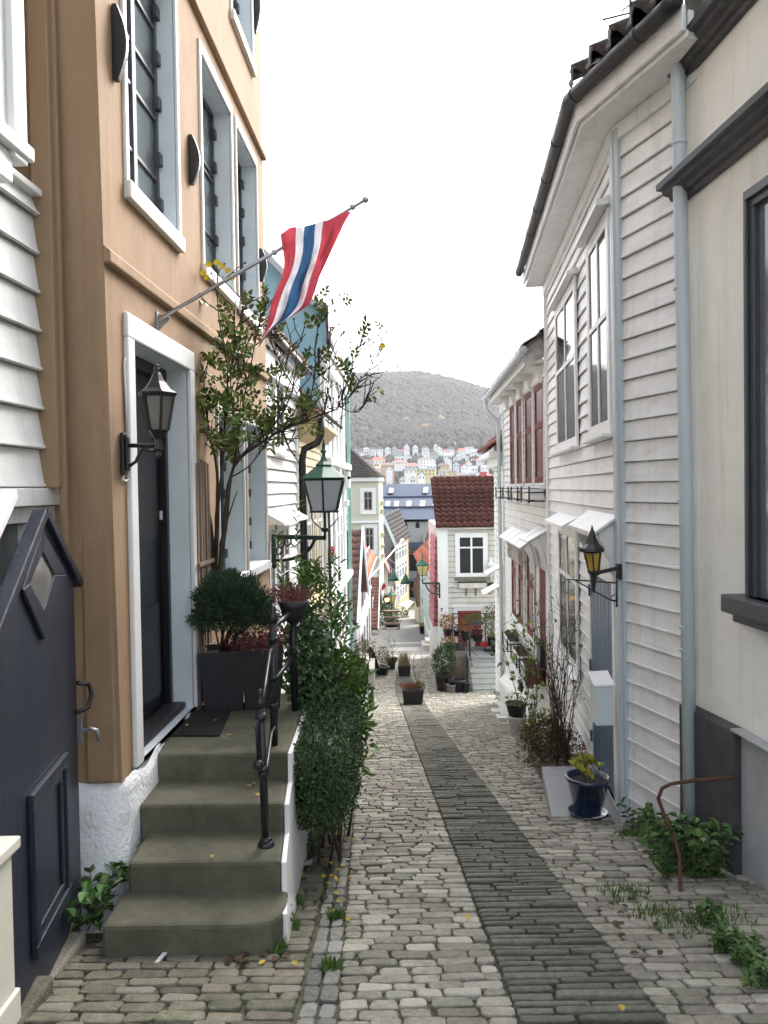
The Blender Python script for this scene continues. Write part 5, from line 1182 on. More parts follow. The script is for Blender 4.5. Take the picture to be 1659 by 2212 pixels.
def arm_bracket(t,w,c,mat,hh,sc_=1.0):
    """w: wall point level with the arm, c: outer end"""
    m=MB(); m.beam(w,c,.035*sc_,.05*sc_); L=c-w; dn=Vector((0,0,-1))
    m.beam(w+L*.02+dn*.0,w+L*.02+dn*hh,.05*sc_,.045*sc_,up=(0,1,0))
    m.tube([w+L*.06+dn*hh*.88]+[w+L*(.06+.74*math.sin(i*math.pi/20))+dn*hh*(.88*math.cos(i*math.pi/20)) +dn*.0 for i in range(1,10)]+[w+L*.85],.020*sc_,8)
    for f,r in ((.16,.055),(.30,.05),(.13,.045)):
        z=(.22,.16,.52)[(.16,.30,.13).index(f)]; ce=w+L*f+dn*hh*z; m.tube([ce+(L.normalized()*math.cos(i*math.pi/5)+Vector((0,0,1))*math.sin(i*math.pi/5))*r*sc_ for i in range(11)],.011*sc_,6)
    m.ball(w+L*.02+dn*(hh+.03),.035*sc_,8,5); m.build('bracket',mat,t)
dS=9.15; c=at(702,1162,dS); w=OR.pt(OR.px(584,1165)[0],0,.03); w=Vector((w.x,w.y,c.z))
t=thing('street_lantern','big green street lantern with opal glass on an iron bracket at the ochre corner','street lamp',w); arm_bracket(t,w,c,green_dk,.33); street_lantern(t,c+Vector((0,0,.17)),1.08*((1105-962)/1700*9.15)/.75/1.0,opal)
d=27.3; c=at(*zI(1340,1830),d); w=at(*zI(1590,1830),d); 
t=thing('street_lantern','green street lantern with yellowed glass on the corner post of house number 7','street lamp',w); arm_bracket(t,w,c,green_dk,.45,1.2); street_lantern(t,c+Vector((0,0,.16)),1.02,opal_y)
# post lamp and hanging lamps in the lane
d=49; c=at(846,1308,d); t=thing('lamp_post','green lamp post with yellowed lantern standing in the lane by the dark shrub','street lamp',(c.x,d,ground(d)))
m=MB(); m.tube([(c.x,d,ground(d)),c],[.09,.05],8); m.build('post',green,t); street_lantern(t,c+Vector((0,0,.05)),1.3,opal_y)
for (x,y,lab,dd) in ((850,1240,'left of two green bell lamps hung on wires above the lane',55),(876,1247,'right of two green bell lamps hung on wires, before the yellow house',56)):
    c=at(x,y,dd); t=thing('hanging_lamp',lab,'street lamp',c); m=MB(); m.lathe(c,[(.42,-.45),(.30,-.25),(.2,-.1),(.15,.1),(.08,.15),(.05,.3),(.001,.32)],12); m.build('shade',green,t)
    m=MB(); L_,R_=at(x-35,y-40,dd),at(x+40,y+35,dd); m.tube([L_,c+Vector((0,0,.32)),R_],.014,5); m.build('wire',steel,t)
m=MB(); m.tube([at(771,1281,31),at(869,1168,46)],.032,8); m.ball(at(869,1168,46),.14,8,6); tag(m.build('flagpole',white_far),'bare white flagpole slanting up from the red roofed house across the lane','flagpole')
m=MB(); p=at(824,1268,52); m.prism([p,p+Vector((.15,0,.3)),p+Vector((.32,0,.1)),p+Vector((.2,0,-.15)),p+Vector((-.12,0,-.35))],(0,.06,0)); tag(m.build('flag',MT['flag_cloth_red']),'small red flag hanging over the lane before the sage apartment house','flag')
gl=emat('lit_bulb',(1,.55,.16),6.0)
for x,y,dd,lab in ((836,1295,47,'lit lamp on the white wall left of the green lamp post'),(920,1340,44,'small lit lamp among hanging plants on the mint house')):
    t=thing('wall_lamp',lab,'lamp',at(x,y,dd)); m=MB(); m.ball(at(x,y,dd),.12,8,6); m.build('bulb',gl,t); m=MB(); m.lathe(at(x,y,dd)+Vector((0,0,.1)),[(.2,0),(.05,.15),(.001,.2)],8); m.build('cap',black,t)
# ================= black lantern with amber glass, right =================
lt=thing('wall_lantern','black witch hat lantern with amber glass beside the blue door','lantern',RF.pt(6.95,.4,.05))
am=pm('amber_ribbed_glass',(.46,.30,.055),.25,.12,12,.6,60)
dA=6.78; c0=at(*zR(868,560),dA); zz2=lambda y: at(*zR(850,y),dA).z; xc=at(*zR(845,400),dA).x
R2=(at(*zR(945,350),dA).x-at(*zR(722,350),dA).x)/2; C=(xc,dA,0)
m=MB(); m.smooth=False; m.lathe(C,[(R2*.86,zz2(385)),(R2*1.0,zz2(372)),(R2*.95,zz2(350)),(R2*.55,zz2(310)),(R2*.30,zz2(250)),(R2*.2,zz2(205)),(R2*.16,zz2(200)),(R2*.1,zz2(180)),(.001,zz2(145))],8,smooth=False); m.build('hat',black,lt,bevel=.002)
m=MB(); g1,g0=R2*.70,R2*.44
for k in range(6):
    t=math.pi*k/3+.3; m.beam((xc+g1*math.cos(t),dA+g1*math.sin(t),zz2(388)),(xc+.012+g0*math.cos(t),dA+g0*math.sin(t),zz2(548)),.012,.012,up=(math.cos(t),math.sin(t),0))
m.lathe((xc+.012,dA,0),[(.001,zz2(740)),(.012,zz2(730)),(.03,zz2(590)),(R2*.5,zz2(556)),(R2*.5,zz2(545)),(R2*.3,zz2(543))],8,smooth=False)
wp=RF.pt(6.99,0,.06); m.tube([(xc+.02,dA,zz2(585)),(xc+.07,dA,zz2(560)),(wp.x-.03,dA+.1,zz2(540)),(wp.x,wp.y,zz2(540))],.018,8); m.build('frame',black,lt)
m=MB(); m.lathe((xc+.004,dA,0),[(g0*.94,zz2(547)),(g1*.94,zz2(390))],6,rot=.3,smooth=False); m.build('glass',am,lt)
m=MB(); m.fbox(RN,sN-.085,sN-.015,at(*zR(980,620),7).z,at(*zR(980,485),7).z,.051,.075); m.build('wall_plate',black,lt,bevel=.005)
# hanging basket bracket
hb_=thing('basket_bracket','thin black iron basket bracket with scroll below the amber lantern','bracket',RF.pt(6.9,.2,.05))
m=MB(); A_=RF.pt(6.98,at(*zR(975,620),7).z,.06); dB=6.9; e=at(*zR(610,620),7.3); A_=Vector((A_.x,A_.y,e.z)); lo_=Vector((A_.x,A_.y,at(*zR(965,800),7).z))
m.tube([A_,e],.007,6); m.tube([e.lerp(A_,.18),lo_+Vector((-.05,0,.0)),lo_],.007,6); m.tube([lo_+Vector((-.02+.03*math.cos(i*.6),0,.02+.03*math.sin(i*.6))) for i in range(10)],.005,5); m.tube([A_+Vector((0,0,.03)),lo_-Vector((0,0,.06))],.008,6); m.build('iron',black,hb_)
# mailbox
mb_=thing('mailbox','white metal mailbox with sloping lid on the blue grey corner post','mailbox',RF.pt(7.0,-.9,.1))
dM=6.82; p0=at(*zR(880,1900),dM); p1=at(*zR(1030,1560),dM); zt=at(*zR(950,1560),dM).z
w_=p1.x-p0.x
m=MB(); m.prism([(p0.x,dM,p0.z),(p1.x,dM,p0.z),(p1.x,dM,zt),(p0.x-.005,dM,zt)],(0,.20,0)); m.build('box',white_cool,mb_,bevel=.008)
m=MB(); m.hexa([(p0.x-.02,dM-.012,zt+.002),(p1.x+.01,dM-.012,zt+.002),(p1.x+.01,dM+.21,zt+.002),(p0.x-.02,dM+.21,zt+.002),(p0.x-.02,dM-.012,zt+.015),(p1.x+.01,dM-.012,zt+.025),(p1.x+.01,dM+.21,zt+.10),(p0.x-.02,dM+.21,zt+.09)]); m.build('lid',white,mb_,bevel=.006)
# ================= plants =================
random.seed(21)
laurel=leafmat('laurel_leaf',(.115,.20,.055),.02,.5,.3); ivy=leafmat('ivy_leaf',(.080,.145,.06),.02,.5,.35); boxl=leafmat('box_leaf',(.065,.105,.048),.015,.55,.4)
yew=leafmat('yew_leaf',(.055,.095,.052),.015,.45,.55); heath=leafmat('heather',(.20,.065,.065),.03,.5,.8); roseleaf=leafmat('rose_leaf',(.15,.21,.05),.03,.5,.4); weed=leafmat('nettle_leaf',(.075,.14,.04),.025,.4,.5)
yel=leafmat('yellow_leaf',(.45,.36,.045),.03,.3,.5); olive=leafmat('olive_leaf',(.12,.125,.055),.03,.4,.6); rustl=leafmat('rusty_leaf',(.30,.11,.035),.04,.4,.6); brownl=leafmat('dead_brown',(.085,.055,.035),.02,.45,.8); straw=leafmat('straw',(.30,.24,.13),.02,.4,.8)
grass_m=leafmat('grass_blade',(.085,.15,.03),.03,.4,.6); bark=pm('dark_bark',(.050,.036,.027),.85,.3,12,.5,40); twigm=pm('grey_twig',(.11,.085,.065),.85,.3,12); soil=pm('potting_soil',(.03,.022,.016),.95,.4,15,.6,50)
rg_=random.gauss; U=random.uniform
def rdir(): 
    v=Vector((rg_(0,1),rg_(0,1),rg_(0,1))); return v.normalized()
def cloud(m,c,r,n,L,Wd,shell=.55,lump=.35,ls=3.0,up=.2,boxy=False):
    c=Vector(c); r=Vector(r); k=0
    while k<n:
        if boxy: d=Vector((U(-1,1),U(-1,1),U(-1,1))); mx_=max(abs(d.x),abs(d.y),abs(d.z)); d=d/mx_*(1 if random.random()<.75 else U(.5,1)); f=1.0; dn=d.normalized()
        else: dn=rdir(); f=shell+(1-shell)*random.random()**.6; d=dn*f
        q=Vector((d.x*r.x,d.y*r.y,d.z*r.z)); b=1+lump*noise.noise((c+q)*ls/max(.2,min(r))*.5); p=c+q*b
        dr_=(dn*.7+rdir()*.8+Vector((0,0,up))).normalized(); m.leaf(p,dr_,dn+rdir()*.6,L*U(.65,1.25),Wd*U(.7,1.2)); k+=1
def sprig(m,p,d,n,L,Wd,step,droop=.0):
    """a shoot with alternating leaves"""
    p=Vector(p); d=Vector(d).normalized()
    for i in range(n):
        s=d.cross(rdir()).normalized(); m.leaf(p,(d*.7+s*.8),d,L*U(.8,1.2),Wd); p=p+d*step; d=(d+Vector((0,0,-droop))+rdir()*.06).normalized()
def blades(m,c,r,n,h,w,lean=.4):
    for i in range(n):
        a=U(0,6.28); q=math.sqrt(random.random()); p=Vector(c)+Vector((r[0]*q*math.cos(a),r[1]*q*math.sin(a),0)); d=(Vector((0,0,1))+Vector((U(-lean,lean),U(-lean,lean),0))).normalized()
        hh=h*U(.5,1.2); s=d.cross(rdir()).normalized()*w/2; t=p+d*hh+Vector((U(-lean,lean),U(-lean,lean),-.1))*hh*.4; m.face([p-s,p+s,(p+d*hh*.6)+s*.7,t,(p+d*hh*.6)-s*.7])
def twigs(m,p,n,L,spread,r=.004,kids=2,upk=1.0):
    tips=[]
    for i in range(n):
        d=(Vector((U(-spread,spread),U(-spread,spread),upk))).normalized(); pts=[Vector(p)]; q=Vector(p)+Vector((U(-.03,.03),U(-.03,.03),0)); pts=[q]
        for k in range(5): q=q+d*L/5*U(.8,1.2); d=(d+rdir()*.18).normalized(); pts.append(q)
        m.tube(pts,[r*(1-.15*k) for k in range(6)],4); tips.append((pts[-1],d))
        for c_ in range(kids):
            b=pts[random.randint(2,4)]; e=(d+rdir()*.8).normalized(); m.tube([b,b+e*L*.2,b+(e+rdir()*.3)*L*.35],[r*.6,r*.5,r*.3],4); tips.append((b+e*L*.35,e))
    return tips
def potmesh(m,c,r0,r1,h,seg=20,rim=.012,sq=False):
    rot=math.pi/4 if sq else 0; k=4 if sq else seg
    m.lathe(c,[(r0*.96,0),(r0,.01),(r1-.004,h*.90),(r1+rim,h*.91),(r1+rim,h),(r1-rim,h),(r1-rim*1.6,h*.84)],k,rot=rot,smooth=not sq)
def soilmesh(m,c,r,z,sq=False): m.lathe(Vector(c)+Vector((0,0,z-.02)),[(r,0),(r,.02),(r*.5,.03),(.001,.032)],4 if sq else 14,rot=math.pi/4 if sq else 0)
def pot_thing(name,label,cat,c,r0,r1,h,mat,sq=False,group=None):
    t=thing(name,label,cat,c,group); m=MB(); potmesh(m,c,r0,r1,h,sq=sq); m.build('pot',mat,t,bevel=.004 if sq else 0); m=MB(); soilmesh(m,c,r1*.92 if not sq else r1*.93,h*.86,sq); m.build('soil',soil,t); return t
# ---- two wicker planters on the landing
wick=pm('black_wicker',(.014,.015,.018),.5,.3,30,.6,90)
m=MB(); m.box(-1.6,-.70,6.10,6.62,-1.9,-.124); m.build('landing',concrete,st)
def wicker(c,r0,r1,h,label):
    t=thing('wicker_planter',label,'planter',c); m=MB(); pr=[]; n=56
    for i in range(n+1):
        f=i/n; pr.append(((r0+(r1-r0)*f)*(1+ (.007 if i%2 else -.005)),h*f))
    pr+= [(r1-.03,h),(r1-.04,h*.9)]
    m.lathe(c,pr,4,rot=math.pi/4+.15,smooth=False); m.build('pot',wick,t); m=MB(); soilmesh(m,c,r1*.86,h*.9,True); m.build('soil',soil,t); return t
cA=Vector((at(478,1500,6.2).x+.02,6.22,-.12)); ta=wicker(cA,.20,.25,.47,'tall black wicker planter holding the clipped yew by the doorway')
tc_=at(497,1318,6.2); m=MB(); 
for i in range(16):
    a=cA+Vector((U(-.04,.04),U(-.04,.04),.42)); e=tc_+Vector((U(-.22,.22),U(-.18,.18),U(-.12,.05))); m.tube([a,a.lerp(e,.4)+Vector((U(-.02,.02),0,.05)),e],[.009,.007,.004],5)
m.build('stems',bark,ta); m=MB()
for i in range(5200):
    dn=rdir(); 
    if dn.z<-.45: continue
    f=.55+.45*random.random()**.5; r=Vector((.245,.24,.23)); p=tc_+Vector((dn.x*r.x,dn.y*r.y,dn.z*r.z))*f*(1+.42*noise.noise(dn*2.6)); d=(dn+rdir()*.5+Vector((0,0,.25))).normalized()
    s=d.cross(rdir()).normalized()
    for k in range(5): q=p+d*.014*k; m.leaf(q,d*.8+s*(1 if k%2 else -1)*.8,dn,.034,.010); 
    m.leaf(p+d*.06,d,dn,.04,.011)
m.build('foliage',yew,ta)
cB=Vector((at(566,1500,6.25).x,6.28,-.12)); tb=wicker(cB,.19,.24,.47,'black wicker planter of pink heather behind the handrail')
def heather(m,c,r,n,h,col=None):
    for i in range(n):
        a=U(0,6.28); q=math.sqrt(random.random())*r; p=Vector(c)+Vector((q*math.cos(a),q*math.sin(a),0)); d=(Vector((math.cos(a)*q/r*.7,math.sin(a)*q/r*.7,1))+rdir()*.25).normalized(); hh=h*U(.6,1.15)
        for k in range(7): m.leaf(p+d*hh*(.35+.65*k/7),d*.6+rdir()*.7,rdir(),hh*.16,hh*.05)
        s=d.cross(rdir()).normalized()*.002; m.face([p-s,p+s,p+d*hh+s*.4,p+d*hh-s*.4])
m=MB(); heather(m,cB+Vector((-.03,0,.40)),.18,170,.22); m.build('heather',heath,tb)
# bowl on the railing post
cR=at(634,1344,6.0); tr_=thing('hanging_pot','black half round pot of red heather hung on the railing end','flower pot',cR)
m=MB(); m.lathe(cR,[(.04,0),(.085,.05),(.105,.12),(.12,.165),(.105,.165),(.10,.14)],18); m.build('pot',blackplastic,tr_); m=MB(); soilmesh(m,cR,.10,.155); m.build('soil',soil,tr_)
m=MB(); heather(m,cR+Vector((-.02,0,.14)),.11,120,.15); m.build('heather',heath,tr_)
# ---- climbing rose
rose=thing('climbing_rose','leggy climbing rose with yellow blooms trained up the ochre wall','rose bush',(-1.38,6.75,-.1))
V=lambda x,y,d: at(x,y,d)
main=[[(462,1260,6.72,.020),(452,1110,6.7,.016),(447,1030,6.68,.013),(428,960,6.66,.010),(405,900,6.6,.007),(398,850,6.6,.005)],
[(466,1262,6.75,.022),(468,1120,6.7,.018),(470,1020,6.68,.015),(452,930,6.65,.011),(440,850,6.62,.009),(408,745,6.6,.007),(378,650,6.55,.005),(372,590,6.5,.003),(374,548,6.5,.002)],
[(472,1262,6.72,.022),(488,1130,6.7,.018),(505,1010,6.7,.016),(560,960,6.72,.014),(610,930,6.8,.0125),(664,908,6.85,.0115),(730,882,6.9,.008)],
[(470,1262,6.7,.02),(482,1150,6.66,.016),(500,1020,6.65,.014),(540,965,6.65,.012),(590,920,6.7,.010),(630,850,6.75,.008),(640,760,6.75,.005)],
[(468,1200,6.7,.015),(475,1060,6.66,.013),(482,980,6.62,.012),(487,900,6.6,.010),(492,800,6.6,.008),(474,700,6.6,.006),(470,600,6.55,.003)],
[(505,1010,6.68,.012),(520,900,6.65,.009),(540,800,6.65,.007),(560,700,6.68,.005),(580,640,6.7,.003)],
[(664,908,6.83,.009),(640,850,6.8,.007),(608,790,6.75,.005),(585,740,6.7,.003)],
[(610,932,6.78,.010),(622,960,6.8,.006),(600,880,6.85,.006),(610,800,6.9,.004),(660,720,6.95,.003)],
[(730,882,6.9,.006),(755,815,6.92,.004),(770,760,6.95,.003),(779,742,6.95,.002)],
[(735,880,6.9,.006),(760,850,6.9,.004),(795,800,6.95,.003),(828,750,6.95,.002)],
[(740,882,6.9,.005),(775,890,6.9,.003),(800,845,6.9,.0015)],
[(700,893,6.86,.006),(712,800,6.9,.004),(705,700,6.92,.003),(700,650,6.95,.002)],
[(655,905,6.85,.006),(680,820,6.85,.004),(683,730,6.9,.003),(705,655,6.9,.002)],
[(560,960,6.7,.009),(600,935,6.74,.008),(645,915,6.78,.006),(662,905,6.8,.003)],
[(452,930,6.62,.008),(430,870,6.6,.006),(412,820,6.55,.004),(395,770,6.55,.003)],
[(487,900,6.6,.008),(515,820,6.55,.006),(505,740,6.55,.004),(520,690,6.55,.003),(535,650,6.55,.002)],
[(492,800,6.6,.006),(520,720,6.6,.004),(600,700,6.65,.003)],
[(465,1200,6.72,.011),(455,1120,6.72,.009),(442,1080,6.72,.007),(435,1000,6.7,.006)],
[(475,1180,6.6,.010),(498,1100,6.6,.008),(512,1060,6.6,.005)],
[(500,1030,6.65,.009),(545,1000,6.65,.006),(598,925,6.68,.003)]]
random.seed(33)
m=MB(); stub=[]
def smooth_path(P):
    out=[]
    n=len(P)-1
    for i in range(n):
        p0=P[max(i-1,0)];p1=P[i];p2=P[i+1];p3=P[min(i+2,n)]
        for k in range(4):
            f=k/4; out.append([.5*((2*p1[c])+(-p0[c]+p2[c])*f+(2*p0[c]-5*p1[c]+4*p2[c]-p3[c])*f*f+(-p0[c]+3*p1[c]-3*p2[c]+p3[c])*f**3) for c in range(4)])
    out.append(list(P[-1])); return out
for br in main:
    P_=smooth_path(br); pts=[V(x,y,d)+rdir()*.004 for x,y,d,r in P_]; m.tube(pts,[max(.0048,r*.85) for *_,r in P_],6)
    for i in range(len(pts)-1):
        if P_[i][1]<1010: stub.append((pts[i],(pts[i+1]-pts[i]).normalized(),P_[i]))
m.build('stems',bark,rose)
m=MB(); tips=[]; lm=MB(); hip=MB()
for p,d,info in stub:
    for k in range(2):
        if random.random()<.25: continue
        e=(d*.5+rdir()*.8+Vector((0,-.15,.45))).normalized(); L=U(.10,.32); q=p; pts=[q]
        for i in range(4): q=q+e*L/4; e=(e+rdir()*.22+Vector((0,0,.06))).normalized(); pts.append(q)
        m.tube(pts,[.0052,.005,.0045,.004,.0034],4); tips.append((pts[-1],e,pts))
        if random.random()<.5:
            b=pts[2]; f=(e+rdir()*.9).normalized(); m.tube([b,b+f*.05,b+f*.1+rdir()*.02],[.0032,.0028,.0022],4); tips.append((b+f*.1,f,[b,b+f*.05]))
m.build('twigs',bark,rose)
def comp(lm,p,d,L):
    """compound rose leaf: five leaflets"""
    d=d.normalized(); s=d.cross(rdir()).normalized(); n=s.cross(d)
    for f,sd in ((.35,1),(.35,-1),(.7,1),(.7,-1)): lm.leaf(p+d*L*f,d*.5+s*sd,n,L*.55,L*.33)
    lm.leaf(p+d*L*.85,d,n,L*.62,L*.36)
for q,e,pts in tips:
    x=q.x/q.y*FPX+829.5; y=1055-(q.z-EYE)/q.y*FPX
    dens=.42 if (390<x<600 and 640<y<980) else .38 if x<640 else .22
    if random.random()<dens:
        for k in range(2 if dens>.6 and random.random()<.4 else 1): comp(lm,pts[random.randint(1,len(pts)-1)],(e+rdir()*.8),U(.085,.135))
    elif random.random()<.5: hip.ball(q,.010,6,4)
for i in range(120):   # dense heart of the bush
    a=U(0,6.28); q=math.sqrt(random.random()); p=V(488+q*85*math.cos(a)+(a>3)*10,845+q*125*math.sin(a),U(6.4,6.75)); comp(lm,p,rdir()+Vector((0,-.4,.2)),U(.08,.125))
lm.build('foliage',roseleaf,rose); kind(hip.build('rose_hips',pm('dark_hip',(.06,.035,.02),.6,.2,5),rose),'stuff')
petal=pm('yellow_petal',(.75,.62,.06),.6,.1,5,isl=.15)
for x,y in ((438,590),(452,572),(468,568),(480,575),(492,585),(502,600),(446,600),(826,748)):
    c=V(x,y,6.5); fl=MB()
    for k in range(9): a=k*2.4; fl.leaf(c,Vector((math.cos(a),-.5,math.sin(a))),Vector((0,-1,0)),.032,.03)
    fl.build('bloom',petal,rose)
# ---- laurel, ivy, hedge
lau=thing('laurel_bush','tall glossy green laurel bush rising beside the landing and steps','bush',(-.62,7.1,-1.45))
m=MB(); cloud(m,(-.55,7.05,-.48),(.40,.55,.66),1500,.115,.045,.35,.6,3,.3)
for i in range(60):
    x=U(610,752); y=1430-170*max(0,1-abs(x-665)/110)-U(0,40)+U(-20,60); sprig(m,at(x,max(y,1265),U(6.7,7.3)),Vector((U(-.25,.25),U(-.2,.2),1)),9,.075,.026,.026)
for x,y in ((720,1300),(732,1310),(712,1340),(745,1390),(752,1440),(640,1185),(606,1240)): sprig(m,at(x,y,7.0),Vector((U(-.1,.1),0,1)),14,.08,.028,.03)
m.build('foliage',laurel,lau); m=MB(); twigs(m,(-.62,7.05,-1.45),12,1.4,.14,.012,1); m.build('stems',bark,lau)
ivt=thing('ivy','dark trailing ivy tumbling over the landing railing and wall','ivy',(-.6,6.15,-.4))
m=MB(); cloud(m,(-.62,6.22,.22),(.17,.16,.50),1500,.045,.042,.55,.4,4,-.2); cloud(m,(-.52,6.3,-.02),(.16,.2,.28),700,.045,.042,.5,.4,4,-.2)
m.build('foliage',ivy,ivt); m=MB(); twigs(m,(-.66,6.2,-.12),10,.8,.25,.005,2); m.build('stems',bark,ivt)
yl=leafmat('bright_spotted_leaf',(.10,.16,.035),.03,.4,.35)
au=thing('laurel_shrub','low bright green spotted shrub at the corner of the landing wall','shrub',(-.42,6.5,-.5)); m=MB(); cloud(m,(-.42,6.45,.06),(.20,.2,.20),260,.12,.04,.4,.3,3,.1); m.build('foliage',yl,au)
hd=thing('clipped_hedge','dense dark clipped evergreen hedge against the white side of the steps','hedge',(-.45,6.3,-1.3))
m=MB(); m.smooth=True
hc=Vector((-.45,6.05,-.43)); hr=Vector((.20,.86,.33))
def hsurf(a,b):
    d=Vector((math.cos(b)*math.cos(a),math.cos(b)*math.sin(a),math.sin(b))); mx_=(abs(d.x)**4+abs(d.y)**4+abs(d.z)**4)**.25; d=d/mx_
    p=hc+Vector((d.x*hr.x,d.y*hr.y,d.z*hr.z)); return p*1+d.normalized()*(.07*noise.noise(p*5)+.05*noise.noise(p*11)),d.normalized()
m.loft([[hsurf(i*2*math.pi/28,-math.pi/2+math.pi*j/14)[0]-hsurf(i*2*math.pi/28,-math.pi/2+math.pi*j/14)[1]*.045 for i in range(28)] for j in range(15)],cap=False)
m.smooth=False
for i in range(10500):
    a=U(0,6.283); b=math.asin(U(-.98,1)); p,dn=hsurf(a,b); p=p+dn*U(-.05,.035)*(1 if random.random()<.9 else 1.8); m.leaf(p,dn*.6+rdir()+Vector((0,0,.25)),dn+rdir()*.7,.034*U(.6,1.4),.018*U(.8,1.2))
m.build('foliage',boxl,hd); m=MB()
for i in range(9): a=Vector((-.45+U(-.12,.12),6.1+U(-.5,.5),-1.4)); m.tube([a,a+Vector((U(-.1,.1),U(-.2,.2),.4)),a+Vector((U(-.15,.15),U(-.3,.3),.8))],[.015,.011,.006],5)
m.build('stems',bark,hd)
# ---- weeds
def weed_clump(label,spots,mat,L=.09,ns=7,n=6,name='weed_plant'):
    c=Vector(spots[0]); t=thing(name,label,'weed',c); m=MB(); s=MB()
    for q in spots:
        for i in range(ns):
            d=Vector((U(-.5,.5),U(-.5,.5),1)).normalized(); p=Vector(q)+Vector((U(-.06,.06),U(-.06,.06),0)); pts=[p]
            for k in range(n):
                p=p+d*L*.6; d=(d+rdir()*.25).normalized(); pts.append(p)
                sd=d.cross(rdir()).normalized()
                for sg in (1,-1): m.leaf(p,(sd*sg+d*.3+Vector((0,0,.1))),Vector((0,0,1))+rdir()*.3,L*U(.7,1.2),L*.72)
            s.tube(pts,.003,4)
    m.build('foliage',mat,t); s.build('stems',twigm,t); return t
g_at=lambda x,y,dz=0: atg(x,y,dz)
weed_clump('leafy green weeds growing round the rusty handrail by the charcoal plinth',[g_at(1450,1900),g_at(1500,1905),g_at(1545,1900),g_at(1480,1880)],weed,.085,6,7)
m_=weed_clump('pale green bramble shoots spreading along the foot of the white boards',[g_at(1400,1830),g_at(1380,1800),g_at(1440,1850)],weed,.07,4,6)
weed_clump('ragged green weeds in the bottom right corner below the cellar recess',[g_at(1570,2060),g_at(1610,2090),g_at(1640,2130),g_at(1540,2010)],weed,.045,8,5)
weed_clump('tall green weed sprouting between the navy gate and the roughcast plinth',[Vector((-1.66,4.45,-.85)),Vector((-1.62,4.25,-.82)),Vector((-1.68,4.55,-.85))],weed,.085,4,6)
weed_clump('small weeds at the foot of the bottom step on the right',[g_at(625,1880),g_at(660,1850),g_at(610,2020)],ivy,.06,5,4)
def tufts(name,label,spots,n,h,mat=grass_m):
    m=MB()
    for (x,y,r) in spots: blades(m,g_at(x,y),(r,r*.8),n,h,.006)
    return kind(tag(m.build(name,mat),label,'grass'),'stuff')
tufts('grass','thin grass tufts in the joints along the kerbs and walls',[(1350,1940,.16),(1420,1985,.15),(1490,2010,.2),(1560,2000,.2),(610,2010,.10),(630,1960,.08),(600,2060,.06),(1140,1600,.2),(1150,1560,.2),(1148,1650,.12),(770,1530,.15),(778,1560,.1),(760,1600,.1),(1100,1530,.3),(950,1440,.3),(830,1440,.3),(800,1455,.3),(760,1470,.4),(1360,1810,.1),(740,1700,.05),(727,1990,.05),(715,2100,.05)],150,.085)
m=MB()
random.seed(8)
for i in range(5200):   # moss in the joints
    y=U(2.6,16); x=x_curb(y)+U(-.25,2.2); p=Vector((x,y,ground(y)+.004)); a=U(0,6.28); r=U(.005,.014)
    if noise.noise(Vector((x*.9,y*.9,1)))<.05: continue
    m.face([p+Vector((r*math.cos(a+k*2.1)*1.6,r*math.sin(a+k*2.1),U(0,.006))) for k in range(3)])
kind(m.build('moss',leafmat('joint_moss',(.055,.075,.02),.03,.4,.9)),'stuff')
def scatter_leaves(name,label,spots,mat,L=.045):
    m=MB()
    for x,y in spots: p=g_at(x,y,.02); m.leaf(p+Vector((0,0,.012)),Vector((U(-1,1),U(-1,1),.1)),Vector((0,0,1)),L,L*.7,.1)
    return kind(tag(m.build(name,mat),label,'leaves'),'stuff')
scatter_leaves('fallen_leaves','fallen yellow leaves scattered on the setts',[(1430,1845),(1345,2190),(1300,2065),(560,2088),(650,1895),(760,1820),(735,1885),(730,1935),(728,1905),(745,1870),(1260,1700),(1015,1990),(640,2090),(720,1870),(700,1900)]+[(U(690,760),U(1790,2000)) for i in range(14)],yel)
scatter_leaves('dead_leaves','brown dead leaves gathered by the steps and weeds',[(U(480,640),U(2060,2085)) for i in range(16)]+[(U(1300,1560),U(1930,2080)) for i in range(16)]+[(U(640,760),U(1830,1990)) for i in range(22)],brownl,.05)
m=MB()
for x,y,z in ((352,1562,-.105),(470,1556,-.105),(405,1570,-.105),(490,1590,-.118),(595,1588,-.118),(548,1692,-.29),(545,1700,-.29),(460,1848,-.46),(560,1720,-.29)): p=atz(x,y,z); m.leaf(p+Vector((0,0,.006)),Vector((U(-1,1),U(-1,1),.1)),Vector((0,0,1)),.04,.026,.1)
kind(tag(m.build('fallen_leaves',yel),'yellow birch leaves lying on the steps and doormat','leaves'),'stuff')
m=MB(); p=g_at(603,1965-0); p=g_at(333,2092); m.hexa([p+Vector(q) for q in ((0,0,.02),(.02,0,.02),(.04,.09,.02),(.02,.09,.02),(0,0,.03),(.02,0,.03),(.04,.09,.03),(.02,.09,.03))]); tag(m.build('paper_scrap',white_clean),'white paper scrap on the setts before the bottom step','litter')
m=MB(); p=g_at(648,1878); m.hexa([p+Vector(q) for q in ((0,0,.02),(.08,.02,.02),(.09,.08,.02),(.0,.06,.02),(0,0,.05),(.08,.02,.03),(.09,.08,.04),(.0,.06,.03))]); tag(m.build('stone_block',greycem,bevel=.01),'small pale stone lying under the hedge beside the steps','stone')
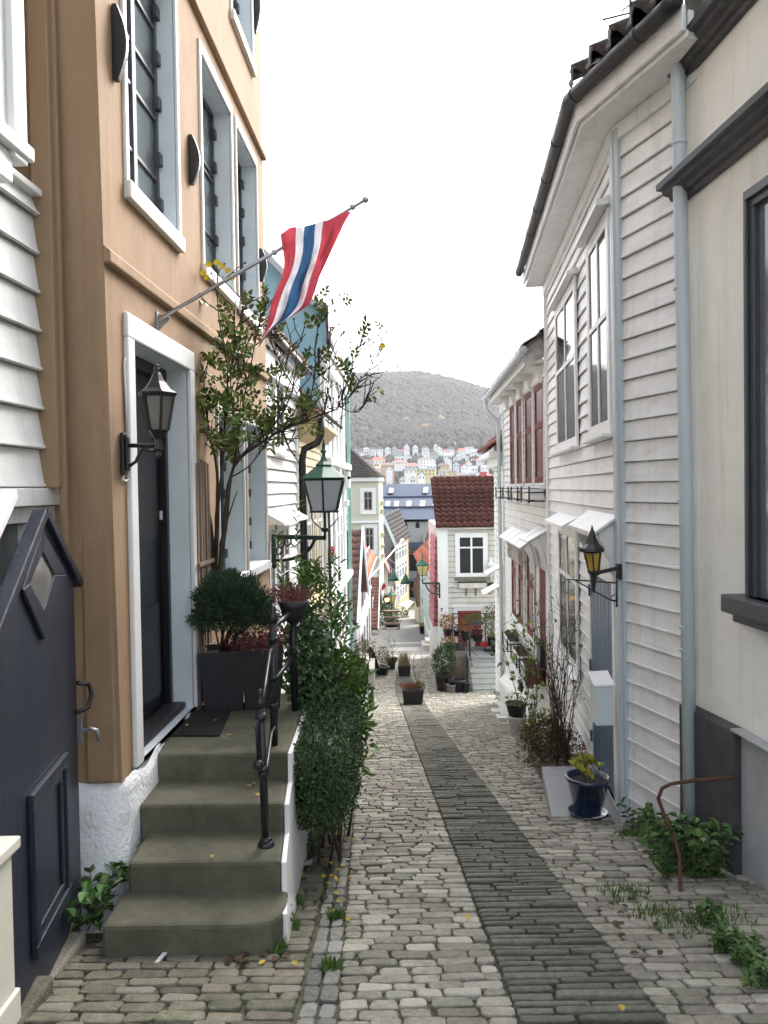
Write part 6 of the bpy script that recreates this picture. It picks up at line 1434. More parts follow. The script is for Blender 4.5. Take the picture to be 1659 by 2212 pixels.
# ---- rusty handrail
rh=thing('rusty_handrail','bent rusty iron handrail reaching out from the charcoal plinth','handrail',g_at(1470,1880))
e=RC.pt(*RC.px(1575,1680,.1),.1); zz3=lambda x,y,d: at(x,y,d)
pts=[e+Vector((.05,0,0)),e,zz3(1500,1686,5.25),zz3(1450,1693,5.3),zz3(1430,1703,5.32),zz3(1422,1725,5.34),zz3(1436,1765,5.3),zz3(1455,1800,5.25),zz3(1468,1850,5.15),zz3(1470,1935,4.95)]
m=MB(); m.tube(pts,.013,8); m.build('bar',pm('rusty_iron',(.10,.040,.028),.85,.35,15,.6,60,stain=(.20,.08,.04),stain_amt=.4),rh)
# ---- slab, blue pot
sl_=MB(); zs=-1.46; q=[atz(1195,1782,zs),atz(1345,1788,zs),atz(1330,1655,zs),atz(1170,1655,zs)]
sl_.prism([p-Vector((0,0,.14)) for p in q],(0,0,.14)); kind(sl_.build('doorstep_slab',pm('grey_slate_slab',(.27,.28,.29),.7,.1,2,.2,40,stain=(.19,.19,.18),stain_amt=.4),bevel=.008),'structure')
cP=atz(1272,1764,zs); tp=pot_thing('flower_pot','glazed navy flower pot on a saucer standing on the grey slab','flower pot',cP+Vector((0,.03,.03)),.125,.195,.34,pm('navy_glaze',(.018,.032,.065),.18,.15,4,coat=.5))
m=MB(); m.lathe(cP+Vector((0,.03,.0)),[(.13,.004),(.17,.01),(.185,.045),(.178,.045),(.16,.018)],24); m.build('saucer',MT['navy_glaze'],tp)
cp_=cP+Vector((0,.03,.36)); m=MB(); tps=twigs(m,cp_-Vector((0,0,.05)),8,.20,.7,.004,1,1.1); m.build('stems',twigm,tp); m=MB()
for p,d in tps:
    for k in range(3): m.leaf(p+rdir()*.03,d+rdir()*.9,Vector((0,-.4,1)),.08,.05)
m.build('foliage',leafmat('yellowing_leaf',(.34,.33,.05),.05,.4,.5),tp); m=MB(); cloud(m,at(*zH(862,372),cP.y),(.03,.03,.025),40,.02,.016); m.build('bloom',leafmat('dusky_pink_bloom',(.22,.08,.09),.03,.4,.7),tp)
# ---- leafless rose bushes on the right
def bush_stems(t,base,n,H,spread,r,leaves,mat,L=.045,hips=None,lean=(0,0)):
    m=MB(); lm=MB(); hp=MB()
    for i in range(n):
        p=Vector(base)+Vector((U(-.12,.12),U(-.15,.15),0)); d=Vector((U(-spread,spread)+lean[0],U(-spread,spread)+lean[1],1)).normalized(); h=H*U(.55,1.0); pts=[p]; k=9
        for j in range(k):
            p=p+d*h/k; d=(d+rdir()*.16+Vector((0,0,.04))).normalized(); pts.append(p)
            if j>1 and random.random()<.7:
                e=(d+rdir()*.9).normalized(); q=p; s_=[q]
                for w in range(3): q=q+e*h*.05; e=(e+rdir()*.3).normalized(); s_.append(q)
                m.tube(s_,[r*.35,r*.3,r*.2,r*.15],4)
                if random.random()<leaves: 
                    for w in range(2): lm.leaf(q,e+rdir()*.8,rdir(),L*U(.8,1.3),L*.65)
                elif random.random()<.3: lm.c=1; lm.ball(q,.009,5,4); lm.c=0
            if random.random()<leaves*.7: lm.leaf(p,d+rdir(),rdir(),L*U(.8,1.3),L*.65)
        m.tube(pts,[max(.0015,r*(1-.09*j)) for j in range(k+1)],5)
    m.build('stems',bark,t); lm.build('foliage',[mat,hips or MT['dark_hip']],t)
bR=Vector((2.02,9.15,-1.62)); t=thing('rose_bush','tall bare rose bush with a few green leaves before the white wall','rose bush',bR); bush_stems(t,bR,30,2.35,.13,.007,.16,roseleaf,.05)
m=MB(); cloud(m,bR+Vector((-.12,-.1,.22)),(.36,.34,.32),2200,.05,.012,.3,.4,4,.3); m.build('dry_growth',brownl,t)
kb=MB(); kb.hexa([(1.70,8.70,-2.4),(2.45,8.70,-2.4),(2.6,11.0,-2.6),(1.95,11.0,-2.6),(1.78,8.70,-1.66),(2.45,8.70,-1.60),(2.6,11.0,-2.02),(2.02,11.0,-2.08)]); kind(kb.build('planting_bed',dirt,bevel=.04),'structure')
bC=at(1150,1590,11.5); bC=Vector((bC.x,11.5,ground(11.5)+.05)); t=thing('rose_bush','arching thorny rose with round green leaves beside the black pots','rose bush',bC); bush_stems(t,bC,9,2.2,.14,.008,.85,roseleaf,.085,lean=(-.10,.05))
t=thing('leafy_shrub','yellow green shrub low beside the bare rose bush','shrub',(2.15,10.9,-2.2)); m=MB(); cloud(m,(2.12,10.8,-1.78),(.24,.3,.26),420,.06,.034,.3,.4,3,.2); m.build('foliage',leafmat('lime_leaf',(.17,.19,.04),.04,.4,.5),t)
# ---- pots along the right wall
def on_g(x,y,dz=0): return g_at(x,y,dz)
terr=pm('dull_terracotta',(.15,.07,.045),.8,.15,4); whitepot=pm('dirty_white_pot',(.60,.60,.56),.5,.1,3,stain=(.3,.29,.24),stain_amt=.5); greypot=pm('grey_stone_pot',(.24,.22,.19),.8,.15,4)
def simple_plant(t,c,r,h,n,mat,L=.06,Wd=.03,up=.3):
    m=MB(); cloud(m,Vector(c)+Vector((0,0,h*.5)),(r,r,h*.55),n,L,Wd,.3,.4,3,up); m.build('foliage',mat,t)
c=on_g(1118,1588); t=pot_thing('bucket','dirty white bucket pot under a black planter by the right wall','pot',c,.13,.17,.36,whitepot)
c2=c+Vector((-.02,0,.365)); t=pot_thing('flower_pot','black plastic pot stacked on the dirty white bucket','flower pot',c2,.14,.19,.22,blackplastic); simple_plant(t,c2+Vector((0,0,.2)),.16,.16,70,roseleaf)
c=on_g(1140,1572)+Vector((.1,.5,.55)); t=pot_thing('flower_pot','black round pot with drooping leaves behind the white bucket','flower pot',c,.15,.20,.24,blackplastic); simple_plant(t,c+Vector((0,0,.2)),.2,.2,90,roseleaf)
c=on_g(1100,1540)+Vector((0,0,.0)); t=pot_thing('flower_pot','square grey stone pot with trailing green herb beside the wall','flower pot',c,.20,.22,.34,greypot,True); simple_plant(t,c+Vector((-.1,0,.3)),.24,.22,150,weed,.07)
zl=RR.pt(12.85,hd0-.0,.2); t=pot_thing('flower_pot','brown terracotta pot on the red door sill','flower pot',zl,.12,.17,.27,terr)
m=MB(); q=RR.pt(13.75,hd0-.1,.2); m.box(q.x-.02,q.x+.1,q.y-.1,q.y+.1,q.z-.2,q.z+.22); tag(m.build('wooden_block',pm('grey_wood',(.22,.19,.15),.9,.2,6,stretch=(1,1,.3)),bevel=.01),'weathered wooden block standing by the white skirting near the red door','block')
m=MB(); q=RR.pt(12.5,0,.1); q=RR.pt(13.0,0,.1); zb2=at(1180,1452,12.9).z; zb3=at(1180,1392,12.9).z; m.box(q.x-.02,q.x+.055,q.y-.16,q.y+.14,zb2,zb3); m.box(q.x-.04,q.x+.06,q.y-.18,q.y+.16,zb3+.001,zb3+.05); tag(m.build('mailbox',black,bevel=.01),'black mailbox on the dark red door post','mailbox')
m=MB()
for x,y in ((1085,1538),(1098,1552)):
    p=on_g(x,y,.03); m=MB(); ring(m,Frame(p,(1,0,0),(0,0,1)),(-.22,.22,-.02,.02),.0,0,.001) if 0 else None
    m.box(p.x-.24,p.x+.20,p.y-.14,p.y+.14,p.z,p.z+.02); m.box(p.x-.24,p.x-.22,p.y-.14,p.y+.14,p.z+.021,p.z+.06); m.box(p.x+.18,p.x+.20,p.y-.14,p.y+.14,p.z+.021,p.z+.06); m.box(p.x-.219,p.x+.179,p.y-.14,p.y-.12,p.z+.021,p.z+.06); m.box(p.x-.219,p.x+.179,p.y+.12,p.y+.14,p.z+.021,p.z+.06)
    tag(m.build('plant_tray',white_clean),'white plastic plant tray lying on the setts, '+('the farther of two' if y<1545 else 'the nearer of two'),'tray')
m=MB(); p=on_g(1075,1507,.05); m.tube([p+Vector((-.25,0,0)),p+Vector((.25,.05,0))],.07,12); tag(m.build('paper_roll',white_far),'white roll lying on the paving at the foot of the stone stairs','roll')
# ---- window boxes of the red windows
def window_box(label,F,s0,s1,h,n0,depth,par=None,plant=True,grp='white window boxes in black iron holders'):
    t=thing('window_box',label,'window box',F.pt((s0+s1)/2,h,n0),grp); m=MB(); m.fbox(F,s0,s1,h,h+.17,n0,n0+depth); m.build('trough',white_clean,t,bevel=.01)
    m=MB(); m.fbox(F,s0+.02,s1-.02,h+.171,h+.185,n0+.02,n0+depth-.02); m.build('soil',soil,t)
    m=MB()
    for a in (h-.02,h+.12): 
        P_=[F.pt(s0-.02,a,n0),F.pt(s0-.02,a,n0+depth+.02),F.pt(s1+.02,a,n0+depth+.02),F.pt(s1+.02,a,n0)]; m.tube(P_,.011,4)
    for s in (s0+.04,s1-.04): m.tube([F.pt(s,h-.05,n0+depth+.02),F.pt(s,h+.22,n0+depth+.02)],.014,4)
    m.build('holder',black,t)
    if plant: m=MB(); cloud(m,F.pt((s0+s1)/2,h+.22,n0+depth/2),(.12,(s1-s0)/2,.08),130,.05,.02,.3,.4,3,.3); m.build('plants',brownl if plant==1 else weed,t)
hU=RR.px(*zG(310,985),.15)[1]
for i,(a,b) in enumerate(((12.7,13.7),(14.1,15.1),(15.5,16.5),(16.9,17.9))): window_box('white window box in black holder under the upper oxblood windows, %s from the near corner'%('first','second','third','fourth')[i],RR,a,b,hU,.05,.22,plant=0)
hL=RR.px(*zR(270,1300),.2)[1]
for i,(a,b) in enumerate(((13.0,13.9),(14.2,15.1),(15.6,16.5))): window_box('planted window box under the lower oxblood windows, %s from the red door'%('first','second','third')[i],RR,a,b,hB5-.52,.06,.24,plant=1 if i<2 else 2)
for i,(a,b) in enumerate(((13.9,14.6),(14.9,15.6),(15.75,16.4))): window_box('grey window box on scroll brackets on the yellow house, %s behind the black drainpipe'%('first','second','third')[i],LL,a,b,-1.12,.08,.22,plant=0,grp='grey window boxes on the yellow house')
# red flower basket on the blue house
c=at(708,1200,17.5); t=thing('flower_basket','hanging basket of red flowers on the mint white house front','flower basket',c); m=MB(); m.lathe(c-Vector((0,0,.18)),[(.06,0),(.13,.06),(.16,.14),(.15,.14)],12); m.build('basket',MT['pale_mint_paint'],t); m=MB(); cloud(m,c,(.17,.17,.12),160,.06,.03); m.build('foliage',weed,t); m=MB(); cloud(m,c+Vector((0,-.05,.12)),(.14,.14,.10),130,.05,.045); m.build('blooms',leafmat('scarlet_petal',(.60,.02,.04),.02,.25,.5),t)
m=MB(); q=at(712,1165,17.3); m.tube([(q.x,17.3,1.2),(q.x,17.3,-3.4)],.035,8); tag(m.build('drainpipe',black),'thin black pipe running down the corner of the blue house','drainpipe')
# ---- planters standing in the street
def street_planter(label,x0,x1,yb,yt,d,kindp):
    a=at(x0,yb,d); b=at(x1,yb,d); w=b.x-a.x; h=(yb-yt)/FPX*d; c=Vector(((a.x+b.x)/2,d+w*.3,ground(d+.2)+.01)); t=thing('planter',label,'planter',c)
    m=MB(); m.loft([[(c.x-w*.40,c.y-w*.28,c.z),(c.x+w*.40,c.y-w*.28,c.z),(c.x+w*.40,c.y+w*.28,c.z),(c.x-w*.40,c.y+w*.28,c.z)],[(c.x-w*.47,c.y-w*.32,c.z+h*.9),(c.x+w*.47,c.y-w*.32,c.z+h*.9),(c.x+w*.47,c.y+w*.32,c.z+h*.9),(c.x-w*.47,c.y+w*.32,c.z+h*.9)]])
    m.box(c.x-w*.5,c.x+w*.5,c.y-w*.35,c.y+w*.35,c.z+h*.901,c.z+h); m.build('tub',blackplastic,t,bevel=.015)
    m=MB(); m.box(c.x-w*.46,c.x+w*.46,c.y-w*.31,c.y+w*.31,c.z+h+.001,c.z+h+.02); m.build('soil',soil,t); top=c+Vector((0,0,h+.01))
    if kindp==1:
        m=MB(); 
        for i in range(5): heather(m,top+Vector((-w*.34+i*w*.14,0,0)),.09,60,.16)
        m.build('heather',leafmat('rusty_heather',(.22,.09,.05),.03,.5,.8),t); m=MB(); cloud(m,top+Vector((w*.36,0,.06)),(.12,.14,.10),160,.06,.03); m.build('foliage',weed,t); m=MB(); tps=twigs(m,top+Vector((w*.2,0,0)),5,.95,.22,.008,3); m.build('twigs',twigm,t)
    else:
        m=MB(); blades(m,top,(w*.42,w*.25),260,.55,.012,.22); m.build('dry_grass',straw,t)
    return t
street_planter('black tub planter with rusty heather and a bare twig standing on the dark strip',868,917,1527,1492,21.0,1)
street_planter('black tub planter full of dry straw grass farther down the strip',859,888,1465,1443,29.0,2)
# ---- plants down the left side
def pot_plant(name,label,cat,x,yb,d,r,h,ph,pr,n,mat,pmat=blackplastic,L=.07,Wd=.03,up=.3):
    c=Vector((at(x,yb,d).x,d,ground(d))); t=pot_thing(name,label,cat,c,r*.75,r,h,pmat); simple_plant(t,c+Vector((0,0,h*.9)),pr,ph,n,mat,L,Wd,up); return t
pot_plant('potted_shrub','bushy dark conifer in a black trough by the left kerb','potted plant',738,1530,20.0,.26,.26,.62,.33,900,boxl,L=.05,Wd=.018)
pot_plant('potted_shrub','small leafy plant in a low black pot before the dark conifer','potted plant',732,1545,18.5,.22,.2,.2,.22,120,weed)
ls=thing('stone_steps','pale stone entrance steps with a black railing on the left side','steps',(-1.2,22,-4.5)); 
for i in range(3):
    a=at(717+i*8,1440+i*14,22-.0*i); m=MB(); b=at(742+i*3,1440,22); m.box(a.x-.3,b.x,21.6-i*.3,23,-6,at(730,1437+i*15,21.6-i*.3).z); m.build('step',greycem,ls,bevel=.015)
m=MB(); q=at(743,1428,21.2); m.tube([(q.x,21.2,q.z-1),(q.x,21.2,q.z)],.025,6); m.tube([at(718,1452,22.0),at(743,1435,21.2),at(752,1452,20.9),at(750,1465,20.8)],.02,6); m.build('railing',black,ls)
l2=thing('stone_steps','flight of four pale stone steps beside the green cone tree','steps',(-.6,27,-5.3))
for i,(x0,x1,y) in enumerate(((740,772,1402),(768,783,1414),(780,796,1427),(796,809,1438))): m=MB(); d=27-.0*i; a=at(x0,y,d); b=at(x1,y,d); m.box(a.x-.3,b.x,d-.5,d+1.2,-6.2,a.z); m.build('step',pm('pale_sandstone',(.46,.44,.39),.85,.08,2,.2,30),l2,bevel=.015)
t=thing('green_shrub','loose green shrub growing at the foot of the pale steps','shrub',(at(766,1460,25).x,25,ground(25))); simple_plant(t,(at(766,1460,25).x,25,ground(25)),.30,.62,420,leafmat('mid_green_leaf',(.055,.085,.03),.03,.5,.5),.07,.035)
c=Vector((at(801,1435,29).x,29,ground(29))); t=thing('cone_conifer','dark green cone shaped conifer at the left kerb','tree',c); m=MB()
for i in range(1300): z_=random.random(); a=U(0,6.28); r=.31*(1-z_)**.7*U(.75,1.05); p=c+Vector((r*math.cos(a),r*math.sin(a),.1+z_*.95)); m.leaf(p,Vector((math.cos(a)*.5,math.sin(a)*.5,1))+rdir()*.3,rdir(),.10,.04)
m.build('crown',leafmat('conifer_green',(.022,.045,.02),.02,.4,.6),t); m=MB(); m.tube([c,c+Vector((0,0,.5))],.04,6); m.build('trunk',bark,t)
pot_plant('potted_shrub','round yellow green shrub in a blue black tub beside the cone tree','potted plant',826,1432,29.5,.26,.32,.75,.30,520,leafmat('golden_leaf',(.13,.125,.025),.04,.45,.5),navy)
street_planter('small grey trough planter with brown growth at the left kerb end',835,855,1436,1419,30.5,1)
c=Vector((at(783,1415,26.5).x,26.5,ground(26.5)+.3)); t=thing('olive_shrub','wispy olive shrub on thin stems before the white gabled house','shrub',c); m=MB(); tps=twigs(m,c,16,1.25,.32,.012,3); m.build('stems',twigm,t); m=MB(); cloud(m,c+Vector((0,0,1.05)),(.45,.4,.38),750,.06,.022,.2,.5,3,.1); m.build('foliage',olive,t)
m=MB(); m.ball(at(754,1364,24),.10,10,7); tag(m.build('paper_lantern',leafmat('orange_red_bloom',(.65,.12,.03),.02,.2,.5)),'orange red ball ornament on the left house wall above the olive shrub','ornament')
# ---- lower lane
c=Vector((at(836,1360,51).x,51,ground(51))); t=thing('dark_shrub','tall dark climbing shrub by the lamp post in the lane','shrub',c); m=MB(); cloud(m,c+Vector((0,0,1.0)),(.42,.4,1.1),700,.14,.07,.3,.4,2,.2); m.build('foliage',ivy,t)
c=Vector((at(828,1365,49).x,49,ground(49))); t=thing('green_shrub','grey green bush left of the bench in the lane','shrub',c); m=MB(); cloud(m,c+Vector((0,0,.7)),(.5,.4,.75),500,.13,.06,.3,.4,2,.2); m.build('foliage',olive,t)
c=at(848,1385,44.5); t=thing('wooden_bench','grey wooden bench steps with planters in the lane','bench',(c.x,44.5,ground(44.5)))
for i in range(3): m=MB(); m.box(c.x-.45,c.x+.45,44.5+i*.4,44.9+i*.4,ground(44.5)+.25+i*.3,ground(44.5)+.33+i*.3); m.build('plank',gwood,t)
m=MB(); 
for sx in (-.42,.38): m.box(c.x+sx,c.x+sx+.05,44.55,45.6,ground(44.5)-.1,ground(44.5)+.24)
m.build('legs',gwood,t)
c=Vector((at(848,1350,46.5).x,46.5,at(848,1362,46.5).z)); t=pot_thing('planter','dark blue tub with flowers on the bench in the lane','planter',c,.35,.42,.4,navy); simple_plant(t,c+Vector((0,0,.35)),.45,.35,260,leafmat('mixed_autumn_leaf',(.14,.11,.04),.05,.5,.6),.11,.06)
c=Vector((at(866,1325,60).x,60,at(866,1330,60).z)); t=thing('potted_shrub','yellow green bush in a box at the foot of the yellow house','potted plant',c); m=MB(); m.box(c.x-.5,c.x+.5,59.8,60.6,c.z-2.2,c.z-.2); m.build('box',gwood,t); m=MB(); cloud(m,c+Vector((0,0,.2)),(.6,.4,.5),260,.18,.09); m.build('foliage',MT['lime_leaf'],t)
c=Vector((at(914,1382,42).x,42,ground(42))); t=pot_thing('flower_pot','black tub of yellow flowers at the amber house','flower pot',c,.16,.2,.42,black); simple_plant(t,c+Vector((0,0,.4)),.22,.14,120,yel,.08,.06)
c=at(920,1330,43.8); t=thing('hanging_plants','green plants hanging on the mint house wall in the lane','hanging plants',c); m=MB(); 
for y in (1300,1318,1340,1358): cloud(m,at(919+U(-3,5),y-42+20,43.8),(.22,.2,.25),90,.11,.06)
m.build('foliage',ivy,t)
c=Vector((at(939,1378,35).x,35,ground(35))); t=pot_thing('flower_pot','green plant in a pot on the step of the mint house','flower pot',c,.12,.16,.24,blackplastic); simple_plant(t,c+Vector((0,0,.2)),.2,.3,120,weed,.08,.05)
m=MB(); c=at(936,1392,35.5); m.box(c.x-.5,c.x+.7,35.4,36.5,-6.5,c.z); m.box(c.x-.35,c.x+.7,35.6,36.5,c.z+.001,c.z+.16); tag(m.build('doorstep',pm('pale_sandstone',(.4,.4,.4)),bevel=.015),'low pale stone doorstep of the mint house beside number 7','doorstep')
m=MB(); 
for k in range(4): a=at(917+k*1.5,1335+k*3,40); m.tube([(a.x,40-k*.8,a.z),(a.x,40-k*.8,ground(40-k*.8))],.02,5)
m.tube([at(916,1334,40),at(924,1368,37.5)],.022,5); tag(m.build('handrail',white_clean),'thin white sloping handrail at the mint house','handrail')
# ---- garden of house 7
c=Vector((at(960,1490,25.5).x,25.5,ground(25.5))); t=pot_thing('potted_shrub','big rounded green shrub in a black tub left of the stone stairs','potted plant',c,.24,.30,.55,blackplastic); m=MB(); cloud(m,c+Vector((0,0,1.0)),(.40,.38,.58),1500,.075,.04,.45,.3,3,.2); m.build('foliage',leafmat('rhododendron_leaf',(.050,.085,.032),.025,.45,.4),t)
c=Vector((at(988,1495,25.1).x,25.1,ground(25.1))); t=pot_thing('potted_shrub','brown twiggy shrub in a dark blue tub before the stone stairs','potted plant',c,.24,.29,.42,navy); m=MB(); cloud(m,c+Vector((0,0,.62)),(.33,.3,.32),700,.06,.014,.2,.4,3,.5); m.build('foliage',brownl,t); m=MB(); twigs(m,c+Vector((0,0,.4)),5,1.0,.15,.008,2); m.build('twigs',twigm,t)
for i,(x,d,lab,mt,r,h) in enumerate(((975,24.9,'small grey concrete pot between the two tubs, by the stone stairs',greypot,.14,.28),(1004,24.95,'dark round pot against the stone stairs side',blackplastic,.17,.36),(968,25.2,'brown grey pot beside the big shrub tub',terr,.15,.32))):
    c=Vector((at(x,1495,d).x,d,ground(d))); pot_thing('flower_pot',lab,'flower pot',c,r*.85,r,h,mt)
def hang(label,x,y,d,mat,r=.14,h=.2,pr=.24,ph=.3,n=200,L=.07,pm_=blackplastic):
    c=at(x,y,d); t=pot_thing('hanging_pot',label,'flower pot',c,r*.75,r,h,pm_); simple_plant(t,c+Vector((0,0,h*.85)),pr,ph,n,mat,L,.04); return t
fo=leafmat('autumn_orange_leaf',(.30,.15,.05),.06,.5,.6)
hang('hanging black pot with orange autumn plant on the corner of house 7, the upper one',*zJ(360,1555),26.6,fo,.16,.22,.28,.55,330)
hang('hanging black pot with orange autumn plant below the larger one',*zJ(378,1680),26.5,fo,.15,.2,.26,.32,200)
hang('small black pot hooked on the scroll railing with ivy',*zJ(435,1560),26.9,olive,.1,.18,.12,.2,60)
hang('black pot of orange shrub behind the newel post on the landing',*zJ(520,1590),26.9,fo,.2,.3,.28,.45,240)
hang('black pot of dark red plant beside the red door',*zJ(620,1600),27.1,leafmat('dark_red_leaf',(.09,.03,.03),.03,.5,.6),.2,.2,.26,.22,160)
hang('white round pot on the stone landing',*zJ(565,1645),27.2,weed,.16,.26,.1,.06,30,.05,whitepot)
hang('black pot with tall bamboo like leaves at the right of the landing',*zJ(745,1640),27.0,olive,.17,.32,.34,1.1,330,.09)
hang('black pot with a sprawling plant at the landing edge',*zJ(782,1725),26.4,olive,.19,.36,.2,.2,90)
m=MB(); a,b=at(*zJ(530,1460),26.2),at(*zJ(668,1435),26.2); m.box(a.x,b.x,26.1,26.32,a.z,b.z+.03); t=thing('flower_box','black trough of green plants on top of the newel post','flower box',a); m.build('trough',blackplastic,t,bevel=.01); m=MB(); cloud(m,((a.x+b.x)/2,26.2,b.z+.12),(.42,.12,.12),170,.08,.04); m.build('foliage',weed,t)
m=MB(); a,b=at(*zJ(410,1610),26.7),at(*zJ(505,1545),26.7); m.box(a.x,b.x,26.5,27.2,b.z-.6,b.z-.55); m.box(a.x+.02,b.x-.02,26.5,26.53,a.z,b.z-.55)
for x_ in (a.x,b.x-.1): m.box(x_,x_+.1,26.55,26.65,ground(26.5)-.1,a.z-.001)
tag(m.build('side_table',pm('dark_green_wood',(.02,.022,.02),.6,.2,4)),'dark wooden stand with pale top behind the railing of house 7','table')
m=MB(); m.tube([at(*zJ(735,1560),27.4),at(*zJ(788,1220),27.4)],.022,6); tag(m.build('broom_handle',pm('salmon_handle',(.42,.16,.11),.6,.1,3)),'salmon coloured broom handle leaning by the red door','broom')
m=MB(); c=at(*zJ(695,1640),27.2); m.box(c.x-.22,c.x+.22,27.1,27.4,c.z-.03,c.z+.12); tag(m.build('dustpan',pm('bright_red_plastic',(.45,.02,.03),.4,.1,3),bevel=.02),'red plastic dustpan on the landing beside the red door','dustpan')
m=MB(); c=at(*zJ(735,1683),26.9); m.lathe((c.x,26.9,ztop+.002),[(.26,0),(.26,.015),(.001,.016)],20); tag(m.build('round_mat',blackplastic),'round dark mat on the stone landing under the black pots','mat')
m=MB(); a=at(*zJ(840,1730),25.9); m.box(a.x-.04,a.x+.1,25.9,26.0,a.z-.4,a.z+.15); tag(m.build('red_sign',MT['bright_red_plastic']),'narrow red board at the right side of the stone stairs','board')
c=F7.pt(*f7(*zJ(735,1140)),.3); t=pot_thing('hanging_pot','small black pot hung under the white wall lamp of house 7','flower pot',c,.12,.16,.2,blackplastic); simple_plant(t,c+Vector((-.08,0,-.15)),.12,.3,70,fo,.07,.04,-.3)
# ================= wooded hill and the town on its foot =================
RIDGE=[(500,860),(650,825),(735,815),(800,812),(880,811),(915,814),(950,821),(1000,831),(1060,846),(1150,872),(1300,930)]
DR=1900.0
def ridge_z(x):
    px_=829.5+x/DR*FPX
    for (a,ya),(b,yb) in zip(RIDGE,RIDGE[1:]):
        if px_<=b or b==RIDGE[-1][0]:
            t=min(max((px_-a)/(b-a),-1.0),1.2); y=ya+(yb-ya)*t; break
    return at(px_,y,DR).z
def hill_z(x,y):
    if y<400: return ground(y)-1.0-(0 if y<110 else min(1,(y-110)/100)*6)
    if y<720: return -46-6*math.sin((y-400)/320*math.pi)+(y-400)/320*36
    base=[(720,-10),(800,2),(1000,38),(1250,82),(1500,150),(1750,232),(1900,264),(2100,268),(2400,240)]
    for (a,za),(b,zb) in zip(base,base[1:]):
        if y<=b: z=za+(zb-za)*(y-a)/(b-a); break
    k=max(0,(y-1100)/800); rz=ridge_z(x*DR/max(y,1))-264 if y<2100 else ridge_z(x*DR/2100)-264
    z+=rz*min(k,1.1)
    z+=noise.noise(Vector((x*.006,y*.006,0)))*14*min(1,max(0,(y-750)/300))
    return z
hillm=pm('autumn_hillside',(.060,.050,.036),.95,.45,.02,stain=(.10,.075,.04),stain_amt=.6,sscale=.012)
m=MB(); m.smooth=True
xs=[-1500+75*i for i in range(41)]; ys=[130,200,300,400,460,520,580,640]+[700+50*i for i in range(35)]
m.loft([[(x,y,hill_z(x,y)) for x in xs] for y in ys],cap=False,closed=False)
kind(m.build('hill',hillm),'structure')
# forest: thousands of small crowns, one mass
random.seed(5)
fm=leafmat('bare_autumn_wood',(.044,.040,.027),.03,.16,.9)
m=MB(); m.smooth=True
def crown(p,r,h):
    k=5; a0=random.random()*6; rings=[]
    for f,q in ((0,.75),(.35,1.0),(.7,.65)):
        rings.append([p+Vector((r*q*math.cos(a0+2*math.pi*i/k)*random.uniform(.7,1.2),r*q*math.sin(a0+2*math.pi*i/k)*random.uniform(.7,1.2),h*f)) for i in range(k)])
    m.loft(rings,cap=False); b=len(m.v); m.v.append(p+Vector((0,0,h))); 
    for i in range(k): m._f([b-k+i,b-k+(i+1)%k,b])
n=0
while n<9000:
    y=1130+(1960-1130)*random.random()**.8; x=random.uniform(-.085,.19)*y
    pass
    z=hill_z(x,y); r=random.uniform(4.5,8.5); crown(Vector((x,y,z-1)),r,random.uniform(6,13)); n+=1
for i in range(700):
    y=random.uniform(760,1150); x=random.uniform(-.07,.17)*y; crown(Vector((x,y,hill_z(x,y)-1)),random.uniform(2.5,5),random.uniform(4,8))
kind(m.build('forest',fm),'stuff')
tr=[( 890,560,(.30,.20,.05)),(1035,470,(.24,.19,.07)),(710,490,(.16,.15,.08)),(300,590,(.18,.15,.07)),(1445,300,(.30,.25,.12)),(600,370,(.12,.10,.07)),(690,800,(.33,.20,.04)),(455,960,(.35,.22,.05)),(640,915,(.24,.10,.06)),(1050,420,(.14,.12,.07))]
for i,(zx,zy,c) in enumerate(tr):
    px_,py_=zK(zx,zy); 
    # walk along the ray until it meets the hillside
    r=ray(px_,py_+6); r=r/r.y; d=500
    while d<2400 and (ORG+r*d).z>hill_z(r.x*d,d): d+=6
    p=ORG+r*d; m=MB(); 
    for q in range(14): crown(p+Vector((random.uniform(-7,7),random.uniform(-4,4),random.uniform(0,6))),random.uniform(2,4),random.uniform(4,8))
    crown(p-Vector((0,0,2)),7,14)
    t=thing('hillside_tree',['golden','tawny','olive','rusty','pale yellow','grey brown','amber','yellow','russet','dull brown'][i]+' autumn crown standing out on the far wooded slope','tree',p)
    m.build('crown',leafmat('autumn_crown',c) if i==0 else leafmat('autumn_crown_%d'%i,c),t)
# houses
wh=pm('far_white_wall',(.78,.79,.80),.7,.03,.2); 
cols={'w':wh,'y':pm('far_yellow_wall',(.66,.58,.30),.7,.03,.2),'o':pm('far_ochre_wall',(.52,.34,.18),.7,.03,.2),'g':pm('far_grey_wall',(.42,.45,.47),.7,.03,.2),'t':pm('far_sage_wall',(.40,.50,.45),.7,.03,.2),'b':pm('far_blue_wall',(.50,.60,.68),.7,.03,.2)}
roofs={'d':pm('far_dark_roof',(.09,.09,.10),.7,.1,.2),'r':pm('far_red_roof',(.55,.12,.07),.7,.08,.2),'n':pm('far_brown_roof',(.17,.10,.08),.7,.1,.2),'p':pm('far_pale_roof',(.40,.42,.45),.7,.1,.2)}
cn={'w':'white','y':'yellow','o':'ochre','g':'grey','t':'sage','b':'pale blue'}; rn={'d':'dark','r':'red','n':'brown','p':'pale grey'}
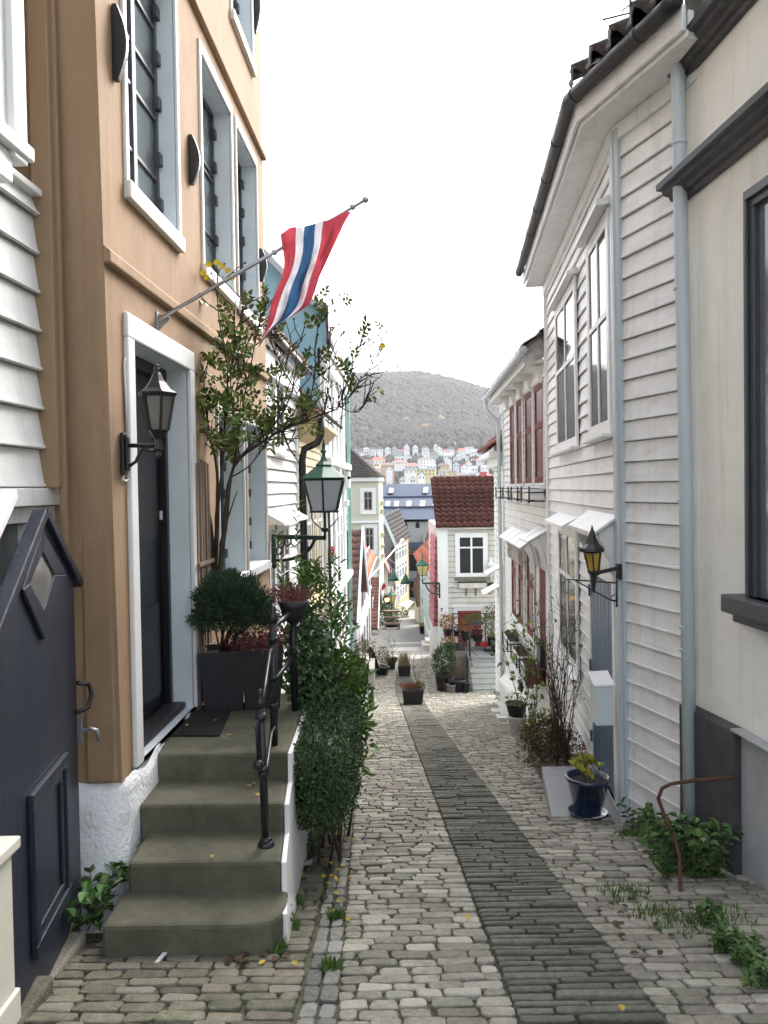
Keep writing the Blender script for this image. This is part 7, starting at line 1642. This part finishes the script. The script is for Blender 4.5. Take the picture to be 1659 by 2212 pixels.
# zoomed photo centre x, bottom y, width, height (with roof), wall, roof, style: g gable, e eaves, f flat block
T=[(1160,672,60,64,'g','d','f'),(1262,668,50,44,'w','d','f'),(835,718,26,32,'w','p','f'),(1385,672,50,14,'w','p','f'),(1135,735,76,44,'w','p','f'),(1200,712,40,26,'w','p','f'),
(400,780,56,46,'w','d','e'),(335,772,54,34,'w','p','e'),(465,783,58,50,'w','d','e'),(537,776,52,42,'w','p','g'),(600,776,46,52,'g','d','g'),(650,786,52,26,'n' if 0 else 'g','r','e'),
(715,780,52,76,'w','p','g'),(795,768,50,56,'w','d','g'),(885,732,46,36,'w','n','g'),(890,770,64,46,'w','d','e'),(900,808,60,40,'w','p','f'),(985,752,32,48,'w','p','g'),(1015,778,58,50,'w','n','g'),
(1075,784,52,26,'w','r','e'),(1125,784,64,50,'w','d','e'),(1228,792,70,46,'w','r','e'),(1300,756,80,22,'w','p','f'),(1350,808,72,54,'w','p','e'),(975,822,72,44,'t','n','e'),(1100,846,76,56,'w','p','e'),(1205,836,56,46,'w','d','g'),
(1255,858,80,50,'w','p','g'),(1175,850,48,26,'w','d','e'),(1410,838,80,30,'w','p','f'),(1405,884,76,44,'w','r','e'),(1345,866,50,18,'w','p','f'),(335,810,46,34,'w','d','e'),(395,812,34,30,'w','d','g'),(290,800,40,26,'w','d','e'),(235,800,70,46,'g','d','e'),
(450,894,126,66,'w','r','e'),(360,916,96,66,'t','n','e'),(680,862,160,40,'w','p','f'),(650,902,150,44,'w','n','e'),(888,886,140,56,'w','n','e'),(910,924,150,74,'w','p','f'),(945,938,92,50,'w','p','e'),
(535,936,130,56,'o','n','e'),(760,940,130,56,'b','r','e'),(440,952,60,36,'w','p','e'),(552,956,62,40,'w','d','g'),(755,985,124,56,'w','d','e'),(895,1006,176,64,'y','p','f'),(855,1046,64,80,'w','d','g'),(675,1072,54,62,'w','p','g'),(772,1072,50,66,'w','p','g'),
(1105,900,60,60,'w','p','g'),(1178,930,56,60,'b','d','g'),(1255,960,64,66,'w','r','g'),(1295,930,60,66,'w','r','g'),(1348,966,60,56,'w','p','e'),(1445,955,70,54,'w','p','e'),(1075,952,82,60,'y','n','e'),(1065,985,100,46,'n' and 'y','d','e'),
(1140,1010,80,60,'o' and 'y','n','e'),(1050,1012,60,44,'b','p','g'),(1235,1018,110,40,'g','d','e'),(1330,1020,90,44,'g','d','e'),(1430,1026,110,50,'w','p','f'),(985,1064,100,36,'w','p','g'),(1025,1060,30,46,'w','p','f'),(1490,1030,60,40,'w','r','e'),(1290,885,40,30,'w','d','e')]
random.seed(3)
order=sorted(range(len(T)),key=lambda i:T[i][1])
cnt={}
def where(zx,zy):
    v='high in' if zy<790 else 'midway up' if zy<900 else 'low in'
    hpos='left of' if zx<600 else 'middle of' if zx<1000 else 'right of'
    return v,hpos
for i in order:
    zx,zy,w,h,wc,rc,stl=T[i]
    px_,py_=zK(zx,zy); d=620+ (1250-620)*max(0,min(1,(1075-zy)/(1075-660)))**1.0
    p=at(px_,py_,d); k=.42194/1.8228/FPX*d; W_=w*k*.98; H_=h*k
    dep=max(6,W_*.8); zb=min(hill_z(p.x,d+dep*.5)-1,p.z-1); 
    lab='%s house, %s roof,'%(cn[wc],rn[rc]) if stl!='f' else '%s flat roofed block'%cn[wc]
    size='large ' if w>100 else 'small ' if w<45 else ''
    v,hp=where(zx,zy)
    key=size+lab+' '+v+' '+hp+' hillside town'
    t=thing('hillside_house',key,'house',(p.x,d,zb),'houses on the far hillside')
    m=MB(); x0,x1=p.x-W_/2,p.x+W_/2; zt=p.z+H_
    if stl=='f':
        m.box(x0,x1,d,d+dep,zb,zt); m.build('wall',cols[wc],t); m=MB(); m.box(x0-.4,x1+.4,d-.4,d+dep+.4,zt+.01,zt+.6); m.build('roof',roofs[rc],t); he=zt
    elif stl=='g':
        he=p.z+H_*.58; xm=p.x
        m.prism([(x0,d,zb),(x1,d,zb),(x1,d,he),(xm,d,zt-.2),(x0,d,he)],(0,dep,0)); m.build('wall',cols[wc],t); m=MB()
        for xa in (x0,x1):
            e=Vector((xa,d-.5,he)); r_=Vector((xm,d-.5,zt)); e=e+(e-r_)*.12; m.loft([[e,r_,r_+Vector((0,0,.5)),e+Vector((0,0,.5))],[q+Vector((0,dep+1,0)) for q in (e,r_,r_+Vector((0,0,.5)),e+Vector((0,0,.5)))]])
        m.build('roof',roofs[rc],t)
    else:
        he=p.z+H_*.55; m.box(x0,x1,d,d+dep,zb,he); m.build('wall',cols[wc],t); m=MB(); hip=min(dep*.3,W_*.15)
        m.loft([[(x0-.6,d-.7,he+.02),(x1+.6,d-.7,he+.02),(x1+.6,d+dep+.7,he+.02),(x0-.6,d+dep+.7,he+.02)],[(x0+hip,d+dep*.45,zt),(x1-hip,d+dep*.45,zt),(x1-hip,d+dep*.55,zt),(x0+hip,d+dep*.55,zt)]]); m.build('roof',roofs[rc],t)
    nw=max(2,min(5,int(W_/3.2))); ns=max(1,min(3,int((he-p.z)/2.6)))
    for a in range(nw):
        for b in range(ns):
            cx_=x0+W_*(a+.5)/nw; cz=p.z+(he-p.z)*(b+.55)/ns; m=MB(); m.box(cx_-.5,cx_+.5,d-.06,d+.02,cz-.65,cz+.65); m.build('window',glass_d,t)
seen={}
for o in sc.objects:
    if o.name.startswith('hillside_house'): seen.setdefault(o['label'],[]).append(o)
for k_,L in seen.items():
    if len(L)>1:
        L.sort(key=lambda o:o.location.x/o.location.y); n_=len(L)
        for i,o in enumerate(L): o['label']=k_+', '+('leftmost' if i==0 else 'rightmost' if i==n_-1 else ['second','third'][i-1]+' from left')+' of '+['two','three','four'][n_-2]
# a small red flag and a pole of the harbour
m=MB(); p=at(*zK(1400,1015),600); m.box(p.x,p.x+5,600,600.3,p.z-3,p.z+4); m.box(p.x-.3,p.x,600,600.3,p.z-12,p.z+6); tag(m.build('flag',[pm('flag_red_cloth',(.55,.03,.04),.7,.1,3)]),'tiny red flag on a pole above the brown tile roof','flag')
# ---------------- air between here and the hill ----------------
hz=MB(); hz.box(-1600,1600,-45,2480,-75,330); h=kind(hz.build('haze',None if 0 else pm('white_paint',(1,1,1))),'stuff')
vm=bpy.data.materials.new('haze_air'); vm.use_nodes=True; t=vm.node_tree
for n_ in list(t.nodes):
    if n_.type!='OUTPUT_MATERIAL': t.nodes.remove(n_)
pv=t.nodes.new('ShaderNodeVolumePrincipled'); pv.inputs['Color'].default_value=(.90,.93,1,1); pv.inputs['Density'].default_value=.00013; pv.inputs['Anisotropy'].default_value=.2
t.links.new(pv.outputs[0],[n_ for n_ in t.nodes if n_.type=='OUTPUT_MATERIAL'][0].inputs['Volume'])
h.data.materials.clear(); h.data.materials.append(vm)
